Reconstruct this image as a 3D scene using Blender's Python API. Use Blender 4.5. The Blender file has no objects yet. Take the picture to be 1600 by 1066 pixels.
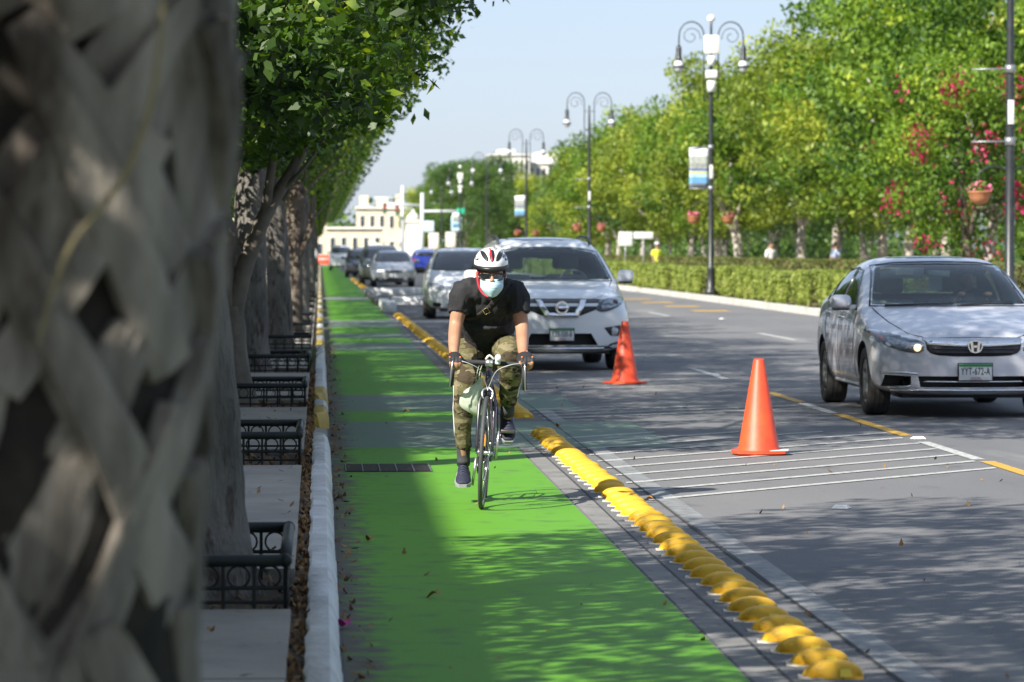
import bpy, bmesh, math, random
import numpy as np
from mathutils import Vector, Matrix, Euler
from mathutils.bvhtree import BVHTree
from math import sin, cos, pi, radians, sqrt

# ------------------------------------------------------------------ camera, sky, sun, exposure
scene = bpy.context.scene
COL = scene.collection
CAMH = 1.53
F = 5600.0                                   # focal length in photo pixels (1600 wide)
cam = bpy.data.cameras.new("camera"); camo = bpy.data.objects.new("camera", cam); COL.objects.link(camo)
cam.sensor_width = 36.0; cam.lens = F * 36.0 / 1600.0; cam.clip_start = 0.5; cam.clip_end = 3000
yaw = math.atan((800 - 500) / F); pitch = math.atan((533 - 390) / F)
camo.location = (0, 0, CAMH); camo.rotation_euler = (pi / 2 - pitch, 0, -yaw)
cam.dof.use_dof = True; cam.dof.focus_distance = 21.4; cam.dof.aperture_fstop = 5.6
scene.camera = camo

SUN = Vector((0.95, 0.95, -1.0)).normalized()           # direction the light travels
EL = math.asin(-SUN.z)
world = bpy.data.worlds.new("World"); scene.world = world; world.use_nodes = True
nt = world.node_tree; nt.nodes.clear()
sky = nt.nodes.new("ShaderNodeTexSky"); sky.sky_type = 'NISHITA'; sky.sun_disc = False
sky.sun_elevation = EL; sky.sun_rotation = math.atan2(-SUN.x, -SUN.y)
sky.air_density = 1.0; sky.dust_density = 0.8; sky.ozone_density = 3.0
bg = nt.nodes.new("ShaderNodeBackground"); bg.inputs[1].default_value = 0.074
wo = nt.nodes.new("ShaderNodeOutputWorld")
tm_ = nt.nodes.new("ShaderNodeMix"); tm_.data_type = 'RGBA'; tm_.blend_type = 'MULTIPLY'; tm_.inputs[0].default_value = 1.0; tm_.inputs[7].default_value = (0.80, 0.76, 0.86, 1)
nt.links.new(sky.outputs[0], tm_.inputs[6])
pale = nt.nodes.new("ShaderNodeMix"); pale.data_type = 'RGBA'; pale.inputs[0].default_value = 0.58; pale.inputs[7].default_value = (3.0, 3.65, 4.55, 1)   # thin even veil of a hazy morning
nt.links.new(tm_.outputs[2], pale.inputs[6]); nt.links.new(pale.outputs[2], bg.inputs[0]); nt.links.new(bg.outputs[0], wo.inputs[0])
sl = bpy.data.lights.new("sun", 'SUN'); sl.energy = 3.7; sl.angle = radians(0.55); sl.color = (1.0, 0.95, 0.86)
so = bpy.data.objects.new("sun", sl); COL.objects.link(so); so.location = (-30, -30, 40)
so.rotation_euler = SUN.to_track_quat('-Z', 'Y').to_euler()
vs = scene.view_settings
vs.view_transform = 'Standard'; vs.look = 'None'; vs.exposure = 1.45; vs.gamma = 1.0
scene.cycles.max_bounces = 6; scene.cycles.transparent_max_bounces = 12
scene.cycles.diffuse_bounces = 3; scene.cycles.glossy_bounces = 3; scene.cycles.transmission_bounces = 4
scene.cycles.caustics_reflective = False; scene.cycles.caustics_refractive = False
scene.cycles.use_denoising = True

# ------------------------------------------------------------------ helpers
def tag(o, label=None, cat=None, group=None, kind=None):
    if label: o['label'] = label
    if cat: o['category'] = cat
    if group: o['group'] = group
    if kind: o['kind'] = kind
    return o

def empty(name, loc=(0, 0, 0), rz=0.0, label=None, cat=None, group=None, kind=None):
    o = bpy.data.objects.new(name, None); COL.objects.link(o)
    o.location = loc; o.rotation_euler = (0, 0, rz); o.empty_display_size = 0.2
    return tag(o, label, cat, group, kind)

def copy_tree(o, parent=None):
    c = o.copy(); COL.objects.link(c)
    if parent is not None: c.parent = parent
    for ch in list(o.children): copy_tree(ch, c)
    return c

def ell(n=16):
    return [(cos(2 * pi * i / n), sin(2 * pi * i / n)) for i in range(n)]

def catmull(pts, k=4):
    """pts: list of tuples of any length; returns densified list"""
    P = [np.array(p, float) for p in pts]; out = []
    for i in range(len(P) - 1):
        p0 = P[max(i - 1, 0)]; p1 = P[i]; p2 = P[i + 1]; p3 = P[min(i + 2, len(P) - 1)]
        for j in range(k):
            t = j / k
            out.append(0.5 * ((2 * p1) + (p2 - p0) * t + (2 * p0 - 5 * p1 + 4 * p2 - p3) * t * t + (3 * p1 - p0 - 3 * p2 + p3) * t ** 3))
    out.append(P[-1]); return out

class MB:
    def __init__(s): s.v = []; s.f = []; s.m = []; s.sm = []
    def add(s, vs, fs, m=0, smooth=False):
        b = len(s.v); s.v.extend([tuple(x) for x in vs])
        for f in fs: s.f.append(tuple(i + b for i in f)); s.m.append(m); s.sm.append(smooth)
        return s
    def box(s, c, d, m=0, rot=None, taper=1.0):
        x, y, z = d[0] / 2, d[1] / 2, d[2] / 2
        vs = [Vector((sx * x * (taper if sz > 0 else 1), sy * y * (taper if sz > 0 else 1), sz * z)) for sz in (-1, 1) for sy in (-1, 1) for sx in (-1, 1)]
        if rot is not None:
            R = rot if isinstance(rot, Matrix) else Euler(rot).to_matrix()
            vs = [R @ v for v in vs]
        vs = [v + Vector(c) for v in vs]
        return s.add(vs, [(0, 2, 3, 1), (4, 5, 7, 6), (0, 1, 5, 4), (2, 6, 7, 3), (0, 4, 6, 2), (1, 3, 7, 5)], m)
    def rbox(s, c, d, r=0.01, m=0, rot=None):
        """box with chamfered edges"""
        bm = bmesh.new(); bmesh.ops.create_cube(bm, size=1)
        bmesh.ops.scale(bm, vec=d, verts=bm.verts)
        bmesh.ops.bevel(bm, geom=list(bm.edges), offset=r, segments=2, affect='EDGES', profile=0.5)
        R = Matrix.Identity(3) if rot is None else (rot if isinstance(rot, Matrix) else Euler(rot).to_matrix())
        bm.verts.index_update()
        vs = [R @ v.co + Vector(c) for v in bm.verts]; fs = [tuple(v.index for v in f.verts) for f in bm.faces]
        bm.free(); return s.add(vs, fs, m, True)
    def tube(s, pts, r, n=8, m=0, smooth=True, cap=True, k=1, flat=1.0, updir=None):
        """pts list of 3d; r number or list; flat scales the second axis"""
        P = [tuple(p) for p in pts]
        if not hasattr(r, '__len__'): r = [r] * len(P)
        Q = [tuple(p) + (rr,) for p, rr in zip(P, r)]
        if k > 1 and len(P) > 2: Q = [tuple(q) for q in catmull(Q, k)]
        P = [Vector(q[:3]) for q in Q]; rr = [max(q[3], 1e-4) for q in Q]
        nrm = None; vs = []; N = len(P)
        for i in range(N):
            t = (P[min(i + 1, N - 1)] - P[max(i - 1, 0)])
            if t.length < 1e-9: t = Vector((0, 0, 1))
            t.normalize()
            if nrm is None:
                a = Vector(updir) if updir is not None else (Vector((0, 0, 1)) if abs(t.z) < 0.9 else Vector((1, 0, 0)))
                nrm = (a - t * a.dot(t)).normalized()
            else:
                nrm = (nrm - t * nrm.dot(t))
                if nrm.length < 1e-6: nrm = t.orthogonal()
                nrm.normalize()
            b = t.cross(nrm)
            for (cx, cy) in ell(n): vs.append(P[i] + b * (cx * rr[i]) + nrm * (cy * rr[i] * flat))
        fs = []
        for i in range(N - 1):
            for j in range(n):
                j2 = (j + 1) % n; fs.append((i * n + j, i * n + j2, (i + 1) * n + j2, (i + 1) * n + j))
        if cap:
            fs.append(tuple(reversed(range(n)))); fs.append(tuple((N - 1) * n + j for j in range(n)))
        return s.add(vs, fs, m, smooth)
    def lathe(s, prof, c=(0, 0, 0), n=24, m=0, axis='z', smooth=True, cap=True, sx=1.0, sy=1.0):
        vs = []; fs = []; K = len(prof)
        for (r, h) in prof:
            for (cx, cy) in ell(n):
                if axis == 'z': p = (cx * r * sx, cy * r * sy, h)
                elif axis == 'x': p = (h, cx * r * sx, cy * r * sy)
                else: p = (cx * r * sx, h, cy * r * sy)
                vs.append((p[0] + c[0], p[1] + c[1], p[2] + c[2]))
        for i in range(K - 1):
            for j in range(n):
                j2 = (j + 1) % n; fs.append((i * n + j, i * n + j2, (i + 1) * n + j2, (i + 1) * n + j))
        if cap:
            if prof[0][0] > 1e-6: fs.append(tuple(reversed(range(n))))
            if prof[-1][0] > 1e-6: fs.append(tuple((K - 1) * n + j for j in range(n)))
        return s.add(vs, fs, m, smooth)
    def sphere(s, c, r, n=16, m=0, rot=None):
        if not hasattr(r, '__len__'): r = (r, r, r)
        prof = [(sin(pi * i / (n // 2)), -cos(pi * i / (n // 2))) for i in range(n // 2 + 1)]
        b = len(s.v); s.lathe([(max(a, 1e-4), h) for a, h in prof], n=n, m=m, cap=False)
        R = Matrix.Identity(3) if rot is None else (rot if isinstance(rot, Matrix) else Euler(rot).to_matrix())
        for i in range(b, len(s.v)):
            v = R @ Vector((s.v[i][0] * r[0], s.v[i][1] * r[1], s.v[i][2] * r[2])) + Vector(c); s.v[i] = tuple(v)
        return s
    def quad(s, a, b, c, d, m=0): return s.add([a, b, c, d], [(0, 1, 2, 3)], m)
    def prism(s, poly, z0, z1, m=0, axis='z'):
        """poly list of 2d, extruded along axis between z0 and z1"""
        n = len(poly)
        def P(a, h):
            return (a[0], a[1], h) if axis == 'z' else ((a[0], h, a[1]) if axis == 'y' else (h, a[0], a[1]))
        vs = [P(a, z0) for a in poly] + [P(a, z1) for a in poly]
        fs = [tuple(reversed(range(n))), tuple(range(n, 2 * n))] + [(i, (i + 1) % n, n + (i + 1) % n, n + i) for i in range(n)]
        return s.add(vs, fs, m)
    def mesh(s, name, mats):
        me = bpy.data.meshes.new(name); me.from_pydata(s.v, [], s.f)
        for m_ in (mats if isinstance(mats, (list, tuple)) else [mats]): me.materials.append(m_)
        me.polygons.foreach_set('material_index', s.m); me.polygons.foreach_set('use_smooth', s.sm)
        me.update(); return me
    def build(s, name, mats, parent=None, loc=None, rot=None, fix=True, sharp=None, **t):
        me = s.mesh(name, mats)
        if fix:
            bm = bmesh.new(); bm.from_mesh(me); bmesh.ops.recalc_face_normals(bm, faces=bm.faces); bm.to_mesh(me); bm.free()
        if sharp: me.set_sharp_from_angle(angle=radians(sharp))
        o = bpy.data.objects.new(name, me); COL.objects.link(o)
        if parent is not None: o.parent = parent
        if loc is not None: o.location = loc
        if rot is not None: o.rotation_euler = rot
        return tag(o, **t)

def apply_mods(o):
    dg = bpy.context.evaluated_depsgraph_get(); dg.update()
    me = bpy.data.meshes.new_from_object(o.evaluated_get(dg), preserve_all_data_layers=False, depsgraph=dg)
    old = o.data; o.modifiers.clear(); o.data = me
    if old.users == 0: bpy.data.meshes.remove(old)
    return o

def remeshed(o, voxel, smooth=3, fac=0.5):
    m = o.modifiers.new('r', 'REMESH'); m.mode = 'VOXEL'; m.voxel_size = voxel; m.use_smooth_shade = True
    if smooth:
        k = o.modifiers.new('s', 'SMOOTH'); k.iterations = smooth; k.factor = fac
    mats = [x for x in o.data.materials]
    apply_mods(o)
    if not o.data.materials:
        for x in mats: o.data.materials.append(x)
    o.data.polygons.foreach_set('use_smooth', [True] * len(o.data.polygons))
    return o

# ------------------------------------------------------------------ materials
MATS = {}
def nodes(name):
    m = bpy.data.materials.new(name); m.use_nodes = True
    t = m.node_tree; b = t.nodes['Principled BSDF']; return m, t, b

def mat(name, c, rough=0.6, metal=0.0, c2=None, scale=8.0, detail=5.0, lo=0.35, hi=0.65, bump=0.0, bscale=None, coat=0.0,
        spec=0.5, emit=None, estr=0.0, coords='Object', stretch=None, rvar=0.0, sub=None, trans=0.0, c3=None, s3=1.0, lo3=0.5, hi3=0.6, alpha=1.0, bdist=0.01):
    m, t, b = nodes(name); L = t.links
    b.inputs['Base Color'].default_value = (*c, 1); b.inputs['Roughness'].default_value = rough
    b.inputs['Metallic'].default_value = metal; b.inputs['Specular IOR Level'].default_value = spec
    b.inputs['Coat Weight'].default_value = coat; b.inputs['Coat Roughness'].default_value = 0.05
    if trans: b.inputs['Transmission Weight'].default_value = trans
    if alpha < 1: b.inputs['Alpha'].default_value = alpha
    if emit: b.inputs['Emission Color'].default_value = (*emit, 1); b.inputs['Emission Strength'].default_value = estr
    if c2 is not None or bump or rvar or c3 is not None:
        tc = t.nodes.new('ShaderNodeTexCoord'); src = tc.outputs[coords]
        if coords == 'World':
            pass
        if stretch:
            mp = t.nodes.new('ShaderNodeMapping'); mp.inputs['Scale'].default_value = stretch
            L.new(src, mp.inputs[0]); src = mp.outputs[0]
        def noise(sc, det=detail, w=0):
            n = t.nodes.new('ShaderNodeTexNoise'); n.inputs['Scale'].default_value = sc; n.inputs['Detail'].default_value = det
            n.inputs['Roughness'].default_value = 0.6; L.new(src, n.inputs['Vector']); return n
        col = None
        if c2 is not None:
            n = noise(scale); r = t.nodes.new('ShaderNodeMapRange'); r.inputs[1].default_value = lo; r.inputs[2].default_value = hi
            L.new(n.outputs[0], r.inputs[0])
            mx = t.nodes.new('ShaderNodeMix'); mx.data_type = 'RGBA'; mx.inputs[6].default_value = (*c, 1); mx.inputs[7].default_value = (*c2, 1)
            L.new(r.outputs[0], mx.inputs[0]); col = mx.outputs[2]
            if rvar:
                rr = t.nodes.new('ShaderNodeMapRange'); rr.inputs[3].default_value = max(rough - rvar, 0.02); rr.inputs[4].default_value = min(rough + rvar, 1)
                L.new(r.outputs[0], rr.inputs[0]); L.new(rr.outputs[0], b.inputs['Roughness'])
        if c3 is not None:
            n = noise(s3, 6); r = t.nodes.new('ShaderNodeMapRange'); r.inputs[1].default_value = lo3; r.inputs[2].default_value = hi3
            L.new(n.outputs[0], r.inputs[0])
            mx = t.nodes.new('ShaderNodeMix'); mx.data_type = 'RGBA'; mx.inputs[7].default_value = (*c3, 1)
            if col: L.new(col, mx.inputs[6])
            else: mx.inputs[6].default_value = (*c, 1)
            L.new(r.outputs[0], mx.inputs[0]); col = mx.outputs[2]
        if col: L.new(col, b.inputs['Base Color'])
        if bump:
            n = noise(bscale or scale * 4, 6); bp = t.nodes.new('ShaderNodeBump'); bp.inputs['Strength'].default_value = bump
            bp.inputs['Distance'].default_value = bdist
            L.new(n.outputs[0], bp.inputs['Height']); L.new(bp.outputs[0], b.inputs['Normal'])
    MATS[name] = m; return m

def glass_mat(name, tint=(0.35, 0.42, 0.5), refl=0.10, rough=0.02):
    """thin window glass: tinted see-through plus a mirror-like reflection that grows at grazing angles"""
    m = bpy.data.materials.new(name); m.use_nodes = True; t = m.node_tree; t.nodes.clear(); L = t.links
    o = t.nodes.new('ShaderNodeOutputMaterial'); tr = t.nodes.new('ShaderNodeBsdfTransparent'); tr.inputs[0].default_value = (*tint, 1)
    g = t.nodes.new('ShaderNodeBsdfGlossy'); g.inputs['Roughness'].default_value = rough; g.inputs[0].default_value = (1, 1, 1, 1)
    fr = t.nodes.new('ShaderNodeLayerWeight'); fr.inputs[0].default_value = .5
    pw = t.nodes.new('ShaderNodeMath'); pw.operation = 'POWER'; pw.inputs[1].default_value = 5; L.new(fr.outputs['Facing'], pw.inputs[0])
    ad = t.nodes.new('ShaderNodeMath'); ad.operation = 'MULTIPLY_ADD'; ad.inputs[1].default_value = .9; ad.inputs[2].default_value = refl; L.new(pw.outputs[0], ad.inputs[0])
    mx = t.nodes.new('ShaderNodeMixShader'); L.new(ad.outputs[0], mx.inputs[0]); L.new(tr.outputs[0], mx.inputs[1]); L.new(g.outputs[0], mx.inputs[2])
    L.new(mx.outputs[0], o.inputs[0]); MATS[name] = m; return m

def leaf_mat(name, c1, c2, c3=None, trans=0.35, rough=0.45, tcol=None, scale=1.2):
    m = bpy.data.materials.new(name); m.use_nodes = True; t = m.node_tree; L = t.links
    b = t.nodes['Principled BSDF']; o = t.nodes['Material Output']
    b.inputs['Roughness'].default_value = rough; b.inputs['Specular IOR Level'].default_value = 0.45
    tc = t.nodes.new('ShaderNodeTexCoord'); n = t.nodes.new('ShaderNodeTexNoise'); n.inputs['Scale'].default_value = scale; n.inputs['Detail'].default_value = 3
    L.new(tc.outputs['Object'], n.inputs[0])
    geo = t.nodes.new('ShaderNodeNewGeometry'); rn = geo.outputs['Random Per Island']
    ad = t.nodes.new('ShaderNodeMath'); ad.operation = 'MULTIPLY_ADD'; ad.inputs[1].default_value = 0.28; L.new(rn, ad.inputs[0])
    n2 = t.nodes.new('ShaderNodeMath'); n2.operation = 'MULTIPLY_ADD'; n2.inputs[1].default_value = 2.3; n2.inputs[2].default_value = -0.80
    L.new(n.outputs[0], n2.inputs[0]); L.new(n2.outputs[0], ad.inputs[2])
    cr = t.nodes.new('ShaderNodeValToRGB'); e = cr.color_ramp.elements
    e[0].position = 0.15; e[0].color = (*c1, 1); e[1].position = 0.75; e[1].color = (*c2, 1)
    if c3 is not None:
        k = cr.color_ramp.elements.new(0.95); k.color = (*c3, 1)
    L.new(ad.outputs[0], cr.inputs[0]); L.new(cr.outputs[0], b.inputs['Base Color'])
    tl = t.nodes.new('ShaderNodeBsdfTranslucent')
    mm = t.nodes.new('ShaderNodeMix'); mm.data_type = 'RGBA'; mm.blend_type = 'MULTIPLY'; mm.inputs[0].default_value = 1.0
    mm.inputs[7].default_value = (*(tcol or (1.6, 1.7, 0.6)), 1); L.new(cr.outputs[0], mm.inputs[6]); L.new(mm.outputs[2], tl.inputs[0])
    mx = t.nodes.new('ShaderNodeMixShader'); mx.inputs[0].default_value = trans
    L.new(b.outputs[0], mx.inputs[1]); L.new(tl.outputs[0], mx.inputs[2]); L.new(mx.outputs[0], o.inputs[0])
    MATS[name] = m; return m

def leaves_mesh(name, C, size, mats, seed=1, up=0.35, mi=None, wid=0.5, var=0.35):
    """many small leaf faces at centres C (N,3) as one mesh"""
    r = np.random.RandomState(seed); N = len(C)
    d = r.normal(size=(N, 3)); d[:, 2] -= 0.35; d /= np.linalg.norm(d, axis=1)[:, None]
    nn = r.normal(size=(N, 3)); nn[:, 2] += up * 3; nn -= d * (nn * d).sum(1)[:, None]; nn /= np.linalg.norm(nn, axis=1)[:, None]
    s_ = np.cross(d, nn); L = size * (1 + var * r.uniform(-1, 1, size=N))[:, None]; W = L * wid
    v = np.empty((N, 4, 3)); v[:, 0] = C - d * L * 0.5; v[:, 1] = C + s_ * W * 0.5 - nn * L * 0.08
    v[:, 2] = C + d * L * 0.5 - nn * L * 0.12; v[:, 3] = C - s_ * W * 0.5 - nn * L * 0.08
    me = bpy.data.meshes.new(name); me.vertices.add(N * 4); me.vertices.foreach_set('co', v.reshape(-1).astype(np.float32))
    me.loops.add(N * 4); me.loops.foreach_set('vertex_index', np.arange(N * 4, dtype=np.int32))
    me.polygons.add(N); me.polygons.foreach_set('loop_start', np.arange(0, N * 4, 4, dtype=np.int32))
    me.polygons.foreach_set('loop_total', np.full(N, 4, dtype=np.int32))
    for m_ in (mats if isinstance(mats, (list, tuple)) else [mats]): me.materials.append(m_)
    if mi is not None: me.polygons.foreach_set('material_index', np.asarray(mi, dtype=np.int32))
    me.update(calc_edges=True); me.validate(); return me

def clumps(rng, n_cl, per, dims, cr, squash=0.8, shell=0.55, keep=None, boxy=False):
    """clump centres inside an ellipsoid, then leaf centres in every clump; keep(p) culls"""
    out = []; cc = []
    while len(cc) < n_cl:
        p = rng.normal(size=3); p /= ((np.abs(p) ** 5).sum() ** .2 if boxy else np.linalg.norm(p)); q = p * (shell + (1 - shell) * rng.rand() ** 0.6) * np.array(dims)
        if keep is not None and not keep(q): continue
        cc.append(q)
    for q in cc:
        R = cr * (0.6 + 0.8 * rng.rand()); k = int(per * (R / cr) ** 2)
        a = rng.normal(size=(k, 3)); a /= np.linalg.norm(a, axis=1)[:, None]
        rad = R * (0.35 + 0.65 * rng.rand(k, 1) ** 0.5); a = a * rad; a[:, 2] *= squash; out.append(q + a)
    return np.concatenate(out), cc

def text_mesh(name, s, size, m, parent, loc, rot, ext=0.001, align='CENTER', sx=1.0, bold=0.0):
    cu = bpy.data.curves.new(name, 'FONT'); cu.body = s; cu.size = size; cu.extrude = ext; cu.align_x = align; cu.align_y = 'CENTER'; cu.offset = bold; cu.space_character = 1.12
    o = bpy.data.objects.new(name, cu); COL.objects.link(o)
    dg = bpy.context.evaluated_depsgraph_get(); dg.update()
    me = bpy.data.meshes.new_from_object(o.evaluated_get(dg)); bpy.data.objects.remove(o)
    me.materials.clear(); me.materials.append(m)
    ob = bpy.data.objects.new(name, me); COL.objects.link(ob); ob.parent = parent; ob.location = loc; ob.rotation_euler = rot; ob.scale = (sx, 1, 1)
    return ob
ORD = "first second third fourth fifth sixth seventh eighth ninth tenth eleventh twelfth thirteenth fourteenth fifteenth sixteenth seventeenth eighteenth nineteenth twentieth".split()
ORD += ["twenty-" + o for o in ORD[:9]] + ["thirtieth"] + ["thirty-" + o for o in ORD[:9]] + ["fortieth"]

# ------------------------------------------------------------------ surfaces
def asphalt():
    m, t, b = nodes('asphalt'); L = t.links
    tc = t.nodes.new('ShaderNodeTexCoord')
    def nz(sc, det=6, st=None):
        n = t.nodes.new('ShaderNodeTexNoise'); n.inputs['Scale'].default_value = sc; n.inputs['Detail'].default_value = det
        if st:
            mp = t.nodes.new('ShaderNodeMapping'); mp.inputs['Scale'].default_value = st; L.new(tc.outputs['Object'], mp.inputs[0]); L.new(mp.outputs[0], n.inputs[0])
        else: L.new(tc.outputs['Object'], n.inputs[0])
        return n
    def ramp(n, a, b_, ca, cb):
        r = t.nodes.new('ShaderNodeMapRange'); r.inputs[1].default_value = a; r.inputs[2].default_value = b_; L.new(n.outputs[0], r.inputs[0])
        x = t.nodes.new('ShaderNodeMix'); x.data_type = 'RGBA'; L.new(r.outputs[0], x.inputs[0])
        for i, c in ((6, ca), (7, cb)):
            if isinstance(c, tuple): x.inputs[i].default_value = (*c, 1)
            else: L.new(c, x.inputs[i])
        return x.outputs[2]
    a = ramp(nz(0.5, 5, (1.0, 0.22, 1)), 0.35, 0.7, (0.100, 0.102, 0.110), (0.160, 0.158, 0.156))
    a = ramp(nz(150, 3), 0.45, 0.75, a, (0.24, 0.235, 0.23))
    a = ramp(nz(60, 4), 0.62, 0.72, a, (0.06, 0.06, 0.065))
    a = ramp(nz(2.2, 6, (1.0, 0.5, 1)), 0.60, 0.76, a, (0.09, 0.09, 0.093))
    a = ramp(nz(0.9, 8, (1.0, 0.12, 1)), 0.60, 0.66, a, (0.19, 0.187, 0.18))
    L.new(a, b.inputs['Base Color']); b.inputs['Roughness'].default_value = 0.82; b.inputs['Specular IOR Level'].default_value = 0.35
    bp = t.nodes.new('ShaderNodeBump'); bp.inputs['Strength'].default_value = 0.5; bp.inputs['Distance'].default_value = 0.006
    L.new(nz(90, 4).outputs[0], bp.inputs['Height']); L.new(bp.outputs[0], b.inputs['Normal'])
    return m

def paint(name, c, under=(0.13, 0.13, 0.135), scale=30, lo=0.55, hi=0.68, rough=0.6, dirt=None, stretch=None, edge=None, c2=None, bump=0.25):
    """worn paint: chips show what is under it; dirt along one edge (x0, x1) as on the real lane"""
    m, t, b = nodes(name); L = t.links
    tc = t.nodes.new('ShaderNodeTexCoord'); src = tc.outputs['Object']
    if stretch:
        mp = t.nodes.new('ShaderNodeMapping'); mp.inputs['Scale'].default_value = stretch; L.new(src, mp.inputs[0]); src2 = mp.outputs[0]
    else: src2 = src
    n = t.nodes.new('ShaderNodeTexNoise'); n.inputs['Scale'].default_value = scale; n.inputs['Detail'].default_value = 8; n.inputs['Roughness'].default_value = 0.7
    L.new(src2, n.inputs[0])
    r = t.nodes.new('ShaderNodeMapRange'); r.inputs[1].default_value = lo; r.inputs[2].default_value = hi; L.new(n.outputs[0], r.inputs[0])
    base = None
    n2 = t.nodes.new('ShaderNodeTexNoise'); n2.inputs['Scale'].default_value = 1.3; n2.inputs['Detail'].default_value = 6; L.new(src, n2.inputs[0])
    mv = t.nodes.new('ShaderNodeMix'); mv.data_type = 'RGBA'; mv.inputs[6].default_value = (*c, 1); mv.inputs[7].default_value = (*(c2 or tuple(x * 0.78 for x in c)), 1)
    L.new(n2.outputs[0], mv.inputs[0])
    x = t.nodes.new('ShaderNodeMix'); x.data_type = 'RGBA'; x.inputs[7].default_value = (*under, 1)
    L.new(mv.outputs[2], x.inputs[6]); L.new(r.outputs[0], x.inputs[0]); col = x.outputs[2]
    if edge:
        sp = t.nodes.new('ShaderNodeSeparateXYZ'); L.new(src, sp.inputs[0])
        n3 = t.nodes.new('ShaderNodeTexNoise'); n3.inputs['Scale'].default_value = 7; n3.inputs['Detail'].default_value = 8; L.new(src, n3.inputs[0])
        e = t.nodes.new('ShaderNodeMath'); e.operation = 'MULTIPLY_ADD'; e.inputs[1].default_value = 0.55; L.new(n3.outputs[0], e.inputs[0]); 
        ng = t.nodes.new('ShaderNodeMath'); ng.operation = 'MULTIPLY'; ng.inputs[1].default_value = 1.0; L.new(sp.outputs[0], ng.inputs[0])
        sb = t.nodes.new('ShaderNodeMath'); sb.operation = 'SUBTRACT'; L.new(e.outputs[0], sb.inputs[0]); L.new(ng.outputs[0], sb.inputs[1]); e.inputs[2].default_value = 0.0
        r3 = t.nodes.new('ShaderNodeMapRange'); r3.inputs[1].default_value = edge[0]; r3.inputs[2].default_value = edge[1]; L.new(sb.outputs[0], r3.inputs[0])
        y = t.nodes.new('ShaderNodeMix'); y.data_type = 'RGBA'; y.inputs[7].default_value = (0.09, 0.08, 0.065, 1); L.new(col, y.inputs[6]); L.new(r3.outputs[0], y.inputs[0]); col = y.outputs[2]
    if dirt:
        n4 = t.nodes.new('ShaderNodeTexNoise'); n4.inputs['Scale'].default_value = dirt[0]; n4.inputs['Detail'].default_value = 10; L.new(src, n4.inputs[0])
        r4 = t.nodes.new('ShaderNodeMapRange'); r4.inputs[1].default_value = dirt[1]; r4.inputs[2].default_value = dirt[2]; L.new(n4.outputs[0], r4.inputs[0])
        y = t.nodes.new('ShaderNodeMix'); y.data_type = 'RGBA'; y.inputs[7].default_value = (*dirt[3], 1); L.new(col, y.inputs[6]); L.new(r4.outputs[0], y.inputs[0]); col = y.outputs[2]
    L.new(col, b.inputs['Base Color']); b.inputs['Roughness'].default_value = rough; b.inputs['Specular IOR Level'].default_value = 0.2
    nb = t.nodes.new('ShaderNodeTexNoise'); nb.inputs['Scale'].default_value = 110; nb.inputs['Detail'].default_value = 4; L.new(src, nb.inputs[0])
    bp = t.nodes.new('ShaderNodeBump'); bp.inputs['Strength'].default_value = bump; bp.inputs['Distance'].default_value = 0.006; L.new(nb.outputs[0], bp.inputs['Height']); L.new(bp.outputs[0], b.inputs['Normal'])
    return m

M_asph = asphalt()
M_green = paint('green_lane_paint', (0.085, 0.270, 0.013), under=(0.14, 0.24, 0.07), scale=60, lo=0.56, hi=0.74, edge=(0.0, 0.14), c2=(0.12, 0.305, 0.026), dirt=(5, 0.54, 0.72, (0.085, 0.185, 0.04)), stretch=(1, .5, 1), bump=.5)
M_worn = paint('worn_green_paint', (0.115, 0.235, 0.135), under=(0.165, 0.163, 0.158), scale=2.4, lo=0.44, hi=0.56, stretch=(0.35, 4.0, 1), edge=(0.0, 0.14), dirt=(14, 0.60, 0.70, (0.2, 0.2, 0.19)))
M_white = paint('white_road_paint', (0.52, 0.52, 0.49), under=(0.17, 0.17, 0.17), scale=18, lo=0.48, hi=0.66)
M_faded = paint('faded_white_paint', (0.27, 0.275, 0.27), under=(0.155, 0.155, 0.155), scale=9, lo=0.42, hi=0.62)
M_yline = paint('yellow_road_paint', (0.62, 0.36, 0.04), under=(0.2, 0.18, 0.14), scale=22, lo=0.5, hi=0.68)
M_concrete = mat('gutter_concrete', (0.22, 0.215, 0.205), 0.85, c2=(0.15, 0.148, 0.14), scale=3.0, bump=0.3, bscale=70, c3=(0.09, 0.085, 0.08), s3=11, lo3=0.6, hi3=0.7)
M_slab = mat('pavement_concrete', (0.36, 0.33, 0.285), 0.85, c2=(0.25, 0.23, 0.20), scale=1.7, bump=0.3, bscale=60, c3=(0.12, 0.10, 0.08), s3=9, lo3=0.64, hi3=0.7)
M_kerbw = mat('white_kerb_paint', (0.70, 0.70, 0.69), 0.7, c2=(0.50, 0.49, 0.47), scale=3.5, bump=0.8, bscale=22, c3=(0.17, 0.16, 0.14), s3=14, lo3=0.64, hi3=0.74, bdist=0.02)
M_kerby = mat('yellow_kerb_paint', (0.62, 0.42, 0.05), 0.7, c2=(0.42, 0.30, 0.07), scale=5, bump=0.8, bscale=22, c3=(0.2, 0.18, 0.14), s3=9, lo3=0.58, hi3=0.7, bdist=0.02)
M_dirt = mat('soil', (0.085, 0.065, 0.045), 0.95, c2=(0.16, 0.13, 0.095), scale=14, bump=1.0, bscale=40, c3=(0.03, 0.025, 0.02), s3=28, lo3=0.52, hi3=0.6, bdist=0.03)
M_earth = mat('earth', (0.12, 0.13, 0.06), 0.95, c2=(0.2, 0.17, 0.11), scale=0.12)
M_plaza = mat('plaza_paving', (0.42, 0.38, 0.33), 0.85, c2=(0.30, 0.27, 0.235), scale=0.8, bump=0.2, bscale=20)
M_lawn = mat('lawn', (0.13, 0.27, 0.03), 0.9, c2=(0.2, 0.34, 0.06), scale=0.7)

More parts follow.
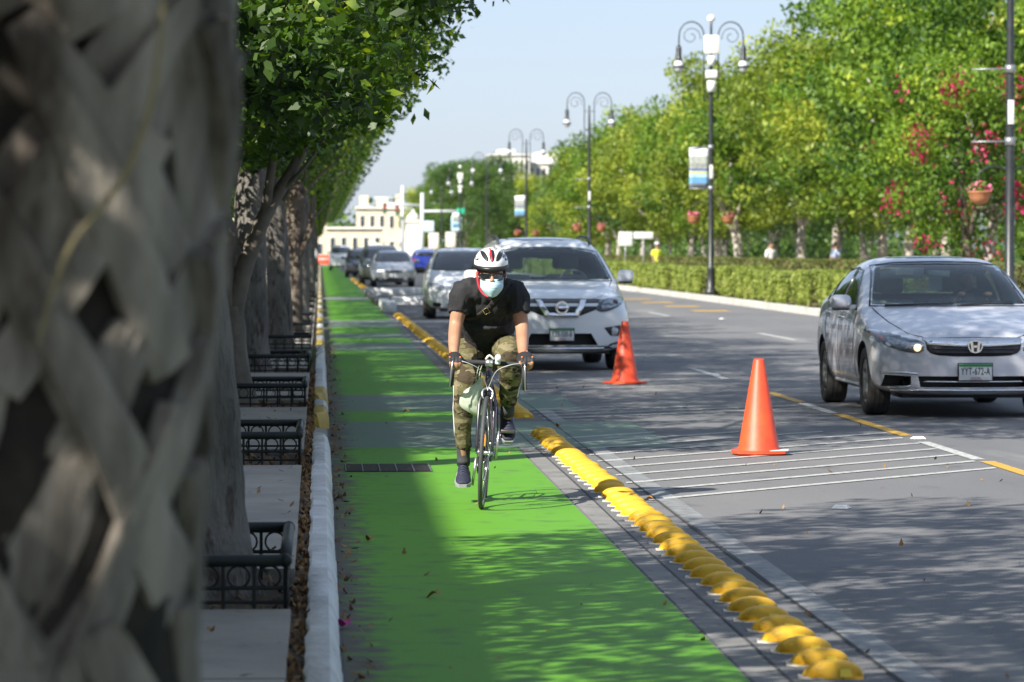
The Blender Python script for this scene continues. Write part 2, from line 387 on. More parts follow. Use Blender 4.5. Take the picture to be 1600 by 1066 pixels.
def sheet(name, x0, x1, y0, y1, z, m, kind='structure', nx=1, ny=1):
    b = MB(); b.add([(x0, y0, z), (x1, y0, z), (x1, y1, z), (x0, y1, z)], [(0, 1, 2, 3)]); return b.build(name, m, kind=kind)

sheet('ground', -900, 900, -250, 2200, -0.06, M_earth)
sheet('road', 0.02, 11.6, -25, 640, 0.0, M_asph)
# the green cycle lane with its worn, striped crossings
GX0, GX1 = 0.085, 1.515
gaps = [(27.6, 31.7), (33.9, 37.6), (54.2, 58.6), (61.8, 65.2), (70.4, 76.8), (108, 116)]
b = MB(); y = 2.0
for (a, c) in gaps + [(342, 343)]:
    b.add([(GX0, y, .004), (GX1, y, .004), (GX1, a, .004), (GX0, a, .004)], [(0, 1, 2, 3)]); y = c
b.build('cycle_lane', M_green, kind='structure')
b = MB()
for i, (a, c) in enumerate(gaps):
    x1 = 2.75 if i == 0 else (2.5 if i == 1 else GX1)
    b.add([(GX0, a, .0042), (x1, a, .0042), (x1, c, .0042), (GX0, c, .0042)], [(0, 1, 2, 3)])
b.build('cycle_lane_crossing', M_worn, kind='structure')
# concrete margin beside the green, the expansion joint and the faded line beyond the separators
b = MB(); b.add([(1.53, 2, .003), (1.655, 2, .003), (1.655, 340, .003), (1.53, 340, .003)], [(0, 1, 2, 3)])
b.build('gutter_margin', M_concrete, kind='structure')
M_joint = mat('tar_joint', (0.035, 0.035, 0.038), 0.8)
b = MB()
for x in (1.66, 2.045):
    pts = [(x + 0.006 * sin(k * 1.3), 2 + k * 2.0) for k in range(60)]
    for (p, q) in zip(pts, pts[1:]): b.add([(p[0] - .006, p[1], .005), (p[0] + .006, p[1], .005), (q[0] + .006, q[1], .005), (q[0] - .006, q[1], .005)], [(0, 1, 2, 3)])
b.build('road_joint', M_joint, kind='structure')
b = MB(); b.add([(2.06, 2, .004), (2.19, 2, .004), (2.19, 60, .004), (2.06, 60, .004)], [(0, 1, 2, 3)])
b.build('faded_edge_line', M_faded, kind='structure')
# hatched no-parking bays
b = MB()
def hatch(y0, y1, xr=4.72, step=0.80, slope=1.13, xl=2.0, w=0.085):
    y = y0
    while y < y1:
        ye = y + slope * (xr - xl) * 1.0; xe = xr
        if ye > y1 + 0.6: xe = xl + (y1 + 0.6 - y) / slope; ye = y1 + 0.6
        b.add([(xl, y, .0045), (xl, y + w * 1.5, .0045), (xe, ye + w * 1.5, .0045), (xe, ye, .0045)], [(3, 2, 1, 0)])
        y += step
hatch(21.7, 29.2); hatch(32.2, 34.2, step=.62, slope=.75); hatch(38.4, 41.5, step=.85, slope=.8, xr=4.3)
hatch(47.5, 51.5, slope=.6)
b.build('hatched_bay_lines', M_white, kind='structure')
b = MB()
def seg(b_, x, w, y0, y1, z=.0048): b_.add([(x - w / 2, y0, z), (x + w / 2, y0, z), (x + w / 2, y1, z), (x - w / 2, y1, z)], [(0, 1, 2, 3)])
for (y0, y1) in ((25.8, 28.2), (33.2, 35.4), (42, 46)): seg(b, 4.78, .10, y0, y1)
for k in range(8): seg(b, 8.0, .12, 60 + k * 22, 65 + k * 22)
seg(b, 3.9, .1, 76, 84)
b.add([(GX0, 75.2, .0052), (5.4, 75.2, .0052), (5.4, 76.9, .0052), (GX0, 76.9, .0052)], [(0, 1, 2, 3)])
b.add([(GX0, 110, .0052), (1.5, 110, .0052), (1.5, 113, .0052), (GX0, 113, .0052)], [(0, 1, 2, 3)])
b.build('white_lane_lines', M_white, kind='structure')
b = MB()
for (y0, y1) in ((22.6, 25.6), (29.1, 33.0), (35.6, 38.2)): seg(b, 4.8, .11, y0, y1)
for (x, yy) in ((9.7, 95), (9.7, 102), (9.7, 109), (9.7, 88)): seg(b, x, .9, yy, yy + 1.6)
b.build('yellow_lane_lines', M_yline, kind='structure')

# ------------------------------------------------------------------ kerb, pavement, tree pits
rk = random.Random(5)
def kerb_mesh(y0, y1, x0, x1, h, step=0.22, z0=-0.03, wob=0.007, round_ends=(False, False), rad=0.22):
    b = MB(); n = max(2, int((y1 - y0) / step)); ring = []
    for i in range(n + 1):
        y = y0 + (y1 - y0) * i / n; e = 0.0
        xr = x1
        if round_ends[0] and y - y0 < rad: xr = x0 + (x1 - x0) * (0.35 + 0.65 * sqrt(max(0, 1 - ((rad - (y - y0)) / rad) ** 2)))
        if round_ends[1] and y1 - y < rad: xr = x0 + (x1 - x0) * (0.35 + 0.65 * sqrt(max(0, 1 - ((rad - (y1 - y)) / rad) ** 2)))
        d = [rk.uniform(-wob, wob) for _ in range(5)]
        j = 0.006 if (int(y / 0.95) != int((y - step) / 0.95)) else 0
        ring.append([(x0 + d[0], y, z0), (x0 + d[0], y, h - .012 + d[1] * .4), (x0 + .014, y, h + d[2] * .5 - j), (xr - .03, y, h + d[2] * .5 - j), (xr - .012 + d[3], y, h - .02), (xr + .008 + d[3] - j, y, h * .5), (xr + .014 + d[4] * .6, y, z0)])
    K = 7
    for i in range(n):
        base = len(b.v)
    vs = [p for r_ in ring for p in r_]; fs = []
    for i in range(n):
        for j in range(K - 1): fs.append((i * K + j, i * K + j + 1, (i + 1) * K + j + 1, (i + 1) * K + j))
    fs.append(tuple(range(K))); fs.append(tuple(n * K + j for j in reversed(range(K))))
    b.add(vs, fs, 0, False); return b
KX0, KX1 = -0.052, 0.062
ksegs = [(2, 27.1, 'w', (False, True)), (30.4, 31.9, 'y', (True, False)), (31.93, 33.2, 'w', (False, True)), (34.4, 36.3, 'y', (True, False)), (36.33, 52, 'w', (False, False)), (52.03, 55, 'y', (False, False)), (55.03, 58.5, 'w', (False, False))]
y = 59.5
for k in range(26):
    ksegs.append((y, y + 4.2, 'y', (True, False))); ksegs.append((y + 4.23, y + 8.6, 'w', (False, True))); y += 10.6
bw = MB(); by = MB()
for (a, c, t_, re_) in ksegs:
    q = kerb_mesh(a, c, KX0, KX1, 0.15, step=0.2 if c < 40 else 0.8, round_ends=re_)
    (bw if t_ == 'w' else by).add(q.v, q.f)
bw.build('kerb', M_kerbw, kind='structure', sharp=40); by.build('kerb', M_kerby, kind='structure', sharp=40)
# driveway ramp between kerbs
b = MB(); b.add([(0.06, 27.15, .002), (0.06, 30.35, .002), (-0.5, 30.35, .15), (-0.5, 27.15, .15)], [(0, 1, 2, 3)]); b.build('driveway', M_slab, kind='structure')

PITY = [(13.78, 15.45), (23.1, 24.75), (31.5, 33.1), (40.2, 41.9), (49.3, 50.9), (57.8, 59.4)] + [(66.3 + 8.6 * k, 67.9 + 8.6 * k) for k in range(30)]
b = MB(); SX = -0.115; yy = -4.0; rs = random.Random(2)
for (a, c) in PITY + [(700, 701)]:
    a_ = a - 0.05; n = max(1, int((a_ - yy) / 2.2))
    for i in range(n):
        p = yy + (a_ - yy) * i / n; q = yy + (a_ - yy) * (i + 1) / n - 0.012
        if q < 27.15 or p > 30.35 or True:
            jx = rs.uniform(-.004, .004); jz = rs.uniform(-.004, .004)
            b.box((SX - 0.9 + jx, (p + q) / 2, 0.145 - 0.06 + jz), (1.8, q - p, 0.13))
    yy = c + 0.05
b.box((-5.5, 320, 0.085), (7.13, 680, 0.125))
b.build('pavement', M_slab, kind='structure')
b = MB(); b.add([(-2.0, -4, .11), (-0.03, -4, .11), (-0.03, 27.1, .11), (-2.0, 27.1, .11)], [(0, 1, 2, 3)])
b.add([(-2.0, 30.4, .11), (-0.03, 30.4, .11), (-0.03, 600, .11), (-2.0, 600, .11)], [(0, 1, 2, 3)]); b.build('soil', M_dirt, kind='structure')

# litter: dead leaves in the pits, along the kerb and on the lane
rl = np.random.RandomState(8); P = []
for _ in range(1500):
    y = 11 + 30 * rl.rand(); P.append((rl.uniform(-0.115, -0.05), y, 0.115 + .02 * rl.rand()))
for (a, c) in PITY[:4]:
    for _ in range(500): P.append((rl.uniform(-1.5, -0.06), rl.uniform(a, c), 0.117 + .02 * rl.rand()))
for _ in range(420): P.append((0.075 + abs(rl.normal()) * 0.06, 10 + 50 * rl.rand() ** 1.3, 0.012))
for _ in range(110): P.append((rl.uniform(.1, 4.7), 12 + 40 * rl.rand() ** 1.5, 0.012))
for _ in range(170): P.append((rl.uniform(-1.2, -.13), 12 + 25 * rl.rand(), 0.162))
M_litter = mat('dead_leaf', (0.13, 0.065, 0.03), 0.8, c2=(0.30, 0.17, 0.06), scale=9, lo=.4, hi=.6)
me = leaves_mesh('dead_leaves', np.array(P), 0.042, M_litter, seed=4, up=2.2, wid=0.45, var=.6)
o = bpy.data.objects.new('dead_leaves', me); COL.objects.link(o); tag(o, 'brown dead leaves scattered in the soil and along the white kerb', 'leaf litter', kind='stuff')

# single fallen leaves that catch the eye, and a magenta petal
M_yleaf = mat('yellow_leaf', (0.42, 0.20, 0.03), 0.6, c2=(0.25, 0.10, 0.02), scale=30); M_petal = mat('magenta_petal', (0.45, 0.01, 0.22), 0.6)
def curled_leaf(L=0.07, W=0.045):
    b = MB(); n = 6; vs = []
    for i in range(n + 1):
        u = i / n; w = W * sin(pi * min(1, u * 1.02 + .02)) ** .7 * .5; h = 0.012 * sin(u * 5) + .012
        vs += [(-w, (u - .5) * L, h + w * .5), (0, (u - .5) * L, h), (w, (u - .5) * L, h + w * .6)]
    fs = []
    for i in range(n): fs += [(i * 3, i * 3 + 1, i * 3 + 4, i * 3 + 3), (i * 3 + 1, i * 3 + 2, i * 3 + 5, i * 3 + 4)]
    b.add(vs, fs, 0, True); return b
def at(px, py, z=0.0):
    """the place on level z that the photograph shows at pixel (px, py)"""
    Y = (CAMH - z) * F / (py - 390.0); return ((px - 500.0) / F * Y, Y, z)
for (px, py, rz, lab) in ((577, 846, .3, 'small curled orange leaf on the shaded green paint, by the kerb side'), (676, 936, 1.1, 'larger orange leaf lying alone on the dark green lane near the camera'), (525, 676, 2.0, 'yellow leaf on grey asphalt beside the kerb opening'), (634, 645, .7, 'yellow leaf on the narrow green band of the crossing'), (873, 668, .2, 'brown leaf on the worn green stripes near the first yellow separator'), (1014, 786, 1.3, 'dark brown leaf curled on asphalt just past the cyclist shadow')):
    o = curled_leaf().build('fallen_leaf', M_yleaf, loc=at(px, py, .006), rot=(0, 0, rz), label=lab, cat='leaf', group='single fallen leaves')
curled_leaf(.055, .06).build('flower_petal', M_petal, loc=at(538, 981, .008), rot=(0, 0, .5), label='magenta bougainvillea petal on the green lane by the kerb', cat='petal')

# drain grate let into the lane
M_iron = mat('dark_iron', (0.035, 0.037, 0.04), 0.55, metal=0.6, c2=(0.07, 0.05, 0.035), scale=20)
M_ironw = mat('worn_iron', (0.22, 0.22, 0.22), 0.5, metal=0.5)
g = empty('drain_grate', (0.47, 25.0, 0.0), label='black iron drain grate set in the green cycle lane', cat='drain grate')
b = MB()
for k in range(5): 
    x0 = -0.235 + k * .117
    for j in range(11): b.box((x0 + .0 + .0, -0.38 + j * .076, .0085), (.10, .045, .006))
b.build('slotted_panel', M_iron, g)
b = MB(); b.box((0, 0, .0065), (.60, .86, .003)); b.build('grate_bed', mat('pit_black', (0.01, 0.01, 0.01), 0.9), g)
b = MB()
for k in range(6): b.box((-.2925 + k * .117, 0, .010), (.008, .86, .008))
b.build('grate_frame', M_ironw, g)

# ------------------------------------------------------------------ yellow lane separators
M_sep = mat('yellow_plastic', (0.76, 0.44, 0.020), 0.55, c2=(0.64, 0.36, 0.02), scale=14, c3=(0.30, 0.20, 0.08), s3=40, lo3=0.60, hi3=0.72, bump=.1, bscale=60)
M_refl = mat('yellow_reflector', (0.85, 0.62, 0.02), 0.25); M_glue = mat('glue', (0.55, 0.52, 0.46), 0.8)
def sep_thing():
    r = empty('lane_separator'); b = MB(); W, D, H = .112, .10, .064
    prof = []; nu, nv = 16, 8; vs = []; fs = []
    for j in range(nv + 1):
        v = j / nv
        for i in range(nu + 1):
            u = -1 + 2 * i / nu; c = sqrt(max(0, 1 - abs(u) ** 2.3))
            ph = v * pi / 2
            # steep front, long sloping back
            y = -D * .75 + (D * 1.75) * (1 - cos(ph) ** .8 * 1.0) if False else 0
            vv_ = (0, .015, .05, .15, .32, .52, .76, 1.0, 1.0)[j] if j < nv else 1.0; h = H * c * (0, .62, .86, .97, 1.0, .88, .52, .0, 0)[j]
            yy = -D + 2 * D * vv_
            k = 1 - 0.25 * abs(2 * v - 1) ** 2
            vs.append((u * W * k, yy * (0.55 + .45 * c) if v > .0 else yy * (0.55 + .45 * c), max(h, .004)))
    for j in range(nv):
        for i in range(nu): fs.append((j * (nu + 1) + i, j * (nu + 1) + i + 1, (j + 1) * (nu + 1) + i + 1, (j + 1) * (nu + 1) + i))
    b.add(vs, fs, 0, True)
    b.add([(v[0], v[1], 0.0) if True else v for v in vs[:nu + 1]] + vs[:nu + 1], [(i, i + 1, nu + 2 + i, nu + 1 + i) for i in range(nu)], 0, False)
    b.box((-W * .55, -D * .93, .004), (.07, .03, .008)); b.box((W * .55, -D * .93, .004), (.07, .03, .008))
    o = b.build('dome', M_sep, r, fix=False)
    b = MB(); rr = random.Random(3)
    pts = [(-W - .016 + .004 * rr.random(), -D * .8 + .02 * k * 1.0) for k in range(10)]
    b.prism([(-W - .02, -D * .8), (-W + .02, -D - .012), (-W * .4, -D - .016), (-W * .3, -D + .03), (-W * .9, -D * .2), (-W - .008, D * .3), (-W - .014, -D * .1)], .0005, .005)
    b.build('glue_rim', M_glue, r)
    b = MB(); b.add([(.012, -D - .002, .008), (.058, -D + .010, .008), (.052, -D + .012, .034), (.012, -D + .002, .038)], [(0, 1, 2, 3)])
    for v in range(4): b.v[v] = (b.v[v][0], b.v[v][1] - .004, b.v[v][2])
    b.build('reflector', M_refl, r)
    return r
SEPX = 1.835
sp = sep_thing(); n_sep = 0
rows = [(12.75, 29.7, .39, 'yellow domed lane separator in the row edging the green lane before the cyclist', 'separators in the near row'),
        (32.5, 54, .39, 'yellow domed lane separator in the row behind the cyclist', 'separators in the row behind the cyclist'),
        (54.6, 84, .44, 'yellow domed lane separator in the row short of the white island', 'separators short of the white island'),
        (124, 185, .9, 'yellow lane separator in the far row beside the parked cars', 'separators beside the parked cars')]
first = True; rsp = random.Random(11)
for (a, c, st, lab, gr) in rows:
    y = a
    while y < c:
        o = sp if first else copy_tree(sp); first = False; n_sep += 1
        o.location = (SEPX + rsp.uniform(-.008, .008) - (0.0 if y < 50 else 0.1 * (y - 50) / 100), y, 0.0); o.rotation_euler = (0, 0, rsp.uniform(-.05, .05))
        s_ = 1 if y < 100 else 1.3; o.scale = (s_, s_, s_)
        tag(o, lab, 'lane separator', gr); y += st

# ------------------------------------------------------------------ concrete island with white kerbs further up the lane
isl = empty('traffic_island', (0, 0, 0), label='low concrete island edged in bright white kerb beside the lane', cat='traffic island')
M_fresh = mat('fresh_white_paint', (0.78, 0.78, 0.77), 0.6, c2=(0.68, 0.68, 0.66), scale=2)
for c_, d_ in (((3.6, 121.0, .11), (4.2, 1.1, .24)), ((3.7, 99.5, .11), (3.4, 1.0, .22)), ((1.68, 88.4, .13), (.32, 3.4, .26)), ((1.72, 96.6, .10), (.26, 2.2, .20))):
    b = MB(); b.rbox(c_, d_, .03); b.build('white_edging', M_fresh, isl)
b = MB(); b.rbox((1.62, 109, .07), (.22, 22, .15), .02); b.build('grey_edging', M_concrete, isl)

# ------------------------------------------------------------------ tree guards (low iron fences round the pits)
M_rail = mat('painted_iron', (0.008, 0.011, 0.011), 0.5, spec=0.25, c2=(0.018, 0.02, 0.018), scale=15)
def guard(w=1.55, d=1.65, detail=True):
    """origin at the near right corner on the ground; runs to -x and +y"""
    r = empty('tree_guard'); H = .215; n1 = 9
    def side(name, p, q, n):
        s_ = empty(name); s_.parent = r; P_ = Vector(p); Q_ = Vector(q); t = (Q_ - P_); L = t.length; t.normalize()
        up = Vector((0, 0, 1))
        b = MB(); b.tube([P_ + up * H, Q_ + up * H], .024, 10); b.tube([P_ + up * (H - .105), Q_ + up * (H - .105)], .009, 6)
        b.tube([P_ + up * .055, Q_ + up * .055], .008, 6); b.build('rail', M_rail, s_)
        b = MB()
        for k in range(n + 1):
            c = P_ + t * (L * k / n); b.box(c + up * (H * .5 - .01), (.014, .014, H + .0))
        b.build('baluster', M_rail, s_)
        b = MB()
        for k in range(n):
            c = P_ + t * (L * (k + .5) / n) + up * (H - .062); R = min(.042, L / n * .46)
            b.tube([c + t * (R * cos(a)) + up * (R * sin(a)) for a in [2 * pi * i / 14 for i in range(15)]], .005, 5, cap=False)
        b.build('ring', M_rail, s_)
        return s_
    n = 13
    side('near_panel', (0, 0, 0), (-w, 0, 0), n); side('far_panel', (0, d, 0), (-w, d, 0), n); side('side_panel', (0, 0, 0), (0, d, 0), n)
    side('inner_panel', (-w, 0, 0), (-w, d, 0), n)
    b = MB()
    for (x, y) in ((0, 0), (0, d), (-w, 0), (-w, d)): b.sphere((x, y, H), .028, 10)
    b.build('corner_cap', M_rail, r)
    return r
g0 = guard()
gl = ['black iron tree guard nearest the palm trunk, its ringed rails filled with shade', 'black iron tree guard beside the long white kerb end, second from the palm', 'black iron tree guard just past the driveway opening', 'black iron tree guard round the pale mottled trunk', 'black iron tree guard with spiky grass growing beside it', 'small dark tree guard past the spiky grass']
for i, (a, c) in enumerate(PITY[:12]):
    o = g0 if i == 0 else copy_tree(g0)
    o.location = (-0.135, a, .12); tag(o, gl[i] if i < 6 else 'distant black tree guard, %s beyond the spiky grass' % ORD[i - 5], 'tree guard', 'iron tree guards along the kerb')
# ------------------------------------------------------------------ materials for plants and bark
M_bark = mat('grey_bark', (0.095, 0.087, 0.078), 0.9, c2=(0.215, 0.195, 0.17), scale=7, stretch=(1, 1, .3), bump=1.0, bscale=26, c3=(0.06, 0.045, 0.035), s3=13, lo3=0.54, hi3=0.64, bdist=0.04)
M_bark2 = mat('brown_bark', (0.09, 0.068, 0.05), 0.9, c2=(0.17, 0.14, 0.11), scale=9, stretch=(1, 1, .35), bump=1.0, bscale=20, c3=(0.05, 0.035, 0.025), s3=12, lo3=0.52, hi3=0.62, bdist=0.04)
M_limb = mat('smooth_bark', (0.10, 0.085, 0.064), 0.8, c2=(0.165, 0.142, 0.11), scale=5, bump=0.5, bscale=30)
M_trunk_far = mat('pale_trunk', (0.50, 0.46, 0.39), 0.9, c2=(0.20, 0.17, 0.13), scale=3, bump=.5, bscale=14)
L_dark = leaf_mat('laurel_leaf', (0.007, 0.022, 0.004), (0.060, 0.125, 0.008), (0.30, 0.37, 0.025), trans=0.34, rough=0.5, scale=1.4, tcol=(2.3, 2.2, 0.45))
L_mid = leaf_mat('boulevard_leaf', (0.03, 0.085, 0.01), (0.18, 0.29, 0.024), (0.40, 0.46, 0.05), trans=0.38, rough=0.55, scale=.35, tcol=(1.35, 1.4, 0.55))
L_yel = leaf_mat('yellow_green_leaf', (0.07, 0.12, 0.015), (0.29, 0.35, 0.035), (0.50, 0.50, 0.08), trans=0.38, rough=0.55, scale=.35, tcol=(1.3, 1.35, 0.55))
L_deep = leaf_mat('deep_green_leaf', (0.03, 0.075, 0.015), (0.10, 0.18, 0.03), (0.16, 0.24, 0.04), trans=0.3, rough=0.5, scale=.3, tcol=(1.4, 1.4, .5))
M_bract = leaf_mat('bougainvillea_bract', (0.42, 0.02, 0.08), (0.60, 0.05, 0.16), (0.62, 0.12, 0.12), trans=0.4, tcol=(1.3, .8, 1.0))
L_hedge = leaf_mat('hedge_leaf', (0.12, 0.155, 0.025), (0.27, 0.335, 0.06), (0.32, 0.32, 0.11), trans=0.25, rough=0.6, scale=1.6)
L_hedge2 = leaf_mat('brown_shaded_hedge_leaf', (0.07, 0.075, 0.02), (0.13, 0.155, 0.035), (0.17, 0.15, 0.06), trans=.2, rough=.7, scale=1.0)  # browner leaf; dimness behind the lit front hedges is put into its colour
M_core = mat('hedge_wood', (0.12, 0.095, 0.05), 0.95, c2=(0.07, 0.08, 0.03), scale=6)
M_twig = mat('twig', (0.07, 0.055, 0.04), 0.9)

def trunk_bm(b, pts, radii, n=22, amp=0.10, seed=0, k=6, m=0, freq=3.0):
    """knotty trunk: ring radii vary with angle and height"""
    rr = random.Random(seed); ph = [rr.uniform(0, 6.28) for _ in range(8)]
    Q = catmull([tuple(p) + (r,) for p, r in zip(pts, radii)], k); N = len(Q); vs = []; fs = []
    for i, q in enumerate(Q):
        for j in range(n):
            a = 2 * pi * j / n; z = q[2] * freq
            w = 1 + amp * (0.5 * sin(3 * a + ph[0] + z * .6) + .4 * sin(5 * a + ph[1] - z * .8) + .35 * sin(2 * a + ph[2] + z * 1.7) + .25 * sin(8 * a + ph[3] + z * 2.3)) + amp * .3 * rr.uniform(-1, 1)
            vs.append((q[0] + cos(a) * q[3] * w, q[1] + sin(a) * q[3] * w, q[2]))
    for i in range(N - 1):
        for j in range(n): fs.append((i * n + j, i * n + (j + 1) % n, (i + 1) * n + (j + 1) % n, (i + 1) * n + j))
    fs.append(tuple((N - 1) * n + j for j in range(n)))
    b.add(vs, fs, m, True)

def limbs(b, base, targets, r0, seed, m=0, n=7):
    rr = random.Random(seed); B = Vector(base)
    for T in targets:
        T = Vector(T); mid = B.lerp(T, .5) + Vector((rr.uniform(-.3, .3), rr.uniform(-.3, .3), rr.uniform(-.1, .4)))
        b.tube([B, B.lerp(mid, .5) + Vector((0, 0, .1)), mid, T], [r0, r0 * .75, r0 * .5, r0 * .15], n, m=m, k=3)

# ------------------------------------------------------------------ left row: laurels along the pavement
rc = np.random.RandomState(21)
def left_crown(name, seed, n_cl=230, per=160, leaf=0.104, hy=4.5, cull=None, zc=4.75, dz=2.35, xr=2.35):
    r = np.random.RandomState(seed)
    def keep(q):
        x, y, z = q
        if x > .5 and z < -dz + 0.95 + .42 * (x - .5): return False       # underside rises towards the road
        if z < -dz + .25: return False
        return cull is None or cull(q)
    C, cc = clumps(r, n_cl, per, (xr, hy, dz), .50, squash=.75, shell=.42, keep=keep, boxy=True)
    C = C[C[:, 2] > -dz + .02 + .22 * np.clip(C[:, 0], 0, 3)]
    ex = []
    for _ in range(int(n_cl * .42)):                                          # low hanging sprays
        q = np.array([r.uniform(-1.4, .9), r.uniform(-hy, hy), r.uniform(-dz - .08, -dz + .9)]); R = .42 * r.uniform(.6, 1.2)
        a = r.normal(size=(int(per * .8), 3)); a /= np.linalg.norm(a, axis=1)[:, None]; a *= R * (.4 + .6 * r.rand(len(a), 1)); a[:, 2] *= .7; ex.append(q + a)
    ex = np.concatenate(ex); ex = ex[ex[:, 2] > -dz - .15 + .3 * np.clip(ex[:, 0] + .3, 0, 3)]; C = np.concatenate([C, ex])
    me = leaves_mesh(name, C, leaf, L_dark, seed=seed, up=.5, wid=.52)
    return me, cc
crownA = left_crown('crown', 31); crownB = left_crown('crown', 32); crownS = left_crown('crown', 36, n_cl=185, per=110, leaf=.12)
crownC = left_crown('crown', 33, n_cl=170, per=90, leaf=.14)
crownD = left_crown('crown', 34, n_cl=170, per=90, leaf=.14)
YT = [14.75, 23.9, 32.3, 41.0, 50.2, 58.7] + [67.1 + 8.6 * k for k in range(30)]
XB = [-.50, -.86, -.80, -.79, -.56, -.44, -.42, -.40]
labs = ['dark rough trunk half hidden by the palm, its base in the nearest tree guard', 'brown craggy trunk flaring at its foot beside the driveway opening',
        'tree of smooth crooked stems, one leaning out over the pavement toward the lane', 'pale mottled grey trunk, straight and thick, behind the leaning stems',
        'grey-brown trunk with spiky grass at its foot', 'slimmer trunk with a short forked limb, behind the spiky grass']
for i, Y in enumerate(YT):
    xb = XB[i] if i < len(XB) else -.42 + .1 * sin(i * 2.1)
    t = empty('street_tree', (xb, Y, .12), label=labs[i] if i < len(labs) else 'dark leafy laurel on the kerb side, %s beyond the forked-limb trunk' % ORD[i - 6], cat='tree', group='laurels along the pavement')
    b = MB(); crown_x = -0.95 - xb; cy = 3.4
    if i == 0:
        trunk_bm(b, [(0, 0, -.05), (0, 0, .35), (-.06, 0, 1.2), (-.15, .05, 2.2), (-.2, .1, 3.2)], [.27, .19, .175, .16, .13], seed=1, amp=.12); cy = -2.6
        mt = M_bark
    elif i == 1:
        trunk_bm(b, [(.02, 0, -.05), (0, 0, .25), (-.05, 0, .9), (-.08, 0, 1.7), (-.1, 0.1, 2.9)], [.33, .255, .225, .2, .17], seed=2, amp=.16); mt = M_bark2; cy = 4.0
    elif i == 2:
        trunk_bm(b, [(0.02, 0, -.05), (0.0, 0, .4), (-.02, 0, .9)], [.22, .15, .13], seed=3, amp=.12)
        trunk_bm(b, [(-.02, 0, .8), (-.06, 0, 1.25), (-.02, 0, 1.55), (-.10, 0, 1.75), (-.08, .1, 2.05), (0, .2, 2.7)], [.12, .095, .09, .10, .075, .06], n=12, seed=4, amp=.06)
        trunk_bm(b, [(0, 0, .75), (.12, 0, 1.25), (.32, .1, 1.75), (.56, .2, 2.15), (.72, .3, 2.5), (.85, .5, 3.1)], [.10, .085, .075, .06, .045, .03], n=12, seed=5, amp=.05)
        trunk_bm(b, [(.30, .1, 1.72), (.36, .0, 2.1), (.42, .1, 2.6), (.5, .2, 3.2)], [.05, .04, .035, .03], n=10, seed=6, amp=.05)
        trunk_bm(b, [(.42, .15, 1.9), (.66, .1, 2.15), (.9, .1, 2.5)], [.03, .025, .015], n=8, seed=16, amp=.05)
        mt = M_limb; cy = 3.6
    elif i == 3:
        trunk_bm(b, [(0, 0, -.05), (0, 0, .3), (0, 0, 1.2), (.01, 0, 2.0), (.05, 0, 3.3)], [.25, .205, .185, .175, .15], seed=7, amp=.10); mt = M_bark
    else:
        rr = random.Random(i); R = (.20, .15)[i % 2] if i > 5 else (.17, .15)[i - 4]
        trunk_bm(b, [(0, 0, -.05), (0, 0, .3), (rr.uniform(-.05, .05), 0, 1.2), (rr.uniform(-.1, .1), 0, 2.1), (rr.uniform(-.15, .1), 0, 3.1)], [R * 1.4, R * 1.08, R, R * .92, R * .75], n=16, seed=i + 7, amp=.11)
        if i == 5: trunk_bm(b, [(.05, -.05, 1.25), (.28, -.05, 1.7), (.33, 0, 2.3)], [.08, .06, .04], n=10, seed=99, amp=.06)
        mt = (M_bark, M_bark2)[i % 2]
    top = (-.1, .1, 2.9) if i < 2 else (0, .1, 2.8)
    rr = random.Random(40 + i)
    limbs(b, top, [(crown_x + (rr.uniform(-1.6, 1.8) if i else rr.uniform(-2.0, -.6)), cy * rr.uniform(.2, 1.4), rr.uniform(3.3, 5.6)) for _ in range(6)], .07, 50 + i, m=1)
    if i > 1: limbs(b, (0, 0, 2.0), [(crown_x + rr.uniform(-.8, 1.6), rr.uniform(-1.5, 3.5), rr.uniform(2.9, 3.6)) for _ in range(2)], .04, 70 + i, m=1)
    b.build('trunk', [mt, M_limb], t, fix=False)
    me = (crownS, crownB, crownA, crownB, crownA, crownB)[i][0] if i < 6 else (crownC, crownD)[i % 2][0]
    c = bpy.data.objects.new('crown', me); COL.objects.link(c); c.parent = t
    sx = 1 if i % 3 else -1
    c.location = (crown_x + .02, cy, 4.72 + (.15 if i == 0 else 0)); c.scale = (1, -1 if i % 2 else 1, 1)
    if i == 0: c.scale = (1.0, .85, 1.0)
    if i == 1: c.location = (crown_x + .50, 4.3, 4.58); c.scale = (1.14, -.86, 1)
    if i == 2: c.location.z = 4.6
# unseen crown overhead, added to shade the foreground
t = empty('street_tree', (-.7, 4.6, .12), label='unseen laurel by the palm, its crown above the camera added to shade the lane', cat='tree', group='laurels along the pavement')
b = MB(); trunk_bm(b, [(-.9, 0, -.05), (-.9, 0, 1.2), (-.95, 0, 3.2)], [.25, .18, .14], seed=77); limbs(b, (-.95, 0, 3.0), [(-1, -2, 5), (.5, 1, 5), (-.5, 3, 5)], .08, 8, m=1); b.build('trunk', [M_bark, M_limb], t, fix=False)
c = bpy.data.objects.new('crown', crownS[0]); COL.objects.link(c); c.parent = t; c.location = (-.2, .2, 5.0); c.scale = (1.1, .9, 1.0)

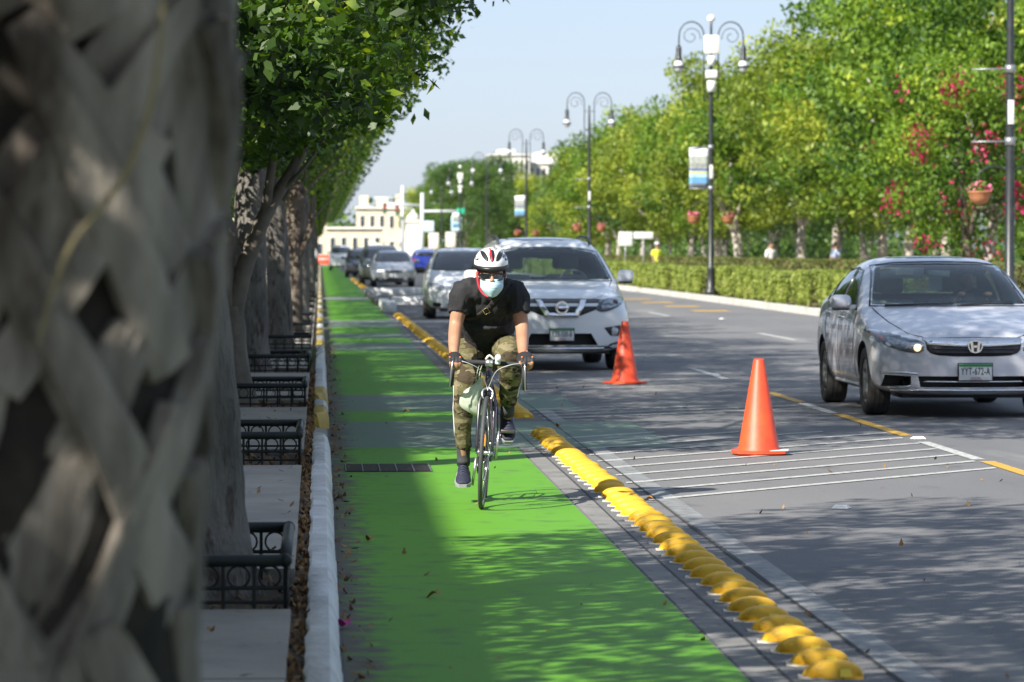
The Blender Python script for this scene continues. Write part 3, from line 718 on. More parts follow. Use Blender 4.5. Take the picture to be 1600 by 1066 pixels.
# ------------------------------------------------------------------ shaded side: unseen long facade, added to cast the shade on the pavement
M_wall = mat('cream_render', (0.74, 0.68, 0.56), 0.9, c2=(0.66, 0.60, 0.49), scale=.8, bump=.2, bscale=30)
M_wtrim = mat('white_stone_trim', (0.68, 0.66, 0.60), 0.8, c2=(0.56, 0.54, 0.5), scale=3)
M_wood = mat('dark_shutter', (0.08, 0.05, 0.03), 0.6); M_wglass = mat('facade_glass', (0.03, 0.04, 0.05), 0.08, spec=.6)
def facade(y0, y1, x, H, label, bay=4.6):
    r = empty('building', (x, y0, 0), label=label, cat='building'); L = y1 - y0
    b = MB(); b.box((-5, L / 2, H / 2), (10, L, H)); b.build('wall', M_wall, r)
    b = MB(); b.box((-4.9, L / 2, H + .15), (10.5, L + .3, .3)); b.box((-4.98, L / 2, H * .5), (10.2, L + .1, .22)); b.box((-4.99, L / 2, .35), (10.14, L + .06, .7)); b.build('cornice', M_wtrim, r)
    n = int(L / bay)
    for k in range(n):
        for z in (1.1, H * .5 + .9):
            cy = (k + .5) * L / n; w = MB(); w.box((.03, cy, z + 1.25), (.10, 1.7, 2.9)); fr = w.build('window', M_wtrim, r)
            g_ = MB(); g_.box((.085, cy, z + 1.25), (.03, 1.3, 2.5)); g_.build('pane', M_wglass, fr)
            g_ = MB(); 
            for s_ in (-1, 1): g_.box((.12, cy + s_ * .95, z + 1.25), (.05, .5, 2.4))
            g_.build('shutter', M_wood, fr)
    return r
facade(-5, 43, -9.0, 9.55, 'unseen long two-storey cream facade with shuttered windows, added to shade the pavement')
facade(62, 120, -9.5, 7.0, 'lower cream facade further along behind the laurel row')

# ------------------------------------------------------------------ palm trunk right beside the camera
M_boot = mat('palm_leaf_base', (0.072, 0.060, 0.048), 0.92, c2=(0.30, 0.268, 0.225), scale=7, stretch=(1, 1, .18), bump=1.0, bscale=45, c3=(0.055, 0.04, 0.03), s3=5, lo3=.56, hi3=.68, bdist=.02)
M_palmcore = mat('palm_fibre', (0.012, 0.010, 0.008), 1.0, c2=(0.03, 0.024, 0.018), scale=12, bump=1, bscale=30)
M_strand = mat('dry_strand', (0.24, 0.20, 0.10), 0.8)
palm = empty('palm_tree', (-0.535, 5.55, .0), label='huge grey palm trunk clad in criss-crossing old leaf bases, filling the near side', cat='palm tree')
palm.rotation_euler = (0, radians(2.3), 0)
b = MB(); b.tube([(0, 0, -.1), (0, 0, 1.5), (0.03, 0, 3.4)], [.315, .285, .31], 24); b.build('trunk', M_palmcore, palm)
def boot(th0, z0, dth, L, w0, w1, R0, R1, seed, tilt=0.0):
    """a split leaf base: thick strap hugging the trunk from (th0,z0) sweeping dth round while rising L"""
    rr = random.Random(seed); n = 12; b = MB(); vs = []; fs = []; nx = 6
    for i in range(n + 1):
        t = i / n; th = th0 + dth * t ** .9; z = z0 + L * t
        w = (w0 + (w1 - w0) * t) * (1 + .08 * sin(7 * t + seed)); R = R0 + .035 * max(0, z - 1.55) - .018 * sin(pi * min(1, max(0, z) / 1.9)) + (R1 - R0) * t + .004 * sin(3.1 * t * pi + seed)
        if t > .9: w *= 1 - (t - .9) * 2.2
        ta = math.atan2(.30 * dth, L)
        for j in range(nx + 1):
            s_ = (j / nx - .5) * 2; off = s_ * w / 2; crown = .006 * (1 - s_ * s_) * (1 - .5 * t) + tilt * s_ + .004 * rr.uniform(-1, 1)
            a = th + off * cos(ta) / R; zz = z - off * sin(ta)
            vs.append(((R + crown) * cos(a), (R + crown) * sin(a), zz))
        for j in (0, nx):
            s_ = (j / nx - .5) * 2; off = s_ * w / 2; a = th + off * cos(ta) / R; vs.append(((R - .03) * cos(a), (R - .03) * sin(a), z - off * sin(ta)))
    K = nx + 3
    for i in range(n):
        for j in range(nx): fs.append((i * K + j, i * K + j + 1, (i + 1) * K + j + 1, (i + 1) * K + j))
        fs.append((i * K + nx + 1, i * K, (i + 1) * K, (i + 1) * K + nx + 1)); fs.append((i * K + nx, i * K + nx + 2, (i + 1) * K + nx + 2, (i + 1) * K + nx))
    fs.append(tuple(n * K + j for j in range(nx + 1)) + (n * K + nx + 2, n * K + nx + 1))
    b.add(vs, fs, 0, True); return b
rp = random.Random(9); GA = 2.39996; kk = 0
zz = -.1
while zz < 3.35:
    th = (kk * GA) % (2 * pi)
    # keep those facing the camera side (camera looks +y: faces with sin(th) < 0.5)
    if sin(th) < .55:
        L = rp.uniform(.38, .62); R0 = .30 + rp.uniform(-.014, .016); th += rp.uniform(-.22, .22); zj = zz + rp.uniform(-.07, .07)
        q = MB(); drop = rp.random()
        if drop > .22: u = boot(th + .42, zj, -.72 - rp.uniform(0, .30), L * rp.uniform(.8, 1.1), rp.uniform(.085, .13), rp.uniform(.045, .075), R0 + .016, R0 + .036 + rp.uniform(-.006, .010), kk, tilt=rp.uniform(-.010, .010)); q.add(u.v, u.f, 0, True)
        if drop < .72: u = boot(th - .55, zj - .03, .62 + rp.uniform(0, .3), L * rp.uniform(.7, 1.05), rp.uniform(.075, .115), rp.uniform(.04, .07), R0 - .002, R0 + .022 + rp.uniform(-.006, .010), kk + 500, tilt=rp.uniform(-.010, .010)); q.add(u.v, u.f, 0, True)
        q.build('leaf_base', M_boot, palm, fix=True, sharp=35)
    kk += 1; zz += .017
def onp(px, py, R=.36):
    """a point on the palm's near face"""
    Y = 5.55 - R; z_ = CAMH + (390 - py) / F * Y; return ((px - 500) / F * Y + .535 - .040 * z_, -R, CAMH + (390 - py) / F * Y)
b = MB(); b.tube([onp(262, -60), onp(252, 60), onp(238, 150), onp(205, 250), onp(165, 310), onp(115, 375), onp(85, 450), onp(60, 540)], [.003, .0045, .005, .0055, .005, .0045, .004, .002], 6, k=4); b.build('dry_strand', M_strand, palm)

# spiky grass by a guard
M_blade = mat('grass_blade', (0.10, 0.17, 0.05), 0.6, c2=(0.2, 0.25, 0.08), scale=10)
t = empty('grass_tuft', (-.12, 41.8, .12), label='spiky grass clump growing from a pit by the kerb', cat='grass tuft')
b = MB(); rr = random.Random(3)
for k in range(34):
    a = rr.uniform(0, 6.28); L = rr.uniform(.2, .55); s_ = rr.uniform(.2, .8); p = [(0, 0, 0)]
    for j in range(1, 6): p.append((cos(a) * s_ * L * (j / 5) ** 1.6, sin(a) * s_ * L * (j / 5) ** 1.6, L * (j / 5) * (1 - .25 * (j / 5) ** 2)))
    b.tube(p, [.009, .009, .008, .006, .004, .001], 4, flat=.3)
tag(b.build('blades', M_blade, t), None)

# ------------------------------------------------------------------ right side: hedges, trees, lamps stand on the median
sheet('median', 11.62, 60, 20, 640, 0.10, M_plaza)
b = MB(); q = kerb_mesh(55, 76, 11.42, 11.62, .17, step=1.5, wob=.01); b.add(q.v, q.f)
q = kerb_mesh(76.1, 128, 11.42, 11.62, .17, step=1.5, wob=.015); b.add(q.v, q.f); q = kerb_mesh(130, 420, 11.35, 11.6, .17, step=4, wob=.02); b.add(q.v, q.f)
b.build('kerb', mat('median_kerb_paint', (0.60, 0.59, 0.55), .8, c2=(.42, .40, .36), scale=2), kind='structure')
sheet('lawn', 11.7, 15, 235, 420, .35, M_lawn)

def hedge_block(x0, x1, y0, y1, z1, seed, leaf=.075, dens=900, lm=None):
    r = np.random.RandomState(seed); dx, dy, dz = x1 - x0, y1 - y0, z1; pts = []
    faces = [('x', dy * dz), ('x1', dy * dz), ('y', dx * dz), ('t', dx * dy), ('y1', dx * dz)]
    for f, A in faces:
        n = int(A * dens * (1.3 if f in ('t',) else 1)); u, v = r.rand(n), r.rand(n); d = r.normal(size=n) * .035 + .05 * np.sin(u * dy * 4 + v * 3) * .6
        if f == 'x': p = np.stack([d, u * dy, v ** .8 * dz], 1)
        elif f == 'x1': p = np.stack([dx + d, u * dy, v * dz], 1)
        elif f == 'y': p = np.stack([u * dx, d, v ** .8 * dz], 1)
        elif f == 'y1': p = np.stack([u * dx, dy + d, v * dz], 1)
        else: p = np.stack([u * dx, v * dy, dz + d * .6], 1)
        if f != 't': p = p[(p[:, 2] > .16 * dz) | (r.rand(len(p)) < .25)]
        pts.append(p)
    me = leaves_mesh('foliage', np.concatenate(pts), leaf, lm or L_hedge, seed=seed, up=.2, wid=.6)
    b = MB(); b.box((dx / 2, dy / 2, dz / 2 - .02), (dx - .12, dy - .12, dz - .1))
    for k in range(int(dy * 3)): b.tube([(.03 + .05 * r.rand(), (k + .5) / 3, 0), (.0, (k + .5) / 3 + .1, dz * .4)], [.015, .008], 4)
    core = b.mesh('twigs', M_core)
    return me, core
hv = [hedge_block(0, 1.3, 0, 5.2, .82, 5), hedge_block(0, 1.2, 0, 2.6, .84, 6), hedge_block(0, 1.3, 0, 7.5, .80, 7), hedge_block(0, 1.3, 0, 7.5, .80, 8, dens=520, lm=L_hedge2)]
rh = random.Random(4); y = 81.0; k = 0; seq = [0, 1, 2, 1, 0, 2, 2, 1, 0, 2, 0, 1, 2, 2, 0, 2, 1, 2, 0, 2]
hl = 'clipped green hedge block on the median, %s along the front row'
for v in seq:
    if y > 235: break
    x = 11.95 + (0.0 if k % 4 else .2)
    h = empty('hedge_block', (x, y, .1), label=(hl % ORD[k]) + ' from the silver sedan', cat='hedge', group='clipped hedges along the median kerb')
    for nm, me in zip(('foliage', 'twigs'), hv[v]): o = bpy.data.objects.new(nm, me); COL.objects.link(o); o.parent = h
    sc = 1 + .06 * rh.uniform(-1, 1); h.scale = (1.0, 1.12 if v != 1 else 1, sc); y += (5.2, 2.6, 7.5)[v] * 1.12 + rh.choice((.6, 1.2, 2.6)); k += 1
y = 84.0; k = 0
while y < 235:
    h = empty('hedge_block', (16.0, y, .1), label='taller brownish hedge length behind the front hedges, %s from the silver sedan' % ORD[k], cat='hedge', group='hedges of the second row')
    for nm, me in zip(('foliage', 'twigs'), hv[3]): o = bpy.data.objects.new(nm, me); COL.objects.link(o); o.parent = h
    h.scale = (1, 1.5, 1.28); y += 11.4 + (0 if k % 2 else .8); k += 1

def big_tree_mesh(seed, lm, n_cl=74, per=230, leaf=.185, dims=(4.3, 4.3, 3.7), cr=.98, zc=6.0, low=None, tm=M_trunk_far, mi_fn=None, th=2.2, lean=.3):
    r = np.random.RandomState(seed); rr = random.Random(seed)
    def keep(q): return low is None or q[2] > -dims[2] * low
    C, cc = clumps(r, n_cl, per, dims, cr, squash=.62, shell=.5, keep=keep); C = C + np.array([0, 0, zc])
    mats = lm if isinstance(lm, list) else [lm]
    mi = None if mi_fn is None else mi_fn(C, r)
    crown = leaves_mesh('crown', C, leaf, mats, seed=seed, up=.45, mi=mi, wid=.6)
    b = MB(); lx = rr.uniform(-lean, lean)
    trunk_bm(b, [(0, 0, -.1), (lx * .3, 0, 1.0), (lx, 0, th)], [.24, .17, .14], n=10, seed=seed, amp=.1)
    for k in range(4):
        a = rr.uniform(0, 6.28); T = Vector((cos(a) * dims[0] * .55, sin(a) * dims[1] * .55, zc + rr.uniform(-1.5, 1.5)))
        b.tube([(lx, 0, th - .1), (lx + T.x * .25, T.y * .25, th + .9), (T.x * .65, T.y * .65, T.z * .8), T], [.11, .09, .06, .02], 7, k=3)
    trunk = b.mesh('trunk', tm); return crown, trunk
variants = [big_tree_mesh(101, L_mid), big_tree_mesh(102, L_yel, n_cl=70), big_tree_mesh(103, L_mid, n_cl=66, dims=(4.8, 4.4, 3.4)), big_tree_mesh(104, L_yel, n_cl=60, dims=(3.8, 4.0, 3.9)), big_tree_mesh(105, L_deep, n_cl=80, tm=M_bark)]
def put_tree(v, x, y, s, rz, lab, group, sz=None, z=.1):
    t = empty('boulevard_tree', (x, y, z), rz, label=lab, cat='tree', group=group)
    for nm, me in zip(('crown', 'trunk'), variants[v]): o = bpy.data.objects.new(nm, me); COL.objects.link(o); o.parent = t
    t.scale = (s, s, sz or s); return t
rt = random.Random(77); desc = ['rounded mid-green tree', 'yellow-green loose tree', 'broad mid-green tree', 'pale yellow-green upright tree', 'dark green dense tree']
k = 0
seqv = [2, 0, 3, 0, 1, 2, 3, 1, 0, 3, 1, 0, 4, 2, 1, 3, 0, 4, 1, 2, 0, 4]
for i in range(20):
    y = 101 + i * 9.6 + rt.uniform(-1, 1); x = 19.4 + rt.uniform(-1.0, 1.0)
    s = max(.78, 1.13 - max(0, y - 135) * .00225) * rt.uniform(.93, 1.07)
    put_tree(seqv[i], x, y, s, rt.uniform(0, 6.28), '%s in the plaza front row, %s counted from the bougainvillea' % (desc[seqv[i]], ORD[i]), 'trees of the plaza front row')
for i in range(15):
    y = 106 + i * 13 + rt.uniform(-2, 2); x = 27.5 + rt.uniform(-1.5, 1.5); v = rt.choice([4, 0, 4, 2])
    put_tree(v, x, y, max(.82, 1.15 - max(0, y - 150) * .002) * rt.uniform(.95, 1.1), rt.uniform(0, 6.28), '%s behind the plaza front row, %s counted from the bougainvillea' % (desc[v], ORD[i]), 'trees behind the plaza front row')
for i in range(8):
    y = 120 + i * 26; x = 36 + rt.uniform(-2, 2)
    put_tree(4, x, y, 1.3 if y < 200 else .95, rt.uniform(0, 6.28), 'dark dense tree at the back of the plaza, %s counted from the bougainvillea' % ORD[i], 'trees at the back of the plaza')
# farther clump beyond the lamps, over the end of the street
for i, (x, y, s, v) in enumerate(((16.2, 405, 1.15, 4), (20.5, 425, 1.28, 4), (17.6, 446, 1.3, 4), (25, 432, 1.0, 0), (28.5, 418, .95, 1), (23, 460, 1.1, 4), (31, 466, 1.0, 4), (14.6, 452, 1.1, 1))):
    put_tree(v, x, y, s, rt.uniform(0, 6.28), '%s in the far clump over the street end, %s from the obelisk' % (desc[v], ORD[i]), 'trees of the far clump')
# bougainvillea climbing at the right edge
def bmi(C, r):
    m = np.zeros(len(C), int); f = np.sin(C[:, 0] * 2.9 + 1) * np.sin(C[:, 1] * 2.3) * np.sin(C[:, 2] * 2.1 + 2); m[(f > .38) & (r.rand(len(C)) < .75)] = 1; m[r.rand(len(C)) < .012] = 1; return m
variants.append(big_tree_mesh(120, [L_mid, M_bract], n_cl=62, dims=(2.6, 2.6, 3.0), cr=.8, per=170, leaf=.15, zc=3.9, mi_fn=bmi, tm=M_bark2, th=1.6))
t = put_tree(5, 17.6, 97, 1.0, .4, 'bougainvillea with magenta and red bracts beside the near lamp post', None); t.name = 'bougainvillea'; t['category'] = 'bougainvillea'
# ------------------------------------------------------------------ cars
M_tyre = mat('tyre_rubber', (0.022, 0.022, 0.023), 0.8, c2=(0.05, 0.047, 0.043), scale=9)
M_rim = mat('alloy', (0.50, 0.50, 0.51), 0.35, metal=0.75, c2=(0.36, 0.34, 0.32), scale=12)
M_black = mat('black_plastic', (0.018, 0.018, 0.02), 0.5)
M_gloss = mat('gloss_black', (0.012, 0.012, 0.014), 0.12, coat=.5)
M_chrome = mat('chrome', (0.82, 0.83, 0.85), 0.12, metal=1.0)
M_lens = glass_mat('clear_lens', (0.92, 0.94, 0.95), refl=.02)
M_glass = glass_mat('car_glass', (0.74, 0.80, 0.80), refl=.035)
M_dglass = mat('dark_car_glass', (0.015, 0.018, 0.022), 0.05, spec=.9, coat=.6)
M_lampr = mat('lamp_reflector', (0.62, 0.63, 0.66), 0.25, metal=.25, c2=(0.20, 0.21, 0.24), scale=22)
M_hl = mat('lamp_housing', (.05, .052, .06), .3, metal=.2, c2=(.16, .165, .18), scale=18); M_amber = mat('amber_lens', (0.75, 0.13, 0.02), 0.25); M_red = mat('red_lens', (0.5, 0.01, 0.015), 0.25)
M_bulb = mat('lit_bulb', (1, .85, .6), .3, emit=(1.0, 0.66, 0.30), estr=.9)
M_int = mat('interior_grey', (0.13, 0.13, 0.135), .8); M_intl = mat('interior_beige', (0.42, 0.40, 0.36), .85)
M_seam = mat('panel_gap', (0.01, 0.01, 0.012), .8)
M_plate = mat('plate_white', (0.72, 0.72, 0.70), .45); M_pgreen = mat('plate_green', (0.03, 0.26, 0.06), .5); M_ptext = mat('plate_text', (0.03, 0.03, 0.035), .5); M_pred = mat('plate_red', (0.55, 0.04, 0.04), .5)
def carpaint(name, c, metal=0.0, rough=0.35, c2=None):
    return mat(name, c, rough, metal=metal, coat=.7, c2=c2, scale=2.5, rvar=0.04 if c2 else 0)

def cage(st, ncap=(1.0, .70, .36, 0.0)):
    """st: list of stations dict(y, w, zb, zs, zm, zbelt, wb, xr, zr, zc, bow) front to rear -> closed quad cage"""
    rings = []
    for s in st:
        w = s['w']; pts = [(w * .80, s['zb']), (w * .965, s['zs']), (w, s['zm']), (s['wb'], s['zbelt']), (s['xr'], s['zr']), (s['xr'] * .62, s['zr'] + (s['zc'] - s['zr']) * .72), (0, s['zc'])]
        rings.append([(x, s['y'] + s.get('bow', 0) * (1 - (x / max(w, .01)) ** 2) * -1, z) for x, z in pts])
    b = MB(); vid = {}
    def V(k, j, side):
        if j == 6: side = 0
        key = (k, j, side)
        if key not in vid:
            x, y, z = rings[k][j]; vid[key] = len(b.v); b.v.append((x * (side if side else 0), y, z))
        return vid[key]
    n = len(rings); fs = []
    for k in range(n - 1):
        for sd in (1, -1):
            for j in range(6): fs.append((V(k, j, sd), V(k, j + 1, sd), V(k + 1, j + 1, sd), V(k + 1, j, sd)))
        if 0 < k < n - 2: fs.append((V(k, 0, 1), V(k, 0, -1), V(k + 1, 0, -1), V(k + 1, 0, 1)))
    # caps: horizontal strips across the nose and the tail, bowed
    for k, sg in ((0, -1), (n - 1, 1)):
        bow = st[k].get('cap', .16); fr = (.72, .36, 0, -.36, -.72); rows = []
        for j in range(6):
            x, y, z = rings[k][j]; row = [V(k, j, 1)]
            if j == 5:
                ztop = rings[k][6][2]
                row = [V(k, 5, 1), V(k, 6, 1), V(k, 5, -1)]; rows.append(row); continue
            zz = z
            for f in fr:
                vid_ = len(b.v); b.v.append((x * f, y + sg * bow * (1 - f * f), zz + (0.0 if j < 4 else (rings[k][5][2] - z) * (1 - abs(f)) * .8))); row.append(vid_)
            row.append(V(k, j, -1)); rows.append(row)
        for j in range(4):
            for i in range(6): fs.append((rows[j][i], rows[j][i + 1], rows[j + 1][i + 1], rows[j + 1][i]))
        kn = k + 1 if k == 0 else k - 1
        fs.append(tuple(rows[0]) + (V(kn, 0, -1), V(kn, 0, 1)))
        # close the top row against the ring
        r4 = rows[4]; t = rows[5]
        fs.append((r4[0], r4[1], r4[2], t[0])); fs.append((r4[2], r4[3], t[1], t[0])); fs.append((r4[3], r4[4], t[2], t[1])); fs.append((r4[4], r4[5], r4[6], t[2]))
    b.f = fs; b.m = [0] * len(fs); b.sm = [True] * len(fs); return b

def vol(me):
    bm = bmesh.new(); bm.from_mesh(me); v = bm.calc_volume(); bm.free(); return v
def boolean(o, cutter, mode='DIFFERENCE'):
    bm = bmesh.new(); bm.from_mesh(cutter.data); bmesh.ops.triangulate(bm, faces=bm.faces); bm.to_mesh(cutter.data); bm.free()
    keep = o.data.copy(); v0 = vol(keep)
    m = o.modifiers.new('b', 'BOOLEAN'); m.operation = mode; m.object = cutter; m.solver = 'EXACT'; m.material_mode = 'TRANSFER'
    apply_mods(o); me = cutter.data; bpy.data.objects.remove(cutter); bpy.data.meshes.remove(me)
    if vol(o.data) < v0 * .3: print('boolean failed, kept', o.name); o.data = keep
class Surf:
    def __init__(s, o, cowl=1.2):
        s.cowl = cowl; bm = bmesh.new(); bm.from_mesh(o.data); s.t = BVHTree.FromBMesh(bm); bm.free()
    def hit(s, axis, u, v, side=-1):
        """axis 'y': (x,z) seen from front (side -1) or rear (+1); axis 'x': (y,z) seen from side; axis 'z': (x,y) from above"""
        if axis == 'y': o_, d = Vector((u, 10 * side, v)), Vector((0, -side, 0))
        elif axis == 'x': o_, d = Vector((10 * side, u, v)), Vector((-side, 0, 0))
        else: o_, d = Vector((u, v, 10)), Vector((0, 0, -1))
        h = s.t.ray_cast(o_, d)
        if h[0] is not None and axis == 'y' and side == -1 and v > .98 and h[0].y < s.cowl - .12: h = (None,)
        k_ = 1.0
        while h[0] is None and axis == 'y' and k_ > .6:            # outside the silhouette: slide inwards until the skin is met
            k_ -= .02; h = s.t.ray_cast(Vector((u * k_, 10 * side, v)), d)
            if h[0] is not None and side == -1 and v > .98 and h[0].y < s.cowl - .12: h = (None,)
        if h[0] is None:
            h = s.t.find_nearest(Vector((u, 0, v)) if axis == 'y' else (Vector((side * .8, u, v)) if axis == 'x' else Vector((u, v, 1))))
        return h[0], (h[1] if h[1].dot(d) < 0 else -h[1])
    def patch(s, poly, axis, side=-1, off=.004, thick=.012, step=.045, m=0, b=None, rnd=0):
        b = b or MB(); poly = list(poly)
        for _ in range(rnd):
            q = []
            for i in range(len(poly)):
                p, r = poly[i], poly[(i + 1) % len(poly)]
                q += [(p[0] * .78 + r[0] * .22, p[1] * .78 + r[1] * .22), (p[0] * .22 + r[0] * .78, p[1] * .22 + r[1] * .78)]
            poly = q
        bm = bmesh.new(); bm.faces.new([bm.verts.new((p[0], p[1], 0)) for p in poly])
        for ax in (0, 1):
            lo = min(p[ax] for p in poly); hi = max(p[ax] for p in poly); n = max(1, int((hi - lo) / step))
            for i in range(1, n):
                co = [0, 0, 0]; no = [0, 0, 0]; co[ax] = lo + (hi - lo) * i / n; no[ax] = 1
                bmesh.ops.bisect_plane(bm, geom=list(bm.verts) + list(bm.edges) + list(bm.faces), plane_co=co, plane_no=no)
        bm.verts.index_update(); N = len(bm.verts); top = [None] * N; bot = [None] * N
        for v in bm.verts:
            p, nn = s.hit(axis, v.co.x, v.co.y, side); top[v.index] = p + nn * off; bot[v.index] = p + nn * (off - thick)
        fs = [tuple(v.index for v in f.verts) for f in bm.faces]; f2 = [tuple(N + i for i in reversed(f)) for f in fs]
        ed = [(e.verts[0].index, e.verts[1].index) for e in bm.edges if len(e.link_faces) == 1]; bm.free()
        sd = [(a, c, N + c, N + a) for a, c in ed]
        return b.add(top + bot, fs + f2 + sd, m, True)
    def line(s, pts, axis, side=-1, w=.006, off=.003, b=None, m=0, step=.05):
        b = b or MB(); P = []
        for (p, q) in zip(pts, pts[1:]):
            n = max(1, int(math.dist(p, q) / step))
            for i in range(n): P.append((p[0] + (q[0] - p[0]) * i / n, p[1] + (q[1] - p[1]) * i / n))
        P.append(pts[-1]); b.tube([s.hit(axis, x, z, side)[0] + s.hit(axis, x, z, side)[1] * (off - w * .5) for x, z in P], w, 6, m=m); return b

def wheel(root, x, y, R, W, side, rimm, spokes=5, name='wheel'):
    """side +1: outer face to +x"""
    e = empty(name, (x, y, R)); e.parent = root
    b = MB(); prof = [(R * .66, -W * .46), (R * .80, -W * .52), (R * .94, -W * .50), (R * .985, -W * .40), (R, -W * .2), (R, W * .2), (R * .985, W * .40), (R * .94, W * .50), (R * .80, W * .52), (R * .66, W * .46)]
    b.lathe(prof + [prof[0]], n=40, axis='x', cap=False)
    for g_ in (-.22, 0, .22): b.lathe([(R * 1.003, W * g_ - .004), (R * 1.003, W * g_ + .004)], n=40, axis='x', m=1, cap=False)
    b.build('tyre', [M_tyre, M_seam], e)
    b = MB(); o_ = side * W * .40; i_ = -side * W * .3
    b.lathe([(R * .67, o_), (R * .64, o_ + side * .004), (R * .61, o_ - side * .012), (R * .60, i_)], n=40, axis='x', cap=False)
    for k in range(spokes):
        a = 2 * pi * k / spokes + .3
        for da in (-.13, .13):
            p0 = (o_ - side * .02, cos(a) * R * .12, sin(a) * R * .12); p1 = (o_ - side * .010, cos(a + da) * R * .62, sin(a + da) * R * .62)
            b.tube([p0, p1], [.030, .020], 6, flat=.7)
    b.lathe([(0.001, o_ - side * .004), (R * .10, o_ - side * .004), (R * .19, o_ - side * .02), (R * .2, o_ - side * .05)], n=24, axis='x', cap=False)
    b.build('rim', rimm, e)
    b = MB(); b.lathe([(0.001, i_ + side * .05), (R * .5, i_ + side * .05), (R * .5, i_), (R * .58, i_)], n=28, axis='x', cap=False); b.build('brake_disc', mat_disc, e)
    return e
mat_disc = mat('brake_metal', (0.10, 0.095, 0.09), .6, metal=.5)

def plate(root, txt, c, rot=(0, 0, 0)):
    """Mexican-size plate facing the front"""
    p = MB(); p.rbox((0, 0, 0), (.32, .008, .165), .003); fr = p.build('licence_plate', M_black, root, loc=c, rot=rot)
    p = MB(); p.rbox((0, -.006, 0), (.30, .008, .148), .003); p.build('plate_face', M_plate, fr)
    p = MB(); p.box((0, -.0112, .060), (.296, .002, .024)); p.build('green_band', M_pgreen, fr)
    p = MB(); p.box((0, -.0112, -.066), (.11, .002, .004)); p.build('red_rule', M_pred, fr)
    text_mesh('plate_number', txt, .092, M_ptext, fr, (0, -.011, .004), (pi / 2, 0, 0), sx=.56, bold=.001)
    text_mesh('plate_state', 'YUCATAN', .020, M_ptext, fr, (0, -.011, -.053), (pi / 2, 0, 0), sx=.9)
    return fr

def person_bust(name_loc, shirt, label, group=None):
    pass

def car(P, root):
    """P: parameters. Builds body + shared parts under root. Front faces -y."""
    b = cage(P['st']); mats = [P['paint'], M_black, M_int]
    body = b.build('body', mats, root, fix=True)
    m = body.modifiers.new('s', 'SUBSURF'); m.levels = 3; m.render_levels = 3; apply_mods(body)
    S = Surf(body)                                            # the uncut skin, for laying parts on
    R = P['R']; fy, ry = P['axles']; hw = P['hw']
    # wheel arches
    for y in (fy, ry):
        c = MB(); A = R * 1.14
        poly = [(y + A * cos(a), R * 1.02 + A * sin(a)) for a in [pi * 2 * i / 40 for i in range(40)]]
        for sd in (-1, 1):
            q = MB(); q.prism(poly, sd * (hw - .30), sd * (hw + .2), axis='x', m=1)
            boolean(body, q.build('cut', mats, root))
    if P.get('cut_low'): 
        for poly, d0, d1 in P['cut_low']:
            q = MB(); q.prism(poly, d0, d1, axis='y', m=1); boolean(body, q.build('cut', mats, root))
    W = P['wind']; hole = [(x * .965, z0 + (1 if z0 < sum(p[1] for p in W) / len(W) else -1) * .018) for x, z0 in W]
    if P['detail']:
        q = MB(); cb = P['cabin']; q.prism(cb, -(hw - .17), hw - .17, axis='x', m=2)
        for v in range(len(q.v)):
            x, y, z = q.v[v]
            if z > P['belt'] + .1: q.v[v] = (x * (1 - .30 * (z - P['belt']) / .5), y, z)
        boolean(body, q.build('cut', mats, root))
        q = MB(); q.prism(hole, P['wind_y'][0], P['wind_y'][1], axis='y', m=1); boolean(body, q.build('cut', mats, root))
        q = MB(); q.prism([(x * .93, z) for x, z in P['rearw']], P['rear_y'][0], P['rear_y'][1], axis='y', m=1); boolean(body, q.build('cut', mats, root))
        for poly in P['sidew']:
            cx = sum(p[0] for p in poly) / len(poly); cz = sum(p[1] for p in poly) / len(poly)
            pp = [(cx + (p[0] - cx) * .93, cz + (p[1] - cz) * .9) for p in poly]
            for sd in (-1, 1): q = MB(); q.prism(pp, sd * .35, sd * 1.2, axis='x', m=1); boolean(body, q.build('cut', mats, root))
    body.data.set_sharp_from_angle(angle=radians(38))
    gm = M_glass if P['detail'] else M_dglass
    S.patch(W, 'y', -1, off=.004, thick=.006, rnd=1).build('windshield', gm, root)
    S.patch(P['rearw'], 'y', 1, off=.004, thick=.006, rnd=1).build('rear_window', gm, root)
    for sd in (-1, 1):
        for poly in P['sidew']: S.patch(poly, 'x', sd, off=.004, thick=.006, rnd=1).build('side_window', gm, root)
    if P['detail']:
        for sd in (-1, 1):
            for poly in P['sidew']: S.line(poly + [poly[0]], 'x', sd, w=.010, off=.004).build('window_trim', M_gloss, root)
        S.line([W[i] for i in range(len(W))] + [W[0]], 'y', -1, w=.012, off=.003).build('windshield_trim', M_gloss, root)
    for (y, sd) in ((fy, -1), (fy, 1), (ry, -1), (ry, 1)):
        wheel(root, sd * (hw - P['tw'] / 2 - .012), y, R, P['tw'], sd, P.get('rim', M_rim), P.get('spokes', 5))
    # dark floor and liners so that nothing shows through the arches
    q = MB(); q.box((0, (fy + ry) / 2, .27), (hw * 2 - .55, ry - fy + 1.1, .12)); q.box((0, fy, R), (hw * 2 - .62, R * 2.3, .3)); q.box((0, ry, R), (hw * 2 - .62, R * 2.3, .3)); q.build('underbody', M_black, root)
    # mirrors
    mx, my, mz, mw, mh, md = P['mirror']
    for sd in (-1, 1):
        q = MB(); q.rbox((sd * mx, my, mz), (mw, md, mh), min(mh, md) * .38); q.box((sd * (mx - mw * .62), my + .01, mz - mh * .34), (mw * .6, .05, .035)); o = q.build('mirror', [P['paint']] if P.get('mirror_paint', True) else [M_black], root)
        q = MB(); q.rbox((sd * mx, my, mz - mh * .50), (mw * .8, md * .8, mh * .16), .01); q.build('mirror_base', M_black, o)
    return body, S

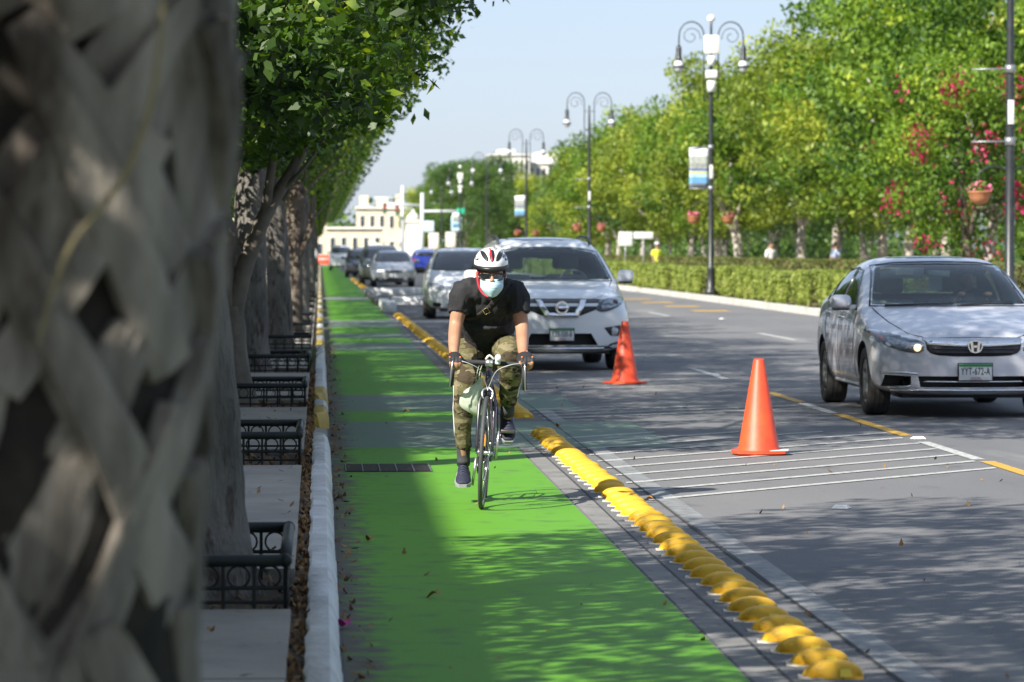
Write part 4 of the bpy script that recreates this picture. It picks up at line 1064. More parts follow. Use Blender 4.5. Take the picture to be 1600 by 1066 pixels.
def st(y, w, zb, zs, zm, zbelt, wb, xr, zr, zc, bow=0, cap=.16):
    return dict(y=y, w=w, zb=zb, zs=zs, zm=zm, zbelt=zbelt, wb=wb, xr=xr, zr=zr, zc=zc, bow=bow, cap=cap)

def seats(root, ys, z0, zt, xs, m):
    for y in ys:
        for x in xs:
            q = MB(); q.rbox((x, y + .05, (z0 + zt) / 2 - .10), (.46, .12, zt - z0 - .12), .05, rot=(-.15, 0, 0)); q.rbox((x, y + .12, zt), (.25, .09, .19), .04, rot=(-.15, 0, 0)); q.build('seat', m, root)

# ---- silver sedan, front three-quarter
P_silver = mat('silver_paint', (0.58, 0.59, 0.64), 0.33, metal=.35, coat=.8, c2=(0.56, 0.57, 0.62), scale=3)
sed = empty('silver_sedan', (5.90, 32.05, 0), label='metallic silver sedan coming nearest on the right with one headlamp lit', cat='car')
tagc = sed; tagc['group'] = 'moving and parked cars'
ST = [st(.20, .76, .21, .29, .44, .60, .77, .70, .69, .725, bow=.0, cap=.20),
      st(.36, .86, .19, .28, .46, .67, .835, .72, .74, .79, bow=.14),
      st(.62, .888, .19, .28, .52, .73, .872, .755, .81, .875, bow=.06),
      st(.95, .892, .19, .28, .55, .80, .878, .775, .88, .945),
      st(1.20, .892, .19, .28, .58, .86, .882, .79, .945, 1.0),
      st(1.34, .892, .18, .28, .58, .89, .884, .80, 1.0, 1.05),
      st(1.78, .892, .18, .28, .58, .93, .884, .745, 1.235, 1.30),
      st(2.16, .892, .18, .28, .58, .95, .882, .675, 1.40, 1.45),
      st(2.55, .892, .18, .28, .58, .965, .88, .655, 1.435, 1.475),
      st(3.0, .892, .18, .28, .58, .98, .878, .65, 1.425, 1.465),
      st(3.42, .892, .18, .28, .60, 1.0, .876, .655, 1.33, 1.375),
      st(3.86, .888, .20, .29, .62, 1.02, .86, .70, 1.12, 1.16),
      st(4.12, .875, .22, .31, .62, 1.02, .835, .73, 1.07, 1.10),
      st(4.40, .82, .26, .34, .62, .98, .76, .67, 1.045, 1.07, cap=.10)]
WS = [(-.75, 1.0), (.75, 1.0), (.705, 1.13), (.612, 1.375), (.40, 1.405), (0, 1.415), (-.40, 1.405), (-.612, 1.375), (-.705, 1.13)]
Pc = dict(st=ST, paint=P_silver, R=.318, axles=(.93, 3.60), hw=.877, tw=.205, belt=.93, detail=True, wind=WS, wind_y=(.9, 2.9),
          cabin=[(1.45, .55), (1.55, .93), (2.2, 1.345), (2.6, 1.385), (3.0, 1.375), (3.35, 1.27), (3.75, .98), (3.7, .5)],
          rearw=[(-.56, 1.28), (.56, 1.28), (.64, 1.09), (-.64, 1.09)], rear_y=(2.77, 4.6),
          sidew=[[(1.55, .965), (2.42, .985), (2.46, 1.345), (2.22, 1.325), (1.85, 1.14)], [(2.52, .985), (3.28, 1.01), (3.24, 1.29), (2.95, 1.345), (2.56, 1.355)], [(3.33, 1.015), (3.62, 1.03), (3.30, 1.24)]],
          mirror=(.985, 1.62, 1.035, .20, .135, .12), cut_low=[([(-.48, .285), (.48, .285), (.50, .385), (-.50, .385)], -.1, .30), ([(-.80, .285), (-.56, .30), (-.56, .385), (-.78, .395)], .02, .5), ([(.80, .285), (.56, .30), (.56, .385), (.78, .395)], .02, .5)])
body, S = car(Pc, sed)
# grille
gp = [(-.44, .705), (-.42, .60), (-.30, .565), (.30, .565), (.42, .60), (.44, .705), (0, .715)]
S.patch(gp, 'y', -1, off=.006, thick=.02, rnd=1).build('grille', M_black, sed)
for z, hw_ in ((.632, .39), (.600, .37)): S.line([(-hw_, z), (hw_, z)], 'y', -1, w=.009, off=.012).build('grille_bar', mat('dark_bar', (.05, .05, .055), .3, metal=.5), sed)
S.patch([(-.455, .715), (-.42, .668), (-.1, .650), (.1, .650), (.42, .668), (.455, .715), (.2, .712), (0, .705), (-.2, .712)], 'y', -1, off=.018, thick=.02).build('chrome_bar', M_chrome, sed)
# emblem: a rounded trapezoid frame around an H
e_ = S.hit('y', 0, .655)[0]; em = MB()
def ringstrip(b, A, B_, y0, y1, m=0):
    n = len(A); vs = [(p[0], y0, p[1]) for p in A] + [(p[0], y0, p[1]) for p in B_] + [(p[0], y1, p[1]) for p in A] + [(p[0], y1, p[1]) for p in B_]; fs = []
    for i in range(n):
        j = (i + 1) % n; fs += [(i, j, n + j, n + i), (i, j, 2 * n + j, 2 * n + i), (n + i, n + j, 3 * n + j, 3 * n + i)]
    b.add(vs, fs, m)
def chaik(poly, k=2):
    for _ in range(k):
        q = []
        for i in range(len(poly)):
            p, r = poly[i], poly[(i + 1) % len(poly)]; q += [(p[0] * .75 + r[0] * .25, p[1] * .75 + r[1] * .25), (p[0] * .25 + r[0] * .75, p[1] * .25 + r[1] * .75)]
        poly = q
    return poly
tz = chaik([(-.078, .055), (.078, .055), (.055, -.058), (-.055, -.058)]); ti = [(x * .84, z * .82) for x, z in tz]
ringstrip(em, tz, ti, -.020, 0)
for sx in (-1, 1): em.prism([(sx * .050, .045), (sx * .024, .045), (sx * .018, 0), (sx * .014, -.047), (sx * .036, -.047), (sx * .040, 0)], -.018, -.002, axis='y')
em.prism([(-.022, .010), (.022, .010), (.020, -.010), (-.020, -.010)], -.018, -.002, axis='y')
em.build('emblem', M_chrome, sed, loc=(e_.x, e_.y - .018, e_.z)); q = MB(); q.prism(ti, -.006, 0, axis='y'); q.build('emblem_ground', M_gloss, sed, loc=(e_.x, e_.y - .019, e_.z))
for sd in (-1, 1):
    hp = [(sd * .44, .70), (sd * .455, .59), (sd * .62, .60), (sd * .80, .665), (sd * .865, .755), (sd * .86, .80), (sd * .72, .765)]
    hl = S.patch(hp, 'y', -1, off=.004, thick=.02, rnd=1).build('headlight', M_hl, sed)
    S.patch([(sd * .56, .69), (sd * .56, .625), (sd * .64, .635), (sd * .745, .672), (sd * .76, .74), (sd * .66, .715)], 'y', -1, off=.007, thick=.006, rnd=1).build('reflector', M_lampr, hl)
    S.patch([(sd * .77, .74), (sd * .765, .685), (sd * .85, .745), (sd * .85, .785)], 'y', -1, off=.008, thick=.006, rnd=1).build('turn_lens', M_amber, hl)
    q = S.hit('y', sd * .505, .642)[0]; k = MB(); k.sphere((q.x, q.y - .004, q.z), (.036, .02, .034), 16); k.build('bulb', M_bulb if sd < 0 else M_lampr, hl)
    S.patch([(x * 1.0, z) for x, z in hp], 'y', -1, off=.013, thick=.003, rnd=1).build('lens', M_lens, hl)
    S.line([(sd * .50, .408), (sd * .66, .418), (sd * .80, .412)], 'y', -1, w=.010, off=.008).build('fog_trim', M_chrome, sed)
    S.line([(sd * .56, .30), (sd * .60, .285), (sd * .75, .28)], 'y', -1, w=.008, off=.006).build('fog_trim', M_chrome, sed)
S.line([(-.72, .255), (-.3, .258), (.3, .258), (.72, .255)], 'y', -1, w=.010, off=.005).build('bumper_trim', M_chrome, sed)
S.line([(-.47, .335), (.47, .335)], 'y', -1, w=.008, off=-.01).build('intake_bar', M_chrome, sed)
S.patch([(-.66, .245), (-.70, .205), (.70, .205), (.66, .245)], 'y', -1, off=.004, thick=.01).build('lower_lip', M_black, sed)
pf = S.hit('y', 0, .43)[0]; plate(sed, 'YYT-672-A', (.0, pf.y - .03, .425))
# panel gaps, handles, hood lines, roof glass, wipers
for sd in (-1, 1):
    S.line([(sd * .735, .985), (sd * .66, .86), (sd * .56, .765), (sd * .42, .728)], 'y', -1, w=.005, off=.002).build('panel_gap', M_seam, sed)
    S.line([(1.50, .93), (1.42, .6), (1.47, .30)], 'x', sd, w=.005, off=.001).build('panel_gap', M_seam, sed)
    S.line([(2.49, .97), (2.50, .6), (2.50, .29)], 'x', sd, w=.005, off=.001).build('panel_gap', M_seam, sed)
    S.line([(3.36, .99), (3.40, .80), (3.22, .55), (3.12, .30)], 'x', sd, w=.005, off=.001).build('panel_gap', M_seam, sed)
    S.line([(1.48, .26), (3.15, .26)], 'x', sd, w=.022, off=.012).build('side_sill', P_silver, sed)
    for y in (2.33, 3.22):
        q = S.hit('x', y, .88 + (.03 if y > 3 else 0), sd)[0]; k = MB(); k.tube([(q.x, y - .09, q.z), (q.x + sd * .03, y - .06, q.z + .002), (q.x + sd * .03, y + .06, q.z + .002), (q.x, y + .09, q.z)], [.010, .014, .014, .010], 8, k=2); k.build('door_handle', M_chrome, sed)
S.line([(-.42, .728), (0, .732), (.42, .728)], 'y', -1, w=.005, off=.002).build('panel_gap', M_seam, sed)
S.patch([(-.42, 2.32), (.42, 2.32), (.42, 2.78), (-.42, 2.78)], 'z', off=.004, thick=.01, rnd=1).build('sunroof', M_dglass, sed)
S.line([(.05, .998), (.35, 1.015), (.60, 1.012)], 'y', -1, w=.009, off=.016).build('wiper', M_black, sed); S.line([(-.62, .998), (-.30, 1.008), (0.02, 1.012)], 'y', -1, w=.009, off=.016).build('wiper', M_black, sed)
# cabin
q = MB(); q.rbox((0, 1.72, .92), (1.36, .42, .10), .03); q.build('dashboard', M_int, sed)
seats(sed, (2.45, 3.25), .5, 1.20, (-.36, .36), M_intl)
q = MB(); q.tube([(.36 + .18 * cos(a), 2.0 + .06 * sin(a), .98 + .17 * sin(a)) for a in [2 * pi * i / 20 for i in range(21)]], .014, 8); q.build('steering_wheel', M_black, sed)
q = MB(); q.rbox((-.34, 2.0, 1.305), (.42, .02, .11), .008, rot=(.35, 0, 0)); q.build('sun_visor', mat('visor_cloth', (.42, .44, .40), .8), sed)
q = MB(); q.box((-.32, 1.975, 1.315), (.17, .006, .055), rot=(.35, 0, 0)); q.build('visor_card', mat('pale_card', (.75, .74, .62), .6), sed)
q = MB(); q.rbox((0.0, 1.92, 1.30), (.22, .03, .06), .01); q.box((-.02, 1.99, 1.20), (.13, .008, .13)); q.build('rear_mirror', mat('mirror_grey', (.25, .27, .27), .3), sed)

# ---- white suv behind the cyclist
P_white = mat('white_paint', (0.80, 0.81, 0.81), 0.28, coat=.8, c2=(0.77, 0.78, 0.78), scale=3)
suv = empty('white_suv', (3.03, 44.85, 0), rz=radians(2.2), label='white suv with roof rails and dark grille stopped behind the cyclist', cat='car', group='moving and parked cars')
ST2 = [st(.24, .80, .23, .35, .56, .76, .80, .72, .85, .89, cap=.22),
       st(.42, .90, .21, .33, .58, .81, .885, .75, .915, .96, bow=.14),
       st(.70, .935, .21, .33, .62, .87, .915, .78, .98, 1.035, bow=.05),
       st(1.05, .938, .21, .33, .66, .93, .92, .80, 1.035, 1.09),
       st(1.28, .938, .21, .33, .68, .98, .925, .82, 1.085, 1.13),
       st(1.42, .938, .21, .33, .68, 1.02, .928, .83, 1.14, 1.18),
       st(1.82, .938, .21, .33, .68, 1.05, .925, .79, 1.38, 1.45),
       st(2.20, .938, .21, .33, .68, 1.07, .922, .735, 1.58, 1.635),
       st(2.65, .938, .21, .33, .68, 1.08, .92, .715, 1.645, 1.695),
       st(3.25, .938, .21, .33, .68, 1.10, .915, .71, 1.645, 1.695),
       st(3.80, .938, .21, .33, .70, 1.12, .91, .70, 1.61, 1.66),
       st(4.15, .93, .23, .34, .70, 1.12, .89, .69, 1.50, 1.55),
       st(4.40, .90, .26, .36, .70, 1.08, .86, .72, 1.22, 1.27),
       st(4.55, .82, .30, .40, .70, 1.02, .77, .68, 1.12, 1.15, cap=.06)]
WS2 = [(-.80, 1.125), (.80, 1.125), (.755, 1.27), (.675, 1.50), (.40, 1.55), (0, 1.56), (-.40, 1.55), (-.675, 1.50), (-.755, 1.27)]
Pc2 = dict(st=ST2, paint=P_white, R=.358, axles=(.93, 3.63), hw=.92, tw=.225, belt=1.05, detail=True, wind=WS2, wind_y=(.9, 3.0),
           cabin=[(1.55, .6), (1.62, 1.06), (2.3, 1.50), (2.7, 1.57), (3.8, 1.55), (4.2, 1.2), (4.2, .6)],
           rearw=[(-.60, 1.42), (.60, 1.42), (.68, 1.16), (-.68, 1.16)], rear_y=(3.57, 4.9),
           sidew=[[(1.66, 1.09), (2.46, 1.10), (2.50, 1.50), (2.28, 1.47), (1.95, 1.30)], [(2.56, 1.10), (3.32, 1.13), (3.32, 1.50), (2.62, 1.51)], [(3.40, 1.14), (3.95, 1.22), (3.85, 1.44), (3.40, 1.49)]],
           mirror=(1.0, 1.60, 1.185, .21, .16, .13), cut_low=[([(-.47, .325), (.47, .325), (.38, .475), (-.38, .475)], -.1, .30)])
body2, S2 = car(Pc2, suv)
S2.patch([(-.74, .895), (-.42, .905), (0, .91), (.42, .905), (.74, .895), (.42, .765), (.24, .70), (-.24, .70), (-.42, .765)], 'y', -1, off=.005, thick=.02).build('grille', M_black, suv)
S2.patch([(-.33, .895), (-.26, .90), (-.155, .735), (.155, .735), (.26, .90), (.33, .895), (.20, .675), (-.20, .675)], 'y', -1, off=.022, thick=.024, step=.03).build('chrome_frame', M_chrome, suv)
e_ = S2.hit('y', 0, .80)[0]; em = MB(); cir = [(cos(a), sin(a)) for a in [2 * pi * i / 32 for i in range(32)]]
ringstrip(em, [(x * .082, z * .082) for x, z in cir], [(x * .060, z * .060) for x, z in cir], -.02, 0); em.rbox((0, -.012, 0), (.175, .018, .036), .004)
em.build('emblem', M_chrome, suv, loc=(0, e_.y - .02, .80))
for sd in (-1, 1):
    hp = [(sd * .43, .77), (sd * .53, .735), (sd * .70, .785), (sd * .83, .855), (sd * .85, .935), (sd * .66, .925), (sd * .50, .885)]
    hl = S2.patch(hp, 'y', -1, off=.006, thick=.02, rnd=1).build('headlight', M_hl, suv)
    S2.patch([(sd * .50, .79), (sd * .55, .765), (sd * .70, .81), (sd * .80, .86), (sd * .81, .91), (sd * .66, .90), (sd * .54, .865)], 'y', -1, off=.009, thick=.006, rnd=1).build('reflector', M_lampr, hl)
    q = S2.hit('y', sd * .70, .86)[0]; k = MB(); k.sphere((q.x, q.y - .006, q.z), (.045, .02, .04), 14); k.build('bulb', M_gloss, hl)
    S2.patch(hp, 'y', -1, off=.014, thick=.003, rnd=1).build('lens', M_lens, hl)
    fg = S2.patch([(sd * .55, .545), (sd * .76, .575), (sd * .79, .50), (sd * .74, .44), (sd * .63, .445)], 'y', -1, off=.005, thick=.012).build('fog_light', M_black, suv)
    q = S2.hit('y', sd * .68, .50)[0]; k = MB(); k.lathe([(.001, -.02), (.04, -.018), (.055, -.012), (.058, 0)], (q.x, q.y - .004, q.z), 20, axis='y'); k.build('fog_lens', M_lampr, fg)
    S2.line([(sd * .79, 1.12), (sd * .70, 1.02), (sd * .52, .93), (sd * .40, .905)], 'y', -1, w=.005, off=.001).build('panel_gap', M_seam, suv)
    S2.line([(1.50, 1.05), (1.45, .7), (1.47, .36)], 'x', sd, w=.005, off=.001).build('panel_gap', M_seam, suv)
    S2.line([(2.53, 1.08), (2.54, .7), (2.54, .34)], 'x', sd, w=.005, off=.001).build('panel_gap', M_seam, suv)
    k = MB(); k.tube([(sd * .605, 2.28, 1.60), (sd * .605, 2.42, 1.675), (sd * .605, 3.0, 1.70), (sd * .605, 3.7, 1.68), (sd * .605, 3.95, 1.58)], .020, 8, k=4); k.build('roof_rail', mat('rail_grey', (.12, .125, .13), .35, metal=.6), suv)
S2.patch([(-.60, .315), (-.64, .345), (-.84, .40), (-.84, .26), (-.70, .225), (.70, .225), (.84, .26), (.84, .40), (.64, .345), (.60, .315)], 'y', -1, off=.005, thick=.012).build('lower_bumper', M_black, suv)
S2.patch([(-.56, .30), (-.54, .272), (.54, .272), (.56, .30)], 'y', -1, off=.014, thick=.012).build('skid_plate', M_chrome, suv)
S2.patch([(-.46, 2.42), (.46, 2.42), (.46, 3.3), (-.46, 3.3)], 'z', off=.004, thick=.01, rnd=1).build('sunroof', M_dglass, suv)
pf = S2.hit('y', 0, .50)[0]; plate(suv, 'YZE-330-B', (0, pf.y - .03, .462))
q = MB(); q.rbox((0, 1.78, 1.02), (1.4, .46, .12), .03); q.build('dashboard', M_int, suv)
seats(suv, (2.5, 3.4), .6, 1.36, (-.37, .37), M_intl)
q = MB(); q.tube([(.37 + .19 * cos(a), 2.08 + .06 * sin(a), 1.09 + .17 * sin(a)) for a in [2 * pi * i / 20 for i in range(21)]], .014, 8); q.build('steering_wheel', M_intl, suv)
q = MB(); q.rbox((0, 1.98, 1.44), (.22, .03, .06), .01); q.build('rear_mirror', M_black, suv)

# ---- simple cars further up the street (a few dozen pixels): same build, opaque glass
def small_car(name, loc, rz, paint, kind, label, sc=(1, 1, 1), lamps=True, mp=True):
    r = empty(name, loc, rz, label=label, cat='car', group='moving and parked cars'); r.scale = sc
    if kind == 'suv': base = dict(Pc2)
    elif kind == 'sedan': base = dict(Pc)
    else:
        base = dict(Pc); s_ = []
        for q in ST:
            q = dict(q); t = q['y']
            if t > 1.3: q['zc'] = q['zc'] + .10; q['zr'] = q['zr'] + .10; q['zbelt'] += .04
            if t > 3.0: k_ = min(1, (t - 3.0) / 1.4); q['zc'] = 1.545 - .12 * k_; q['zr'] = 1.485 - .14 * k_; q['xr'] = .61
            q['y'] = t * .90; s_.append(q)
        base['st'] = s_; base['wind'] = [(x, z + (.10 if z > 1.3 else .05)) for x, z in WS]
        base['rearw'] = [(-.55, 1.40), (.55, 1.40), (.62, 1.1), (-.62, 1.1)]
        base['sidew'] = [[(y * .9, z + (.09 if z > 1.2 else .05)) for y, z in p] for p in Pc['sidew'][:2]] + [[(3.02, 1.08), (3.6, 1.12), (3.5, 1.36), (3.0, 1.40)]]
        base['axles'] = (.84, 3.24); base['mirror'] = (.985, 1.48, 1.08, .20, .135, .12)
    base['paint'] = paint; base['detail'] = False; base['cut_low'] = None; base['mirror_paint'] = mp
    bo, S_ = car(base, r); dz = {'suv': .2, 'sedan': 0, 'hatch': .05}[kind]
    for sd in (-1, 1):
        S_.patch([(sd * .46, .66 + dz), (sd * .50, .57 + dz), (sd * .76, .63 + dz), (sd * .82, .75 + dz), (sd * .66, .74 + dz)], 'y', -1, off=.006, thick=.012, rnd=1).build('headlight', M_lampr, r)
        S_.patch([(sd * .55, .36), (sd * .75, .38), (sd * .74, .28), (sd * .57, .27)], 'y', -1, off=.006, thick=.012, rnd=1).build('fog_light', M_black, r)
        S_.patch([(sd * .60, .80), (sd * .80, .78), (sd * .80, .95), (sd * .64, .95)], 'y', 1, off=.006, thick=.012).build('tail_light', M_red, r)
    S_.patch([(-.40, .66 + dz), (-.36, .58 + dz), (.36, .58 + dz), (.40, .66 + dz)], 'y', -1, off=.006, thick=.012, rnd=1).build('grille', M_black, r)
    S_.patch([(-.45, .36), (-.40, .26), (.40, .26), (.45, .36)], 'y', -1, off=.006, thick=.012, rnd=1).build('air_intake', M_black, r)
    q = MB(); fy = S_.hit('y', 0, .47)[0].y; q.rbox((0, fy - .012, .47), (.30, .01, .15), .003); q.build('licence_plate', M_plate, r)
    return r
small_car('white_hatchback', (3.22, 78.6, 0), 0, P_white, 'hatch', 'white hatchback with black mirrors following behind the white suv', mp=False)
P_pale = mat('pale_silver_paint', (0.46, 0.47, 0.49), 0.3, metal=.4, coat=.7)
small_car('silver_compact', (2.98, 146, 0), 0, P_pale, 'sedan', 'small pale silver car parked facing us past the white island', sc=(1.02, .95, 1.02))
small_car('green_suv', (2.62, 154, 0), 0, mat('olive_paint', (0.10, 0.11, 0.085), .3, metal=.4, coat=.7), 'suv', 'dark olive suv parked behind the pale silver compact', sc=(1, 1, 1.02))
small_car('dark_car', (2.25, 196, 0), 0, mat('black_paint', (0.02, 0.02, 0.025), .25, coat=.8), 'hatch', 'black car with purple sheen parked further back than the olive suv')
small_car('red_car', (2.75, 203, 0), 0, mat('dark_red_paint', (0.16, 0.01, 0.015), .3, coat=.8), 'hatch', 'dark red car peeking out beside the black one')
small_car('blue_car', (6.7, 232, 0), pi, mat('blue_paint', (0.02, 0.04, 0.28), .3, coat=.8), 'hatch', 'bright blue car driving away in the middle lane')
small_car('white_van', (1.55, 262, 0), 0, P_white, 'suv', 'small white vehicle stopped beside the far end of the green lane', sc=(.95, 1, 1.1))
small_car('navy_car', (3.3, 262, 0), 0, mat('navy_paint', (0.02, 0.03, 0.09), .3, coat=.8), 'suv', 'navy suv in the far parked row beside the small white vehicle')
small_car('grey_car', (12.6, 300, .15), .4, mat('grey_paint', (0.12, 0.13, 0.16), .3, coat=.8), 'sedan', 'dark grey car crossing at the far junction under the trees')
for o in bpy.data.objects:
    if o.get('category') == 'car' and o.parent is None and 'group' in o: del o['group']
from mathutils import noise as mnoise
# ------------------------------------------------------------------ road bicycle
M_frame = mat('dark_frame_paint', (0.022, 0.02, 0.026), .25, coat=.6); M_purple = mat('magenta_decal', (0.35, 0.06, 0.24), .35, coat=.5)
M_tape_b = mat('bar_tape', (0.025, 0.025, 0.027), .75, bump=.4, bscale=90); M_alloy = mat('bike_alloy', (.60, .61, .62), .28, metal=.9); M_tyre2 = mat('road_tyre', (.05, .052, .055), .65)
M_cable = mat('grey_cable', (.45, .46, .48), .4); M_hood = mat('rubber_hood', (.03, .03, .032), .7); M_chain = mat('chain_steel', (.12, .11, .10), .4, metal=.8)
M_orangep = mat('pedal_reflector', (.75, .22, .02), .3)
bike = empty('road_bicycle', (0.985, 21.62, 0), label='dark drop-bar road bicycle ridden toward us on the green lane', cat='bicycle')
bike.rotation_euler = (0, radians(3.0), radians(-3.85))
WR, FA, RA = .335, -.575, .41
def bwheel(v, rear=False, steer=0):
    e = empty('wheel', (0, v, WR)); e.parent = bike; e.rotation_euler = (0, 0, steer)
    b = MB(); b.tube([(0, (WR - .013) * cos(a), (WR - .013) * sin(a)) for a in [2 * pi * i / 64 for i in range(65)]], .013, 10, cap=False); b.build('tyre', M_tyre2, e)
    b = MB(); b.lathe([(WR - .026, -.009), (WR - .040, -.008), (WR - .042, 0), (WR - .040, .008), (WR - .026, .009)], n=64, axis='x', cap=False); b.build('rim', M_gloss, e)
    b = MB(); b.lathe([(.001, -.05), (.010, -.05), (.010, -.036), (.022, -.034), (.022, -.030), (.012, -.026), (.012, .026), (.022, .030), (.022, .034), (.010, .036), (.010, .05), (.001, .05)], n=16, axis='x', cap=False); b.build('hub', M_alloy, e)
    b = MB()
    for k in range(28):
        a = 2 * pi * k / 28; s_ = .028 if k % 2 else -.028; d = .5 if (k // 2) % 2 else -.5; b.tube([(s_, .021 * cos(a + d), .021 * sin(a + d)), (0, (WR - .04) * cos(a), (WR - .04) * sin(a))], .0011, 4)
    b.build('spokes', M_alloy, e)
    if rear:
        b = MB()
        for j in range(6): R_ = .024 + .005 * j; b.lathe([(R_ - .004, -.032 - .004 * (5 - j)), (R_, -.032 - .004 * (5 - j)), (R_, -.0305 - .004 * (5 - j)), (R_ - .004, -.0305 - .004 * (5 - j))], n=24, axis='x', cap=False)
        b.build('cassette', M_chain, e)
    return e
bwheel(FA, steer=radians(-2.0)); bwheel(RA, True)
b = MB(); 
for s_ in (-1, 1): b.tube([(s_ * .045, FA, WR), (s_ * .046, FA + .035, WR + .16), (s_ * .040, FA + .09, WR + .31), (0.0, FA + .105, WR + .345)], [.009, .011, .013, .014], 10, k=3)
b.tube([(0, FA + .105, WR + .33), (0, FA + .112, WR + .36)], .022, 12); b.build('fork', M_frame, bike)
HT0, HT1, BB, ST_ = (0, -.462, .70), (0, -.425, .835), (0, 0, .27), (0, .135, .74)
b = MB(); b.tube([HT0, HT1], .019, 12); b.tube([(0, -.45, .725), BB], .0165, 10); b.tube([(0, -.428, .80), ST_], .0145, 10); b.tube([BB, (0, .15, .78)], .0155, 10)
for s_ in (-1, 1):
    b.tube([(s_ * .025, .02, .275), (s_ * .055, .2, .30), (s_ * .060, RA, WR)], .008, 8, k=2); b.tube([(s_ * .012, .14, .72), (s_ * .05, .26, .57), (s_ * .060, RA, WR)], .0065, 8, k=2)
b.lathe([(.021, -.036), (.021, .036)], BB, 16, axis='x'); b.build('frame', M_frame, bike)
b = MB(); b.tube([(0.0165, -.43, .70), (.0165, -.18, .46)], .0045, 5); b.tube([(.046, FA + .03, WR + .12), (.047, FA + .075, WR + .27)], .0125, 8); b.build('frame_decal', M_purple, bike)
b = MB(); b.tube([(0, .145, .76), (0, .19, .90)], .0135, 10); b.build('seat_post', M_alloy, bike)
b = MB(); b.tube([(0, .04, .925), (0, .12, .932), (0, .22, .935), (0, .30, .94)], [.016, .028, .062, .068], 14, flat=.35, k=3, updir=(0, 0, 1)); b.build('saddle', M_hood, bike)
b = MB(); b.tube([(0, -.423, .84), (0, -.418, .862)], .020, 12); b.tube([(0, -.42, .855), (0, -.515, .862)], .015, 10); b.lathe([(.022, -.022), (.022, .022)], (0, -.52, .862), 14, axis='x'); b.build('stem', M_alloy, bike)
BV, BWt = -.52, .862
for s_ in (-1, 1):
    b = MB(); b.tube([(0, BV, BWt), (s_ * .12, BV, BWt), (s_ * .185, BV - .012, BWt), (s_ * .205, BV - .06, BWt - .008), (s_ * .21, BV - .10, BWt - .03), (s_ * .212, BV - .105, BWt - .075), (s_ * .214, BV - .07, BWt - .12), (s_ * .216, BV - .02, BWt - .135), (s_ * .217, BV + .04, BWt - .138)], .0150, 10, k=4); b.build('handlebar', M_tape_b, bike)
    b = MB(); b.tube([(s_ * .207, BV - .055, BWt - .002), (s_ * .209, BV - .095, BWt + .004), (s_ * .210, BV - .125, BWt + .018)], [.017, .018, .013], 10, k=3); lv = b.build('brake_hood', M_hood, bike)
    b = MB(); b.tube([(s_ * .211, BV - .128, BWt + .008), (s_ * .214, BV - .142, BWt - .03), (s_ * .218, BV - .138, BWt - .09), (s_ * .222, BV - .118, BWt - .155)], [.007, .008, .0075, .004], 8, k=3, flat=.7); b.build('brake_lever', M_alloy, lv)
    b = MB(); b.tube([(s_ * .19, BV - .11, BWt + .01), (s_ * .13, BV - .13, BWt + .0), (s_ * .05, BV - .10, BWt - .04), (0 + s_ * .01, BV - .02, BWt - .13), (0, BV - .025, .70)], .0025, 6, k=5); b.build('brake_cable', M_cable, bike)
b = MB()
for s_ in (-1, 1): b.tube([(0, FA + .085, .715), (s_ * .028, FA + .07, .70), (s_ * .030, FA + .055, .665), (s_ * .016, FA + .052, .648)], [.007, .007, .006, .005], 6, k=2)
b.build('brake_caliper', M_alloy, bike)
b = MB(); b.rbox((.052, BV - .03, BWt + .024), (.032, .045, .060), .010); b.lathe([(.017, -.035), (.019, -.03), (.019, .0)], (.052, BV - .055, BWt + .035), 14, axis='y'); b.build('front_light', M_globe_c if 'M_globe_c' in globals() else mat('clear_plastic', (.75, .77, .80), .15, coat=.6), bike)
b = MB(); b.tube([(-.02, BV, BWt + .02), (.0, BV - .01, BWt + .045), (.03, BV, BWt + .02)], .007, 6, k=3); b.build('light_bracket', mat('pale_bracket', (.6, .6, .55), .5), bike)
# drivetrain on the rider's right (our left)
CA = radians(-84)            # crank angle, nearly vertical
def cpt(a, r): return (BB[1] + r * cos(a), BB[2] + r * sin(a))
b = MB(); b.lathe([(.088, -.046), (.098, -.046), (.098, -.043), (.088, -.043)], (0, BB[1], BB[2]), 40, axis='x', cap=False)
for k in range(5): p = cpt(2 * pi * k / 5, .088); b.tube([(-.045, BB[1], BB[2]), (-.045, p[0], p[1])], .007, 6)
b.build('chainring', M_chain, bike)
for s_, a in ((-1, CA), (1, CA + pi)):
    p = cpt(a, .17); b = MB(); b.tube([(s_ * .058, BB[1], BB[2]), (s_ * .072, p[0], p[1])], [.014, .010], 8, flat=.7); cr_ = b.build('crank_arm', M_alloy, bike)
    b = MB(); b.rbox((s_ * .125, p[0], p[1]), (.085, .075, .022), .005); pd = b.build('pedal', M_chain, cr_)
    b = MB(); b.rbox((s_ * .125, p[0] - .039, p[1]), (.05, .005, .014), .001); (b.build('pedal_reflector', M_orangep, pd) if s_ < 0 else None)
b = MB(); b.tube([(-.044, BB[1] - .02, BB[2] + .095), (-.044, RA, WR + .045)], .003, 5); b.tube([(-.044, BB[1], BB[2] - .095), (-.046, RA - .02, WR - .10), (-.046, RA + .01, WR - .045)], .003, 5); b.build('chain', M_chain, bike)
b = MB(); b.tube([(-.055, RA, WR - .02), (-.055, RA - .01, WR - .07), (-.05, RA - .03, WR - .13)], .008, 6, k=2); b.lathe([(.02, -.055), (.02, -.045)], (0, RA - .03, WR - .13), 12, axis='x'); b.lathe([(.02, -.055), (.02, -.045)], (0, RA - .008, WR - .07), 12, axis='x'); b.build('rear_derailleur', M_alloy, bike)
b = MB(); b.rbox((0, -.16, .405), (.03, .02, .11), .004); b.tube([(0, -.13, .44), (0, -.07, .36)], .005, 5); b.build('lock_bracket', mat('orange_strap', (.7, .25, .03), .6), bike)

